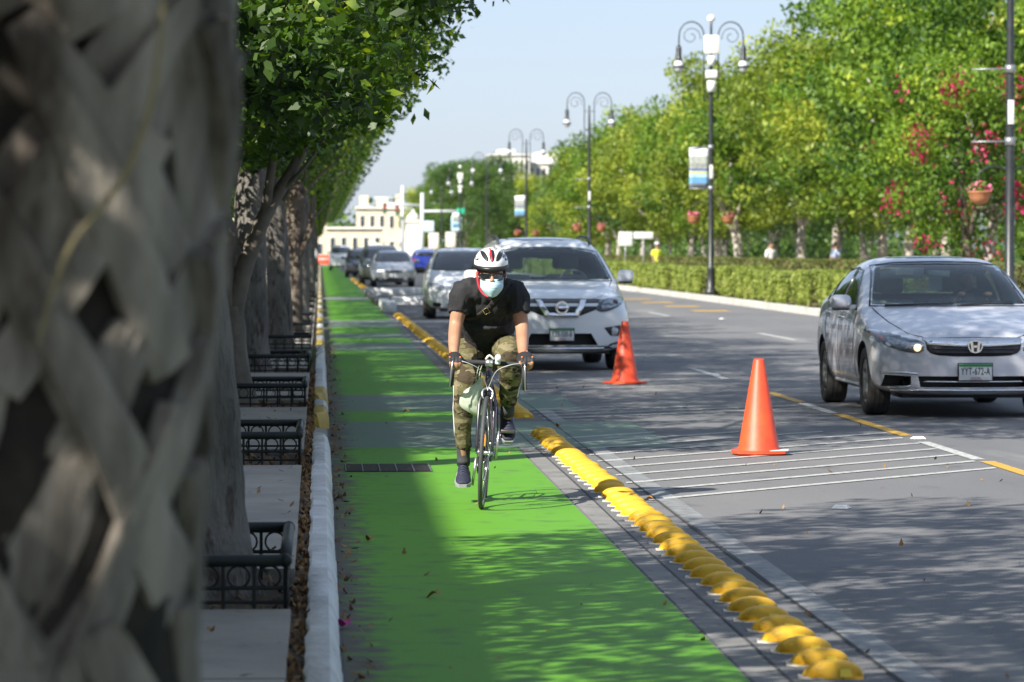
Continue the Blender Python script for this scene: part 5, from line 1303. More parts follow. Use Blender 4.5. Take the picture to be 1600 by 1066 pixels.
# ------------------------------------------------------------------ plastic bag hung from the bar
def bagm():
    m = bpy.data.materials.new('thin_white_plastic'); m.use_nodes = True; t = m.node_tree; b = t.nodes['Principled BSDF']; L = t.links
    b.inputs['Base Color'].default_value = (.78, .82, .70, 1); b.inputs['Roughness'].default_value = .3
    tr = t.nodes.new('ShaderNodeBsdfTranslucent'); tr.inputs[0].default_value = (.6, .75, .45, 1); tp = t.nodes.new('ShaderNodeBsdfTransparent')
    mx = t.nodes.new('ShaderNodeMixShader'); mx.inputs[0].default_value = .4; L.new(b.outputs[0], mx.inputs[1]); L.new(tr.outputs[0], mx.inputs[2])
    m2 = t.nodes.new('ShaderNodeMixShader'); m2.inputs[0].default_value = .2; L.new(mx.outputs[0], m2.inputs[1]); L.new(tp.outputs[0], m2.inputs[2]); L.new(m2.outputs[0], t.nodes['Material Output'].inputs[0]); return m
bag = empty('plastic_bag', (.985, 21.62, 0), label='thin whitish-green plastic bag swinging from the handlebar beside the head tube', cat='plastic bag')
b = MB(); n = 26; prof = [(.70, -.085, .006), (.74, -.082, .02), (.705, -.10, .05), (.66, -.105, .062), (.61, -.095, .066), (.58, -.07, .052), (.555, -.055, .03), (.545, -.05, .004)]
Q = catmull([(w, u, r) for w, u, r in [(.775, -.035, .008), (.74, -.05, .022), (.70, -.078, .048), (.655, -.095, .066), (.61, -.088, .068), (.575, -.068, .050), (.555, -.055, .022), (.548, -.052, .003)]], 4)
vs = []; rb = random.Random(6)
for i, (w, u, r) in enumerate(Q):
    for j in range(n):
        a = 2 * pi * j / n; p = Vector((cos(a) * 3, sin(a) * 3, w * 16)); rr_ = r * (1 + .30 * mnoise.noise(p) + .12 * mnoise.noise(p * 2.7)); vs.append((u + rr_ * cos(a), -.47 + rr_ * .62 * sin(a), w + .006 * mnoise.noise(p * 1.7)))
fs = [(i * n + j, i * n + (j + 1) % n, (i + 1) * n + (j + 1) % n, (i + 1) * n + j) for i in range(len(Q) - 1) for j in range(n)]
b.add(vs, fs, 0, True); M_bag = bagm(); b.build('bag_body', M_bag, bag, fix=True)
b = MB(); b.tube([(-.05, -.47, .735), (-.045, -.50, .80), (-.03, -.52, .855)], [.014, .007, .006], 8, k=3, flat=.4); b.tube([(-.065, -.46, .73), (-.06, -.49, .80), (-.045, -.52, .858)], [.012, .006, .005], 8, k=3, flat=.4); b.build('handle', M_bag, bag)

# ------------------------------------------------------------------ the cyclist
M_skin2 = mat('cyclist_skin', (0.43, 0.235, 0.145), .5, c2=(0.36, 0.185, 0.11), scale=9, bump=.12, bscale=80)
M_tee = mat('black_cotton', (0.011, 0.011, 0.013), .85, c2=(0.02, 0.02, 0.023), scale=5, bump=.35, bscale=120)
def camo():
    m, t, b = nodes('camouflage'); L = t.links; tc = t.nodes.new('ShaderNodeTexCoord')
    def layer(prev, c, sc, lo, off, det=2.5):
        mp = t.nodes.new('ShaderNodeMapping'); mp.inputs['Location'].default_value = off; mp.inputs['Scale'].default_value = (1, 1, 1.9); L.new(tc.outputs['Object'], mp.inputs[0])
        n = t.nodes.new('ShaderNodeTexNoise'); n.inputs['Scale'].default_value = sc; n.inputs['Detail'].default_value = det; n.inputs['Distortion'].default_value = .8; L.new(mp.outputs[0], n.inputs[0])
        r = t.nodes.new('ShaderNodeMapRange'); r.inputs[1].default_value = lo; r.inputs[2].default_value = lo + .015; L.new(n.outputs[0], r.inputs[0])
        x = t.nodes.new('ShaderNodeMix'); x.data_type = 'RGBA'; L.new(r.outputs[0], x.inputs[0])
        if isinstance(prev, tuple): x.inputs[6].default_value = (*prev, 1)
        else: L.new(prev, x.inputs[6])
        x.inputs[7].default_value = (*c, 1); return x.outputs[2]
    c = layer((.115, .105, .05), (.20, .17, .10), 8.5, .51, (3, 1, 2)); c = layer(c, (.060, .046, .028), 9, .56, (7, 5, 1)); c = layer(c, (.024, .024, .018), 11, .62, (1, 9, 4))
    L.new(c, b.inputs['Base Color']); b.inputs['Roughness'].default_value = .9; b.inputs['Specular IOR Level'].default_value = .2
    n = t.nodes.new('ShaderNodeTexNoise'); n.inputs['Scale'].default_value = 16; L.new(tc.outputs['Object'], n.inputs[0]); bp = t.nodes.new('ShaderNodeBump'); bp.inputs['Strength'].default_value = .6; bp.inputs['Distance'].default_value = .02; L.new(n.outputs[0], bp.inputs['Height']); L.new(bp.outputs[0], b.inputs['Normal'])
    return m
M_camo = camo(); M_glove = mat('glove_black', (0.018, 0.018, 0.02), .7); M_gorange = mat('glove_orange', (.75, .16, .04), .6)
M_shoe = mat('navy_mesh', (0.014, 0.017, 0.034), .7, c2=(.022, .026, .05), scale=40, bump=.4, bscale=120); M_sole = mat('shoe_sole', (.30, .30, .31), .6); M_sock = mat('grey_sock', (.05, .052, .055), .9); M_lace = mat('dark_lace', (.05, .055, .09), .8)
M_mask = mat('mask_blue', (.50, .70, .76), .75, bump=.1, bscale=90); M_helw = mat('helmet_white', (.78, .78, .77), .25, coat=.6); M_helb = mat('helmet_black', (.015, .015, .016), .4); M_helr = mat('helmet_red', (.60, .02, .03), .35)
M_shade = mat('sunglass_lens', (.008, .012, .012), .04, spec=.9, coat=1.0); M_strapr = mat('red_strap', (.55, .02, .04), .6); M_webb = mat('black_webbing', (.02, .018, .016), .7, bump=.3, bscale=200); M_gold = mat('brass_buckle', (.55, .42, .18), .3, metal=.8); M_white_t = mat('white_piping', (.72, .72, .70), .6)
rider = empty('person', (.985, 21.62, 0), label='cyclist in black t-shirt, camouflage trousers, blue face mask and white helmet riding toward us', cat='person')
HC = Vector((.033, -.315, 1.372)); U0 = .025
arms = {-1: [(-.130, -.185, 1.272), (-.155, -.19, 1.17), (-.176, -.205, 1.065), (-.188, -.33, .985), (-.196, -.455, .905)], 1: [(.180, -.185, 1.272), (.205, -.19, 1.17), (.222, -.205, 1.065), (.218, -.33, .985), (.214, -.455, .905)]}
legs = {-1: [(-.07, .20, .955), (-.10, .04, .86), (-.106, -.135, .735), (-.125, -.07, .50), (-.119, .025, .25)], 1: [(.125, .20, .955), (.145, .0, .945), (.152, -.215, .885), (.155, -.10, .72), (.148, .02, .53)]}
b = MB(); S_ = 12
def chain(b, pts, rad, n=14, k=4, flat=1.0, **kw):
    b.tube(pts, rad, n, k=k, flat=flat, **kw); b.sphere(pts[0], rad[0], 12); b.sphere(pts[-1], rad[-1], 12)
# head: skull, jaw, brow, nose, lips, ears
b.sphere(HC + Vector((0, .018, .022)), (.076, .094, .098), 24); b.sphere(HC + Vector((0, -.02, -.045)), (.060, .066, .070), 20); b.sphere(HC + Vector((0, -.045, -.088)), (.034, .034, .026), 14)
b.sphere(HC + Vector((0, -.068, .016)), (.055, .020, .014), 12); b.tube([HC + Vector((0, -.080, .008)), HC + Vector((0, -.098, -.022)), HC + Vector((0, -.105, -.034))], [.009, .012, .016], 10); b.sphere(HC + Vector((-.012, -.094, -.038)), .010, 8); b.sphere(HC + Vector((.012, -.094, -.038)), .010, 8)
b.sphere(HC + Vector((0, -.082, -.063)), (.024, .012, .009), 10); b.sphere(HC + Vector((0, -.080, -.073)), (.021, .012, .008), 10)
for s_ in (-1, 1):
    b.sphere(HC + Vector((s_ * .081, .012, -.004)), (.010, .021, .034), 12, rot=(0, s_ * .25, 0)); b.sphere(HC + Vector((s_ * .074, .006, -.03)), (.010, .012, .012), 8)
    b.sphere(HC + Vector((s_ * .045, -.055, -.018)), (.022, .020, .016), 10)
chain(b, [(U0, -.15, 1.27), (U0 + .004, -.235, 1.305), (HC.x, -.29, 1.335)], [.062, .055, .056])
chain(b, [(U0, .2, .98), (U0, .08, 1.09), (U0, -.07, 1.20), (U0, -.165, 1.255)], [.10, .09, .095, .06], flat=.6, updir=(0, -1, 0))
hands = {}
for s_ in (-1, 1):
    chain(b, arms[s_], [.052, .048, .041, .037, .027]); chain(b, legs[s_], [.06, .055, .045, .034, .032])
    W_ = Vector(arms[s_][-1]); hx = .985; K = Vector((s_ * .212 + .018, -.585, .888))          # knuckle line over the hood
    b.tube([W_, W_.lerp(K, .55) + Vector((0, 0, .006)), K], [.028, .037, .034], 12, k=3, flat=.62, updir=(0, 0, 1)); b.sphere(K, (.038, .020, .020), 12)
    fl = [.030, .036, .034, .026]; F_ = []
    for j in range(4):
        o_ = (j - 1.5) * .0185 * s_ ; p0 = K + Vector((o_, -.004, .004)); L_ = fl[j]
        pts = [p0, p0 + Vector((o_ * .10, -.030, -.003)), p0 + Vector((o_ * .05, -.046 - .004 * (j % 2), -.010 - L_ * .55)), p0 + Vector((-o_ * .1, -.034, -.018 - L_ * 1.15)), p0 + Vector((-o_ * .15, -.022, -.022 - L_ * 1.4))]
        F_.append(pts); b.tube(pts, [.0105, .0098, .0092, .0085, .0065], 8, k=3); b.sphere(pts[-1], .0065, 8)
    tp = [W_.lerp(K, .35) + Vector((-s_ * .028, 0, -.004)), W_.lerp(K, .75) + Vector((-s_ * .042, -.004, -.010)), K + Vector((-s_ * .040, -.016, -.022)), K + Vector((-s_ * .030, -.034, -.034))]
    b.tube(tp, [.014, .0125, .011, .0085], 8, k=3); b.sphere(tp[-1], .0085, 8); hands[s_] = (W_, K, F_, tp)
body_r = b.build('body', M_skin2, rider); remeshed(body_r, .0055, 2, .5)
SB = Surf(body_r, cowl=-9)
# t-shirt
def rough_up(o, amp, sc, seed=0, zs=1.0, cond=None):
    me = o.data; off = Vector((seed, seed * 2, 3))
    for v in me.vertices:
        if cond and not cond(v.co): continue
        p = Vector((v.co.x * sc, v.co.y * sc, v.co.z * sc * zs)) + off; v.co = v.co + v.normal * (amp * (mnoise.noise(p) + .5 * mnoise.noise(p * 2.3)))
    me.update()
b = MB()
b.tube([(U0, .235, .925), (U0, .19, .985), (U0, .10, 1.085), (U0, -.03, 1.185), (U0, -.135, 1.258), (U0, -.195, 1.292), (U0, -.225, 1.312)], [.158, .166, .170, .186, .176, .120, .072], 26, flat=.74, updir=(0, -1, 0), k=4)
b.tube([(U0, .12, .93), (U0, .04, 1.02), (U0, -.07, 1.13)], [.13, .148, .16], 20, flat=.62, updir=(0, -1, 0), k=3)
for s_ in (-1, 1):
    A = arms[s_]; b.tube([(U0 + s_ * .06, -.17, 1.268), A[0], A[1], (A[1][0] + s_ * .004, A[1][1] - .002, A[1][2] - .022)], [.084, .078, .066, .066], 16, k=3)
shirt = remeshed(b.build('t_shirt', M_tee, rider), .0075, 4); rough_up(shirt, .012, 13, 3, zs=.5); rough_up(shirt, .007, 30, 5, zs=.35)
# trousers
b = MB(); b.tube([(U0, .10, .87), (U0, .19, .93), (U0, .23, 1.0)], [.13, .162, .158], 22, flat=.8, updir=(0, -1, 0), k=3)
PL = legs[-1]; b.tube([(-.058, .18, .94), (-.092, .04, .855), (-.104, -.135, .735), (-.122, -.075, .56), (-.126, -.03, .43), (-.121, .005, .335)], [.100, .090, .078, .064, .053, .046], 18, k=4)
b.tube([(.112, .18, .94), (.138, .0, .935), (.150, -.212, .882), (.156, -.125, .75), (.152, -.05, .645), (.149, -.02, .60)], [.100, .092, .080, .066, .054, .047], 18, k=4)
b.sphere((-.104, -.150, .742), .074, 12); b.sphere((.150, -.222, .878), .076, 12)
pants = remeshed(b.build('trousers', M_camo, rider), .0075, 3); rough_up(pants, .010, 13, 7, zs=.6)
SP = Surf(pants, cowl=-9)
for s_, zz in ((-1, [(.86, .0), (.74, -.13), (.62, -.09), (.50, -.05), (.345, .0)]), (1, [(.90, -.10), (.86, -.19), (.78, -.14), (.70, -.08), (.61, -.03)])):
    for q in ((0,) if s_ < 0 else (-.012, 0, .012)):
        P_ = []
        for i in range(len(zz) - 1):
            for t_ in (0, .34, .67): 
                z_ = zz[i][0] + (zz[i + 1][0] - zz[i][0]) * t_; y_ = zz[i][1] + (zz[i + 1][1] - zz[i][1]) * t_ + q - .012; h, n_ = SP.hit('x', y_, z_, s_); P_.append(h + n_ * .0005)
        b = MB(); b.tube(P_, .0045 if s_ < 0 else .003, 6); b.build('side_stripe', M_white_t, pants)
b = MB(); b.tube([(-.122, -.005, .375), (-.121, .005, .335), (-.120, .02, .28), (-.119, .02, .235)], [.043, .043, .040, .041], 14, k=2); b.tube([(.149, -.015, .60), (.148, .02, .53)], [.040, .040], 14); b.build('socks', M_sock, rider)
# shoes
def shoe(an, toe, name='shoe'):
    an = Vector(an); toe = Vector(toe); d = (toe - an).normalized(); heel = an - d * .055 + Vector((0, 0, -.055)) * 1.0
    up = (Vector((0, 0, 1)) - d * d.z).normalized(); side = d.cross(up)
    b = MB(); base = an - up * .062
    sec = [(-.062, .026, .030, .050), (-.045, .036, .040, .070), (-.01, .038, .045, .082), (.03, .038, .044, .068), (.08, .044, .035, .044), (.13, .047, .028, .030), (.165, .042, .022, .020), (.195, .026, .014, .010)]
    vs = []; n = 20
    for (l, w, hh, top) in [tuple(q) for q in catmull(sec, 3)]:
        for j in range(n):
            a = 2 * pi * j / n; z = sin(a); vs.append(base + d * l + side * (cos(a) * w * (1 - .25 * max(0, z))) + up * ((z * top) if z > 0 else z * .012))
    R_ = len(vs) // n; fs = [(i * n + j, i * n + (j + 1) % n, (i + 1) * n + (j + 1) % n, (i + 1) * n + j) for i in range(R_ - 1) for j in range(n)] + [tuple(range(n)), tuple((R_ - 1) * n + j for j in range(n))]
    b.add(vs, fs, 0, True); b.tube([an - up * .01, an + up * .035], [.043, .040], 14); e = b.build(name, M_shoe, rider); remeshed(e, .006, 2)
    b = MB(); vs = []; prof = [(-.066, .026), (-.05, .039), (0, .043), (.06, .045), (.12, .051), (.165, .046), (.20, .024)]; n = 0
    pr = [tuple(q) for q in catmull(prof, 3)]; loop = [(l, w) for l, w in pr] + [(l, -w) for l, w in reversed(pr)]
    m_ = len(loop); vs = [base + d * l + side * w - up * .006 for l, w in loop] + [base + d * l + side * w * .95 - up * .026 for l, w in loop]
    b.add(vs, [tuple(range(m_)), tuple(range(2 * m_ - 1, m_ - 1, -1))] + [(i, (i + 1) % m_, m_ + (i + 1) % m_, m_ + i) for i in range(m_)], 0); b.build('sole', M_sole, e)
    b = MB()
    for k in range(5):
        l = .025 + k * .020; h_ = .066 - k * .0085; w = .026; b.tube([base + d * l + side * w + up * (h_ - .012), base + d * (l + .004) + up * (h_ + .006), base + d * l - side * w + up * (h_ - .012)], .0032, 5, k=3)
    b.build('laces', M_lace, e)
    return e
shoe((-.120, .03, .235), (-.132, -.16, .185)); shoe((.148, .07, .555), (.150, -.07, .43))
# a little hair below the helmet at the temples
b = MB()
for s_ in (-1, 1): b.sphere(HC + Vector((s_ * .070, .012, .028)), (.012, .035, .026), 10)
b.build('hair', mat('rider_hair', (.015, .012, .01), .7), rider)
# helmet
HH = HC + Vector((0, .022, .081)); b = MB(); n = 32; vs = []; rot = Euler((radians(10), 0, 0)).to_matrix(); rings_ = 12
for i in range(rings_ + 1):
    ph = pi / 2 * (1 - i / rings_) * 1.0
    for j in range(n):
        a = 2 * pi * j / n; x = .102 * cos(ph) * cos(a); y = .138 * cos(ph) * sin(a); z = .090 * sin(ph)
        if i == rings_: z -= .012
        p = rot @ Vector((x, y * (1.0 if y < 0 else 1.05), z)); vs.append(HH + p)
fs = [(i * n + j, i * n + (j + 1) % n, (i + 1) * n + (j + 1) % n, (i + 1) * n + j) for i in range(rings_) for j in range(n)]
b.add(vs, fs, 0, True); helmet = b.build('helmet', M_helw, rider); helmet.data.flip_normals() if False else None
bm = bmesh.new(); bm.from_mesh(helmet.data); bmesh.ops.recalc_face_normals(bm, faces=bm.faces); bm.to_mesh(helmet.data); bm.free()
SH = Surf(helmet, cowl=-9)
hxx, hz = HC.x, 1.545
def hp(px, py): cx_, cz_ = hxx, 1.552 - 66 / 1330.; return (cx_ + (px - 548) / 1330. * 1.05, cz_ - (py - 144) / 1330. * 1.05)
for poly in ([(532, 112), (564, 112), (570, 160), (558, 202), (538, 202), (526, 160)], [(462, 118), (492, 122), (516, 160), (524, 200), (502, 196), (472, 160)], [(634, 118), (604, 122), (580, 160), (572, 200), (596, 196), (626, 160)], [(426, 135), (448, 145), (452, 190), (432, 192), (420, 165)], [(670, 135), (648, 145), (644, 190), (664, 192), (676, 165)],
             [(450, 140), (462, 146), (470, 172), (462, 172), (452, 156)], [(646, 140), (634, 146), (626, 172), (634, 172), (644, 156)], [(500, 92), (522, 90), (524, 108), (510, 112)], [(598, 92), (572, 90), (570, 108), (586, 112)]):
    SH.patch([hp(*p) for p in poly], 'y', -1, off=.0015, thick=.006, step=.012, rnd=2).build('vent', M_helb, helmet)
SH.patch([hp(*p) for p in [(526, 76), (538, 76), (545, 130), (552, 200), (544, 206), (535, 140)]], 'y', -1, off=.0025, thick=.006, step=.01).build('red_stripe', M_helr, helmet)
b = MB(); vs = []; 
for dz, rr_ in ((.006, 1.012), (-.004, 1.025), (-.014, 1.0), (-.014, .90), (.0, .90)):
    for j in range(n):
        a = 2 * pi * j / n; f = -sin(a) if sin(a) < 0 else 0; p = rot @ Vector((.104 * rr_ * cos(a), .138 * rr_ * sin(a) * (1.0 if sin(a) < 0 else 1.05), dz - .012 - .006 * f + (.010 * f if dz > 0 else 0))); vs.append(HH + p)
b.add(vs, [(i * n + j, i * n + (j + 1) % n, (i + 1) * n + (j + 1) % n, (i + 1) * n + j) for i in range(4) for j in range(n)] + [(4 * n + j, 4 * n + (j + 1) % n, (j + 1) % n, j) for j in range(n)], 0, True); b.build('helmet_rim', M_helb, helmet)
# straps, sunglasses, mask
b = MB(); b.tube([HC + Vector((-.080, -.01, .055)), HC + Vector((-.083, -.02, .0)), HC + Vector((-.078, -.028, -.05)), HC + Vector((-.060, -.035, -.092)), HC + Vector((-.025, -.05, -.120)), HC + Vector((.01, -.05, -.123))], .0065, 6, k=4, flat=.35, updir=(0, -1, 0)); b.build('chin_strap', M_strapr, helmet)
b = MB(); b.tube([HC + Vector((.080, -.01, .055)), HC + Vector((.080, -.03, .0)), HC + Vector((.072, -.035, -.05)), HC + Vector((.045, -.045, -.095)), HC + Vector((.01, -.05, -.123))], .004, 6, k=4, flat=.35, updir=(0, -1, 0)); b.tube([HC + Vector((-.070, -.052, .055)), HC + Vector((-.072, -.045, .0)), HC + Vector((-.074, -.03, -.03))], .003, 6, k=3); b.build('chin_strap', M_helb, helmet)
gl_ = empty('sunglasses'); gl_.parent = rider
for s_ in (-1, 1):
    poly = [(HC.x + s_ * x, HC.z - .006 + z) for x, z in [(.008, .017), (.038, .021), (.068, .019), (.070, .006), (.060, -.014), (.040, -.019), (.020, -.016), (.011, -.002)]]
    fr_ = MB(); pp = chaik(poly, 2); vv = [(p[0], -.094 + HC.y + abs(p[0] - HC.x) ** 2 * 6.5, p[1]) for p in pp]; m_ = len(vv)
    fr_.add(vv + [(x, y + .004, z) for x, y, z in vv], [tuple(range(m_)), tuple(range(2 * m_ - 1, m_ - 1, -1))] + [(i, (i + 1) % m_, m_ + (i + 1) % m_, m_ + i) for i in range(m_)], 0); fr_.build('lens', M_shade, gl_)
    fr_ = MB(); fr_.tube(vv + [vv[0]], .0033, 6, cap=False); fr_.tube([(HC.x + s_ * .069, HC.y - .063, HC.z + .008), (HC.x + s_ * .082, HC.y - .02, HC.z + .010), (HC.x + s_ * .084, HC.y + .02, HC.z + .006)], .003, 6, k=3); fr_.build('rim', M_helb, gl_)
fr_ = MB(); fr_.tube([(HC.x - .012, HC.y - .096, HC.z + .006), (HC.x, HC.y - .100, HC.z + .009), (HC.x + .012, HC.y - .096, HC.z + .006)], .003, 6, k=2); fr_.build('bridge', M_helb, gl_)
b = MB(); vs = []; nu, nv = 18, 16
for j in range(nv + 1):
    t_ = j / nv; z = HC.z - .018 - .108 * t_; hw_ = .069 * (1 - .58 * max(0, (t_ - .42) / .58) ** 1.5)
    for i in range(nu + 1):
        s2 = -1 + 2 * i / nu; x = hw_ * s2; bulge = .100 - (s2 ** 2) * (.055 - .018 * t_) + .012 * (1 - s2 ** 2) * sin(pi * min(1, t_ * 1.05)) - .052 * max(0, t_ - .55) ** 1.3 * 1.2
        pl = .0045 * (1 if (t_ * 7) % 1 < .25 else 0) * (1 if .15 < t_ < .8 else 0)
        vs.append((HC.x + x, HC.y - bulge - pl, z + .010 * (s2 ** 2) * (t_ - .3)))
b.add(vs, [(j * (nu + 1) + i, j * (nu + 1) + i + 1, (j + 1) * (nu + 1) + i + 1, (j + 1) * (nu + 1) + i) for j in range(nv) for i in range(nu)], 0, True)
mk = b.build('face_mask', M_mask, rider); md_ = mk.modifiers.new('s', 'SOLIDIFY'); md_.thickness = .002
b = MB()
for s_ in (-1, 1):
    b = MB(); b.tube([(HC.x + s_ * .068, HC.y - .042, HC.z - .025), (HC.x + s_ * .084, HC.y + .0, HC.z + .015), (HC.x + s_ * .084, HC.y + .026, HC.z - .01), (HC.x + s_ * .060, HC.y - .04, HC.z - .080)], .0014, 5, k=4); b.build('ear_loop', M_mask, mk)
pass
# gloves: palm and the first joints of each finger
for s_ in (-1, 1):
    W_, K, F_, tp = hands[s_]; b = MB(); b.tube([W_ + Vector((0, .016, .010)), W_, W_.lerp(K, .55) + Vector((0, 0, .006)), K], [.033, .033, .041, .038], 14, k=3, flat=.66, updir=(0, 0, 1)); b.sphere(K, (.042, .024, .024), 12)
    for pts in F_: b.tube(pts[:3], [.0135, .0128, .0118], 8, k=3)
    b.tube(tp[:3], [.017, .0155, .0135], 8, k=2); gv = remeshed(b.build('glove', M_glove, rider), .005, 2)
    b = MB()
    for j, pts in enumerate(F_):
        if j in (0, 3): b.sphere(pts[1] + Vector((0, -.004, .009)), (.007, .009, .006), 8)
    b.rbox(tuple(W_ + Vector((s_ * .022, -.03, .018))), (.010, .045, .018), .004); b.build('glove_accent', M_gorange, gv)
# sling strap with a buckle over the shirt
SS = Surf(shirt, cowl=-9)
def tp_(px, py): Y = 21.45; return ((660 + px / 5.075 - 500) / F * Y - .985, CAMH - (370 + py / 5.075 - 390) / F * Y)
top_ = [(700, 372), (640, 440), (560, 545), (520, 580), (450, 640), (380, 668), (345, 660)]; bot_ = [(345, 632), (380, 635), (440, 605), (495, 560), (535, 515), (600, 430), (668, 350)]
SS.patch([tp_(*p) for p in top_ + bot_], 'y', -1, off=.006, thick=.008, step=.02).build('sling_strap', M_webb, rider)
bk = []
for p in [(478, 575), (505, 558), (528, 592), (500, 608), (478, 575)]: h, n_ = SS.hit('y', *tp_(*p)); bk.append(h + n_ * .011)
b = MB(); b.tube(bk, .0025, 6); b.build('buckle', M_gold, rider)
h, n_ = SS.hit('y', *tp_(440, 800)); b = MB(); b.tube([(-.045, -.02, .985), (-.042, -.06, .93), (-.035, -.055, .885)], .003, 5, k=3); b.build('drawstring', M_helb, pants)

# ------------------------------------------------------------------ the sedan driver, seen dimly through the windscreen
drv = empty('person', (5.90, 32.05, 0), label='driver of the silver sedan in dark clothes, one pale hand resting on the wheel', cat='person')
b = MB(); b.tube([(.36, 2.42, .75), (.36, 2.44, 1.0), (.36, 2.44, 1.12)], [.15, .17, .08], 16, flat=.7, updir=(0, -1, 0), k=3); b.sphere((.36, 2.40, 1.245), (.075, .09, .11), 16); b.sphere((.36, 2.31, 1.235), (.012, .018, .018), 8); b.tube([(.36, 2.43, 1.08), (.36, 2.41, 1.18)], .05, 10)
for s_ in (-1, 1):
    b.sphere((.36 + s_ * .077, 2.41, 1.235), (.011, .02, .028), 8); b.tube([(.36 + s_ * .17, 2.43, 1.06), (.36 + s_ * .24, 2.30, .90), (.36 + s_ * .14, 2.04, 1.06)], [.055, .045, .028], 10, k=3)
    hc = Vector((.36 + s_ * .13, 1.99, 1.10)); b.sphere(hc, (.035, .028, .03), 10)
    for j in range(4): b.tube([hc + Vector(((j - 1.5) * .018, -.01, .015)), hc + Vector(((j - 1.5) * .019, -.035, .012)), hc + Vector(((j - 1.5) * .018, -.035, -.015))], [.010, .009, .007], 8, k=2)
    b.tube([hc + Vector((-s_ * .03, 0, .0)), hc + Vector((-s_ * .055, -.015, .01))], [.011, .008], 8)
db = b.build('body', M_skin2, drv); remeshed(db, .009, 2)
b = MB(); b.tube([(.36, 2.42, .72), (.36, 2.44, 1.0), (.36, 2.44, 1.10), (.36, 2.44, 1.14)], [.18, .20, .15, .07], 16, flat=.75, updir=(0, -1, 0), k=3)
for s_ in (-1, 1): b.tube([(.36 + s_ * .15, 2.43, 1.06), (.36 + s_ * .24, 2.31, .91), (.36 + s_ * .19, 2.16, .98)], [.07, .062, .05], 10, k=2)
remeshed(b.build('shirt', M_tee, drv), .012, 3); b = MB(); b.sphere((.36, 2.415, 1.285), (.083, .095, .085), 14); b.build('hair', M_hair_c if 'M_hair_c' in globals() else mat('driver_hair', (.01, .01, .01), .7), drv)
# ------------------------------------------------------------------ street lamps on the median
M_pole = mat('lamp_iron', (0.018, 0.021, 0.023), .4, spec=.5, c2=(.03, .034, .036), scale=6)
M_box = mat('cabinet_cream', (0.66, 0.64, 0.58), .5); M_globe = mat('white_globe', (0.85, 0.85, 0.82), .3); M_drum = mat('white_drum', (0.75, 0.76, 0.77), .4)
M_lglass = mat('lamp_glass', (0.62, 0.63, 0.66), .12); M_terra = mat('terracotta', (0.42, 0.17, 0.07), .8, c2=(.3, .13, .06), scale=9)
M_sticker = mat('pale_sticker', (.6, .6, .58), .5)
L_pink = leaf_mat('pink_flower', (0.55, 0.08, 0.20), (0.70, 0.22, 0.34), (0.75, 0.4, 0.45)); L_fern = leaf_mat('basket_leaf', (0.05, 0.10, 0.02), (0.13, 0.22, 0.03))
def banner_mat():
    m, t, b = nodes('banner_print'); L = t.links
    tc = t.nodes.new('ShaderNodeTexCoord'); sp = t.nodes.new('ShaderNodeSeparateXYZ'); L.new(tc.outputs['Object'], sp.inputs[0])
    mr = t.nodes.new('ShaderNodeMapRange'); mr.inputs[1].default_value = 0; mr.inputs[2].default_value = 1.2; L.new(sp.outputs[2], mr.inputs[0])
    cr = t.nodes.new('ShaderNodeValToRGB'); cr.color_ramp.interpolation = 'CONSTANT'; E = cr.color_ramp.elements
    cols = [(0, (.16, .17, .20)), (.12, (.12, .30, .50)), (.28, (.35, .55, .70)), (.36, (.45, .50, .22)), (.44, (.08, .11, .35)), (.50, (.25, .27, .24)), (.64, (.32, .34, .31)), (.82, (.72, .73, .75))]
    E[0].position = 0; E[0].color = (*cols[0][1], 1); E[1].position = cols[1][0]; E[1].color = (*cols[1][1], 1)
    for p, c in cols[2:]: k = E.new(p); k.color = (*c, 1)
    L.new(mr.outputs[0], cr.inputs[0])
    n = t.nodes.new('ShaderNodeTexNoise'); n.inputs['Scale'].default_value = 14; L.new(tc.outputs['Object'], n.inputs[0])
    mx = t.nodes.new('ShaderNodeMix'); mx.data_type = 'RGBA'; mx.blend_type = 'OVERLAY'; mx.inputs[0].default_value = .6
    L.new(cr.outputs[0], mx.inputs[6]); L.new(n.outputs[0], mx.inputs[7]); L.new(mx.outputs[2], b.inputs['Base Color']); b.inputs['Roughness'].default_value = .6
    return m
M_banner = banner_mat()
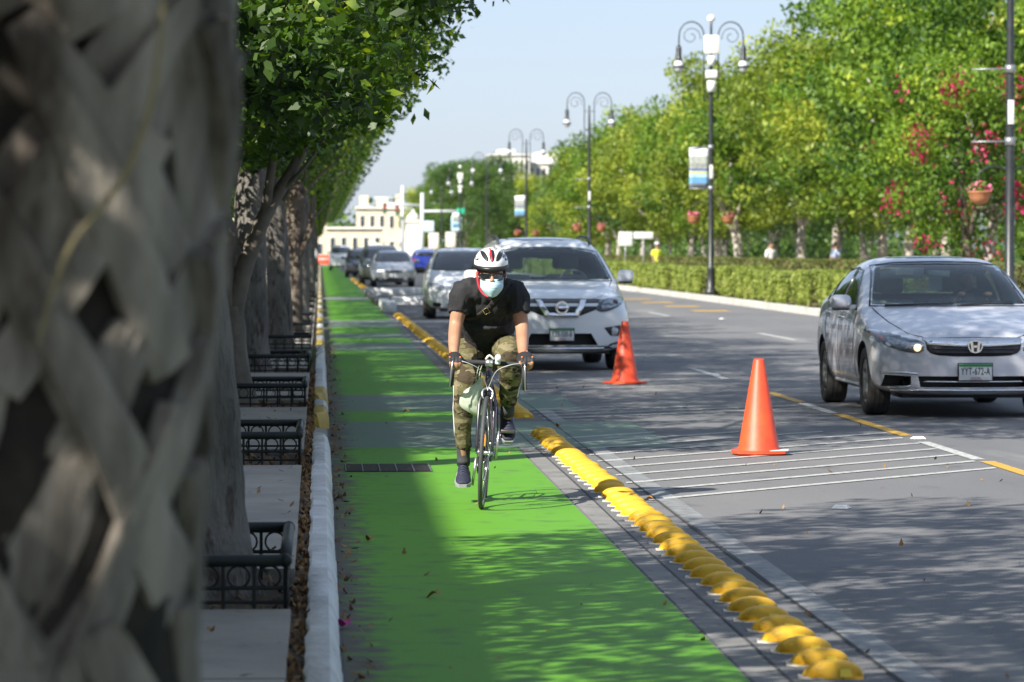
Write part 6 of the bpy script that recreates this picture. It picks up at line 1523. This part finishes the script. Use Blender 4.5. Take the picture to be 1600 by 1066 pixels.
def lamp(loc, label, cabinets=False, banner=False, baskets=True, brackets=True, lowp=False):
    r = empty('street_lamp', loc, label=label, cat='street lamp', group='double-arm street lamps on the median')
    b = MB(); b.lathe([(.20, 0), (.20, .12), (.13, .18), (.11, .75), (.13, .80), (.085, .86), (.075, 3.0), (.06, 6.2), (.045, 7.3), (.035, 7.75)], n=16)
    if cabinets: b.lathe([(.035, 7.7), (.035, 8.55)], n=10)
    b.build('pole', M_pole, r)
    for sd in (-1, 1):
        b = MB(); arc = []
        b.tube([(sd * .22, 0, 5.9), (sd * .22, 0, 7.9)] + [(sd * (.60 - .38 * cos(a)), 0, 7.9 + .42 * sin(a)) for a in [pi * i / 10 for i in range(1, 11)]] + [(sd * .99, 0, 7.55)], .022, 6)
        sp_ = []
        for i in range(26):
            a = -.3 + 2.6 * pi * i / 25; q = .30 * (1 - .75 * i / 25); sp_.append((sd * (.62 + q * cos(pi - a)), 0, 7.87 + q * sin(pi - a)))
        b.tube(sp_, .012, 5); b.tube([(sd * .03, 0, 6.0), (sd * .22, 0, 6.0)], .014, 5); b.tube([(sd * .03, 0, 6.7), (sd * .22, 0, 6.7)], .014, 5); b.tube([(sd * .03, 0, 7.5), (sd * .22, 0, 7.5)], .014, 5)
        arm = b.build('arm', M_pole, r)
        b = MB(); b.lathe([(.02, 7.62), (.06, 7.58), (.085, 7.5), (.085, 7.22), (.11, 7.17), (.13, 7.15)], (sd * .99, 0, 0), 16); b.lathe([(.13, 7.0), (.19, 6.95), (.19, 6.93), (.15, 6.92)], (sd * .99, 0, 0), 18); b.build('lamp_head', M_pole, arm)
        b = MB(); b.sphere((sd * .99, 0, 6.98), (.155, .155, .20), 18); b.build('lamp_globe', M_lglass, arm)
    if cabinets:
        b = MB(); b.rbox((0, -.10, 7.62), (.46, .22, .56), .02); b.build('cabinet', M_box, r)
        b = MB(); b.rbox((0, -.10, 6.72), (.36, .2, .24), .02); b.build('cabinet', M_box, r)
        b = MB(); b.lathe([(.12, 6.98), (.12, 7.28)], (0, -.08, 0), 16); b.build('antenna_drum', M_drum, r)
        b = MB(); b.lathe([(.13, 6.18), (.13, 6.52)], (0, -.08, 0), 16); b.build('antenna_drum', M_drum, r)
        b = MB(); b.sphere((0, 0, 8.42), .12, 16); b.build('top_globe', M_globe, r)
    if banner:
        f = empty('banner'); f.parent = r; f.location = (-.36, 0, 3.25)
        b = MB(); vs = []; fs = []
        for i in range(9):
            for j in range(7): x = -.30 + .58 * j / 6; z = 1.24 * i / 8; vs.append((x, .03 * sin(x * 5 + z * 3) + .02, z + .012 * sin(x * 8)))
        for i in range(8):
            for j in range(6): fs.append((i * 7 + j, i * 7 + j + 1, i * 7 + j + 8, i * 7 + j + 7))
        b.add(vs, fs, 0, True); o = b.build('banner_cloth', M_banner, f); s_ = o.modifiers.new('t', 'SOLIDIFY'); s_.thickness = .004
    if brackets:
        for z in (4.5, 3.25): b = MB(); b.tube([(.05, -.02, z), (-.68, -.02, z - .01)], .016, 6); b.lathe([(.095, z - .07), (.095, z + .07)], n=12); b.build('bracket', mat_brk, r)
        b = MB(); b.rbox((0, -.08, 3.75), (.11, .03, .42), .01); b.build('sticker', M_sticker, r)
    if baskets:
        for sd in (-1, 1):
            b = MB(); b.tube([(0, 0, 2.75), (sd * .30, 0, 2.82), (sd * .53, 0, 2.72), (sd * .53, 0, 2.60)], .012, 5, k=3); hb = b.build('basket_hook', M_pole, r)
            fb = empty('hanging_basket', (sd * .53, 0, 0)); fb.parent = r
            b = MB(); b.lathe([(.05, 2.16), (.13, 2.19), (.18, 2.27), (.20, 2.36), (.215, 2.37), (.205, 2.39)], n=16); b.build('basket', M_terra, fb)
            rr = np.random.RandomState(int(loc[1]) + sd); n = 160; a = rr.normal(size=(n, 3)); a /= np.linalg.norm(a, axis=1)[:, None]; C = a * np.array([.22, .22, .13]) * rr.rand(n, 1) ** .4 + np.array([0, 0, 2.44])
            me = leaves_mesh('flowers', C, .075, [L_fern, L_pink], seed=5, mi=(rr.rand(n) < .5).astype(int), wid=.8); o = bpy.data.objects.new('flowers', me); COL.objects.link(o); o.parent = fb
    return r
mat_brk = mat('steel_bracket', (.28, .29, .30), .4, metal=.6)
LX = 11.92; ly = [(61.5, 'tall black street lamp post at the far right edge, nearest of the row'), (109, 'street lamp carrying cream cabinets, white drums, a top globe and a striped banner'), (158.5, 'double-arm lamp without banner, behind the white suv'), (207, 'double-arm lamp with a white and blue banner over the white suv roof'), (256, 'fourth double-arm lamp, thin against the far trees'), (305, 'double-arm lamp with cabinets and banner near the traffic signals'), (352, 'farthest double-arm lamp in front of the far clump')]
for i, (y, lab) in enumerate(ly):
    lamp((LX, y, .15), lab, cabinets=i in (1, 5), banner=i in (1, 3, 5), baskets=i < 4, brackets=i in (0, 1, 2))

# small signs and people on the plaza
M_signw = mat('sign_white', (.62, .64, .62), .5); M_post = mat('galvanised_post', (.3, .31, .32), .5, metal=.5)
def sign(loc, w, h, zc, label, rot=0, m=None):
    r = empty('street_sign', loc, rot, label=label, cat='sign'); b = MB(); b.tube([(0, .02, 0), (0, .02, zc + h / 2)], .03, 8); b.build('post', M_post, r)
    b = MB(); b.rbox((0, -.02, zc), (w, .02, h), .006); b.build('sign_panel', m or M_signw, r); return r
sign((13.4, 157, .1), .60, .62, 1.9, 'square pale sign on a post behind the suv, among pale trunks')
sign((14.1, 156, .1), .85, .30, 2.05, 'wide pale sign panel beside the square one')

M_skin = mat('skin', (0.40, 0.22, 0.14), .55, c2=(0.34, 0.18, 0.11), scale=6, bump=.15, bscale=60)
M_hair = mat('hair', (0.012, 0.010, 0.009), .6)
def figure(name, loc, rz, top, bottom, label, hat=None, walk=.12, skirt=False):
    """a standing or walking pedestrian, one continuous body with clothes over it; faces -y"""
    r = empty(name, loc, rz, label=label, cat='person'); b = MB(); s_ = (-1, 1)
    def limb(b, pts, rad, n=10): b.tube(pts, rad, n, k=3); b.sphere(pts[0], rad[0], 10); b.sphere(pts[-1], rad[-1], 10)
    b.sphere((0, 0, 1.60), (.075, .092, .115), 14); b.sphere((0, -.085, 1.585), (.013, .02, .02), 8); limb(b, [(0, .01, 1.40), (0, 0, 1.54)], [.055, .05])
    for k in s_: b.sphere((k * .078, .0, 1.59), (.012, .02, .03), 8)
    limb(b, [(0, .01, .95), (0, 0, 1.15), (0, .01, 1.36)], [.13, .12, .12], 14)
    for k in s_:
        f = k * walk; sh, el, wr = (k * .17, .01, 1.38), (k * .215, .02 + f * .5, 1.10), (k * .21, -.06 + f, .86)
        limb(b, [sh, el, wr], [.05, .038, .026]); b.sphere((wr[0], wr[1] - .01, wr[2] - .06), (.02, .035, .05), 8)
        for j in range(4): limb(b, [(wr[0], wr[1] - .03 + j * .018, wr[2] - .09), (wr[0] - k * .01, wr[1] - .035 + j * .018, wr[2] - .155 + abs(j - 1.5) * .008)], [.009, .007], 6)
        limb(b, [(wr[0] - k * .005, wr[1] - .03, wr[2] - .04), (wr[0] - k * .015, wr[1] - .06, wr[2] - .08)], [.010, .008], 6)
        limb(b, [(k * .09, .01, .92), (k * .095, -f - .03, .50), (k * .095, -f * 1.6 + .03, .10)], [.085, .058, .042]); limb(b, [(k * .095, -f * 1.6 + .04, .04), (k * .10, -f * 1.6 - .13, .035)], [.04, .032])
    o = b.build('body', M_skin, r); remeshed(o, .012, 2)
    b = MB(); b.tube([(0, .01, .90), (0, 0, 1.12), (0, .01, 1.36), (0, .01, 1.44)], [.175, .16, .185, .08], 18, flat=.72, updir=(0, -1, 0), k=3)
    for k in s_: b.tube([(k * .13, .01, 1.39), (k * .20, .015, 1.27), (k * .222, .02 + k * walk * .4, 1.15)], [.085, .075, .062], 12, k=2)
    remeshed(b.build('shirt', top, r), .014, 3)
    b = MB(); b.tube([(0, .01, .80), (0, .01, .97)], [.165, .165], 18, flat=.75, updir=(0, -1, 0))
    for k in s_: f = k * walk; b.tube([(k * .085, .01, .90), (k * .095, -f - .03, .50), (k * .095, -f * 1.6 + .03, .10)], [.115, .085, .075], 12, k=3)
    remeshed(b.build('trousers', bottom, r), .014, 3)
    b = MB(); b.sphere((0, .012, 1.635), (.086, .098, .098), 14)
    b.build('hair', M_hair, r)
    if hat: b = MB(); b.lathe([(.16, 1.665), (.095, 1.68), (.09, 1.74), (.05, 1.76), (0.001, 1.765)], n=16); b.build('hat', hat, r)
    b = MB()
    for k in s_: f = k * walk; b.rbox((k * .097, -f * 1.6 - .05, .045), (.10, .28, .09), .03)
    b.build('shoes', M_black, r); return r
cl = lambda n, c: mat(n, c, .85, c2=tuple(x * .8 for x in c), scale=6)
figure('person', (-.33, 117, .12), pi + .1, cl('white_cotton', (.62, .62, .62)), cl('black_trouser', (.03, .03, .035)), 'pedestrian in a white shirt and dark trousers walking away beside the kerb')
figure('person', (14.6, 155, .1), .4, cl('hi_vis', (.58, .72, .05)), cl('navy_trouser', (.04, .05, .10)), 'person in a bright yellow vest and white hat behind the front hedge', hat=M_signw)
figure('person', (20.1, 139, .1), 2.0, cl('light_blue_cotton', (.38, .46, .62)), cl('grey_trouser', (.06, .06, .07)), 'person in a light blue shirt under the plaza trees')
figure('person', (16.3, 129, .1), .6, cl('white_dress', (.68, .68, .66)), cl('pale_trouser', (.55, .55, .52)), 'person dressed all in white between the lamp and the trunks', walk=.05)

# ------------------------------------------------------------------ traffic cones
M_cone = mat('cone_orange', (0.80, 0.085, 0.022), .5, c2=(.66, .06, .02), scale=5, c3=(.38, .05, .03), s3=9, lo3=.60, hi3=.72, bump=.15, bscale=25)
M_tape = mat('white_patch', (.70, .70, .66), .6)
def cone(loc, rz, label, patch=True):
    r = empty('traffic_cone', loc, rz, label=label, cat='traffic cone', group='orange traffic cones')
    b = MB(); b.lathe([(.165, .03), (.158, .045), (.150, .06), (.040, .705), (.034, .715), (.028, .712), (.028, .60)], n=40, cap=False); b.build('cone_body', M_cone, r)
    b = MB(); oc = [(.205 * cos(a) / max(abs(cos(a)), abs(sin(a))) ** .55, .205 * sin(a) / max(abs(cos(a)), abs(sin(a))) ** .55) for a in [2 * pi * i / 32 for i in range(32)]]
    b.prism(oc, .012, .034); bs = b.build('base', M_cone, r)
    b = MB()
    for k in range(6): a = pi * k / 3 + .2; b.rbox((.16 * cos(a), .16 * sin(a), .008), (.055, .05, .016), .003, rot=(0, 0, a))
    b.build('foot', M_cone, bs)
    if patch: b = MB(); b.prism([(.06, -.19), (.20, -.16), (.225, -.02), (.17, .02), (.15, -.09)], .0345, .040); b.build('white_patch', M_tape, bs)
    return r
cone((3.27, 26.6, 0), 0, 'larger orange-red cone standing alone on the white hatching')
cone((3.46, 40.6, 0), .7, 'orange-red cone close to the white suv front wheel', patch=False)

# white road studs
for (px, py, lab) in ((1319, 797, 'white road stud alone on asphalt below the nearest hatching'), (1441, 688, 'white road stud beside the yellow line near the silver sedan'), (1120, 587, 'white road stud right of the small cone'), (1130, 499, 'white road stud on the open lane beyond the cars')):
    b = MB(); b.add([(-.05, -.05, 0), (.05, -.05, 0), (.05, .05, 0), (-.05, .05, 0), (-.035, -.02, .018), (.035, -.02, .018), (.035, .02, .018), (-.035, .02, .018)], [(0, 1, 5, 4), (1, 2, 6, 5), (2, 3, 7, 6), (3, 0, 4, 7), (4, 5, 6, 7)])
    b.build('road_stud', M_tape, loc=at(px, py, .004), rot=(0, 0, px * .7), label=lab, cat='road stud', group='white road studs')

# ------------------------------------------------------------------ street end: signals, obelisk, buildings, barriers
M_stone = mat('cream_stone', (.62, .56, .42), .85, c2=(.52, .46, .34), scale=.5); M_stonew = mat('white_stone', (.68, .66, .60), .85, c2=(.58, .56, .5), scale=.6)
M_gantry = mat('gantry_paint', (.50, .52, .54), .5); M_sgreen = mat('sign_green', (.02, .36, .20), .5)
g = empty('signal_gantry', (10.6, 372, 0), label='pale steel traffic signal gantry spanning the avenue before the obelisk', cat='signal gantry')
b = MB(); b.tube([(0, 0, 0), (0, 0, 7.4)], .20, 10); b.build('mast', M_gantry, g)
b = MB(); b.tube([(-.2, 0, 6.1), (-4.2, 0, 6.25)], .13, 8); b.build('arm', M_gantry, g); b = MB(); b.tube([(0, 0, 5.5), (4.2, 0, 5.5)], .13, 8); b.build('arm', M_gantry, g)
b = MB(); b.rbox((4.0, -.1, 5.5), (.8, .12, .6), .03); b.build('street_name_panel', M_sgreen, g)
for x, z in ((-2.6, 5.6), (-3.9, 5.8)):
    b = MB(); b.rbox((x, -.1, z), (.36, .3, 1.1), .05); h = b.build('signal_head', M_pole, g)
    for k in range(3): b = MB(); b.lathe([(.10, -.03), (.10, 0)], (x, -.28, z + .34 - k * .34), 12, axis='y'); b.build('signal_lens', (M_red, M_amber, M_sgreen)[k], h)
b = MB(); b.tube([(-2, 1.5, 0), (-2, 1.5, 8.2)], .16, 8); b.tube([(-2, 1.5, 6.9), (-5, 1.5, 6.9)], .10, 6); b.build('mast', M_gantry, g)
M_poster = mat('hanging_poster', (.66, .70, .74), .6, c2=(.30, .48, .62), scale=1.4); M_poster2 = mat('red_poster', (.70, .68, .66), .6, c2=(.60, .42, .38), scale=3)
sign((14.1, 371, 0), 1.05, 1.5, 4.2, 'pale blue banner hanging below the green street-name panel', m=M_poster)
sign((11.1, 366, 0), 1.05, 1.1, 3.9, 'blue-topped banner in front of the obelisk', m=M_poster)
sign((11.4, 360, 0), 1.0, 1.6, 2.4, 'white banner low beside the obelisk', m=M_poster2); sign((12.8, 352, 0), .95, 1.5, 2.5, 'white and red banner on a post left of the far clump', m=M_poster2)
m_ = empty('obelisk_monument', (10.8, 415, 0), label='white tapering stone monument with a small domed top at the street end', cat='monument')
b = MB(); b.box((0, 0, .5), (4.6, 4.6, 1.0)); b.box((0, 0, 1.35), (3.4, 3.4, .7)); b.build('plinth', M_stonew, m_)
b = MB(); b.box((0, 0, 3.2), (2.1, 2.1, 3.0), taper=.72); b.build('shaft', M_stonew, m_)
b = MB(); b.box((0, 0, 4.8), (1.9, 1.9, .3)); b.lathe([(.75, 4.95), (.8, 5.2), (.55, 5.6), (.2, 5.85), (.05, 6.2)], n=16); b.build('cap', M_stonew, m_)
b = MB(); b.add([(-5, -.4, .0), (-1.7, -.4, .0), (-1.7, -.4, 1.6), (-5.2, -.4, 2.6), (-5, .4, .0), (-1.7, .4, .0), (-1.7, .4, 1.6), (-5.2, .4, 2.6)], [(0, 1, 2, 3), (7, 6, 5, 4), (0, 4, 5, 1), (1, 5, 6, 2), (2, 6, 7, 3), (3, 7, 4, 0)]); b.build('wing_wall', M_stonew, m_)
def block(name, x0, x1, y, d, H, m, label, floors=2, bays=6, roof=None, steps=None):
    r = empty(name, ((x0 + x1) / 2, y, 0), label=label, cat='building'); w = x1 - x0
    b = MB(); b.box((0, d / 2, H / 2), (w, d, H)); b.build('wall', m, r)
    b = MB(); b.box((0, d / 2 - .1, H + .15), (w + .5, d + .5, .3)); b.build('cornice', M_stonew, r)
    if steps:
        for (sx, sw, sh) in steps: b = MB(); b.box((sx, d / 2, H + sh / 2 + .3), (sw, d * .6, sh)); b.build('roof_tower', m, r)
    for f in range(floors):
        for k in range(bays):
            cx = -w / 2 + (k + .5) * w / bays; z = (f + .5) * H / floors; b = MB(); b.box((cx, -.03, z), (w / bays * .45, .12, H / floors * .55)); fr = b.build('window', M_stonew, r)
            b = MB(); b.box((cx, -.10, z), (w / bays * .33, .06, H / floors * .46)); b.build('pane', M_wglass, fr)
    return r
block('building', .9, 8.2, 470, 12, 4.2, M_stone, 'low cream building at the street end beyond the orange barriers', 1, 5)
block('building', 5.2, 12.0, 500, 14, 7.2, M_stone, 'taller sandy building with stepped parapet behind the obelisk', 2, 5, steps=[(-2.4, 1.2, 1.6), (.2, 1.5, 1.2), (2.6, 1.0, 1.8)])
block('building', -14, 1.0, 520, 12, 6.5, M_stone, 'long cream building mostly hidden by the laurel row', 2, 7)
block('building', 30.5, 37.5, 640, 16, 18.3, M_stonew, 'white many-storeyed building rising above the trees on its own', 6, 7, steps=[(-.5, 3.0, .9)])
block('building', 37.8, 46.5, 648, 16, 17.0, M_stonew, 'broader white building above the trees, right of the taller one', 6, 8, steps=[(-1, 4, 1.9), (2.5, 2.0, .8)])
for i in range(5):
    r = empty('road_barrier', (.15 + i * .55, 372 + (i % 2) * 3, 0), .1 * i, label='%s orange plastic barrier closing the end of the green lane, from the kerb' % ORD[i], cat='barrier', group='orange barriers at the lane end')
    b = MB(); b.add([(-.45, -.25, 0), (.45, -.25, 0), (.45, -.08, .95), (-.45, -.08, .95), (-.45, .25, 0), (.45, .25, 0), (.45, .08, .95), (-.45, .08, .95)], [(0, 1, 2, 3), (7, 6, 5, 4), (0, 4, 5, 1), (1, 5, 6, 2), (2, 6, 7, 3), (3, 7, 4, 0)]); b.build('barrier_body', M_cone, r)
    b = MB(); b.box((0, -.19, .55), (.8, .03, .15), rot=(.18, 0, 0)); b.build('white_band', M_tape, r)

# far tree mass that closes the horizon, and low undergrowth behind the plaza
rr = np.random.RandomState(3); P = []
for k in range(150):
    x = rr.uniform(-40, 190) ; y = 560 + rr.uniform(0, 60) + (30 if x < 60 else 0); R = rr.uniform(4, 8)
    a = rr.normal(size=(170, 3)); a /= np.linalg.norm(a, axis=1)[:, None]; P.append(np.array([x, y, rr.uniform(1, 6)]) + a * R * rr.rand(170, 1) ** .5 * np.array([1, 1, .8]))
me = leaves_mesh('treeline', np.concatenate(P), 1.3, L_deep, seed=9, up=.4, wid=.7); o = bpy.data.objects.new('treeline', me); COL.objects.link(o); tag(o, 'far-off dark tree mass closing the horizon behind the street end', 'woodland', kind='stuff')
P = []
for k in range(300):
    x = rr.uniform(26, 62); y = rr.uniform(105, 330); R = rr.uniform(.8, 2.0)
    a = rr.normal(size=(120, 3)); a /= np.linalg.norm(a, axis=1)[:, None]; P.append(np.array([x, y, R * .55]) + a * R * rr.rand(120, 1) ** .5 * np.array([1, 1, 1.1]))
me = leaves_mesh('undergrowth', np.concatenate(P), .28, L_deep, seed=10, up=.4, wid=.7); o = bpy.data.objects.new('undergrowth', me); COL.objects.link(o); tag(o, 'dark leafy undergrowth filling the shade behind the plaza trunks', 'undergrowth', kind='stuff')
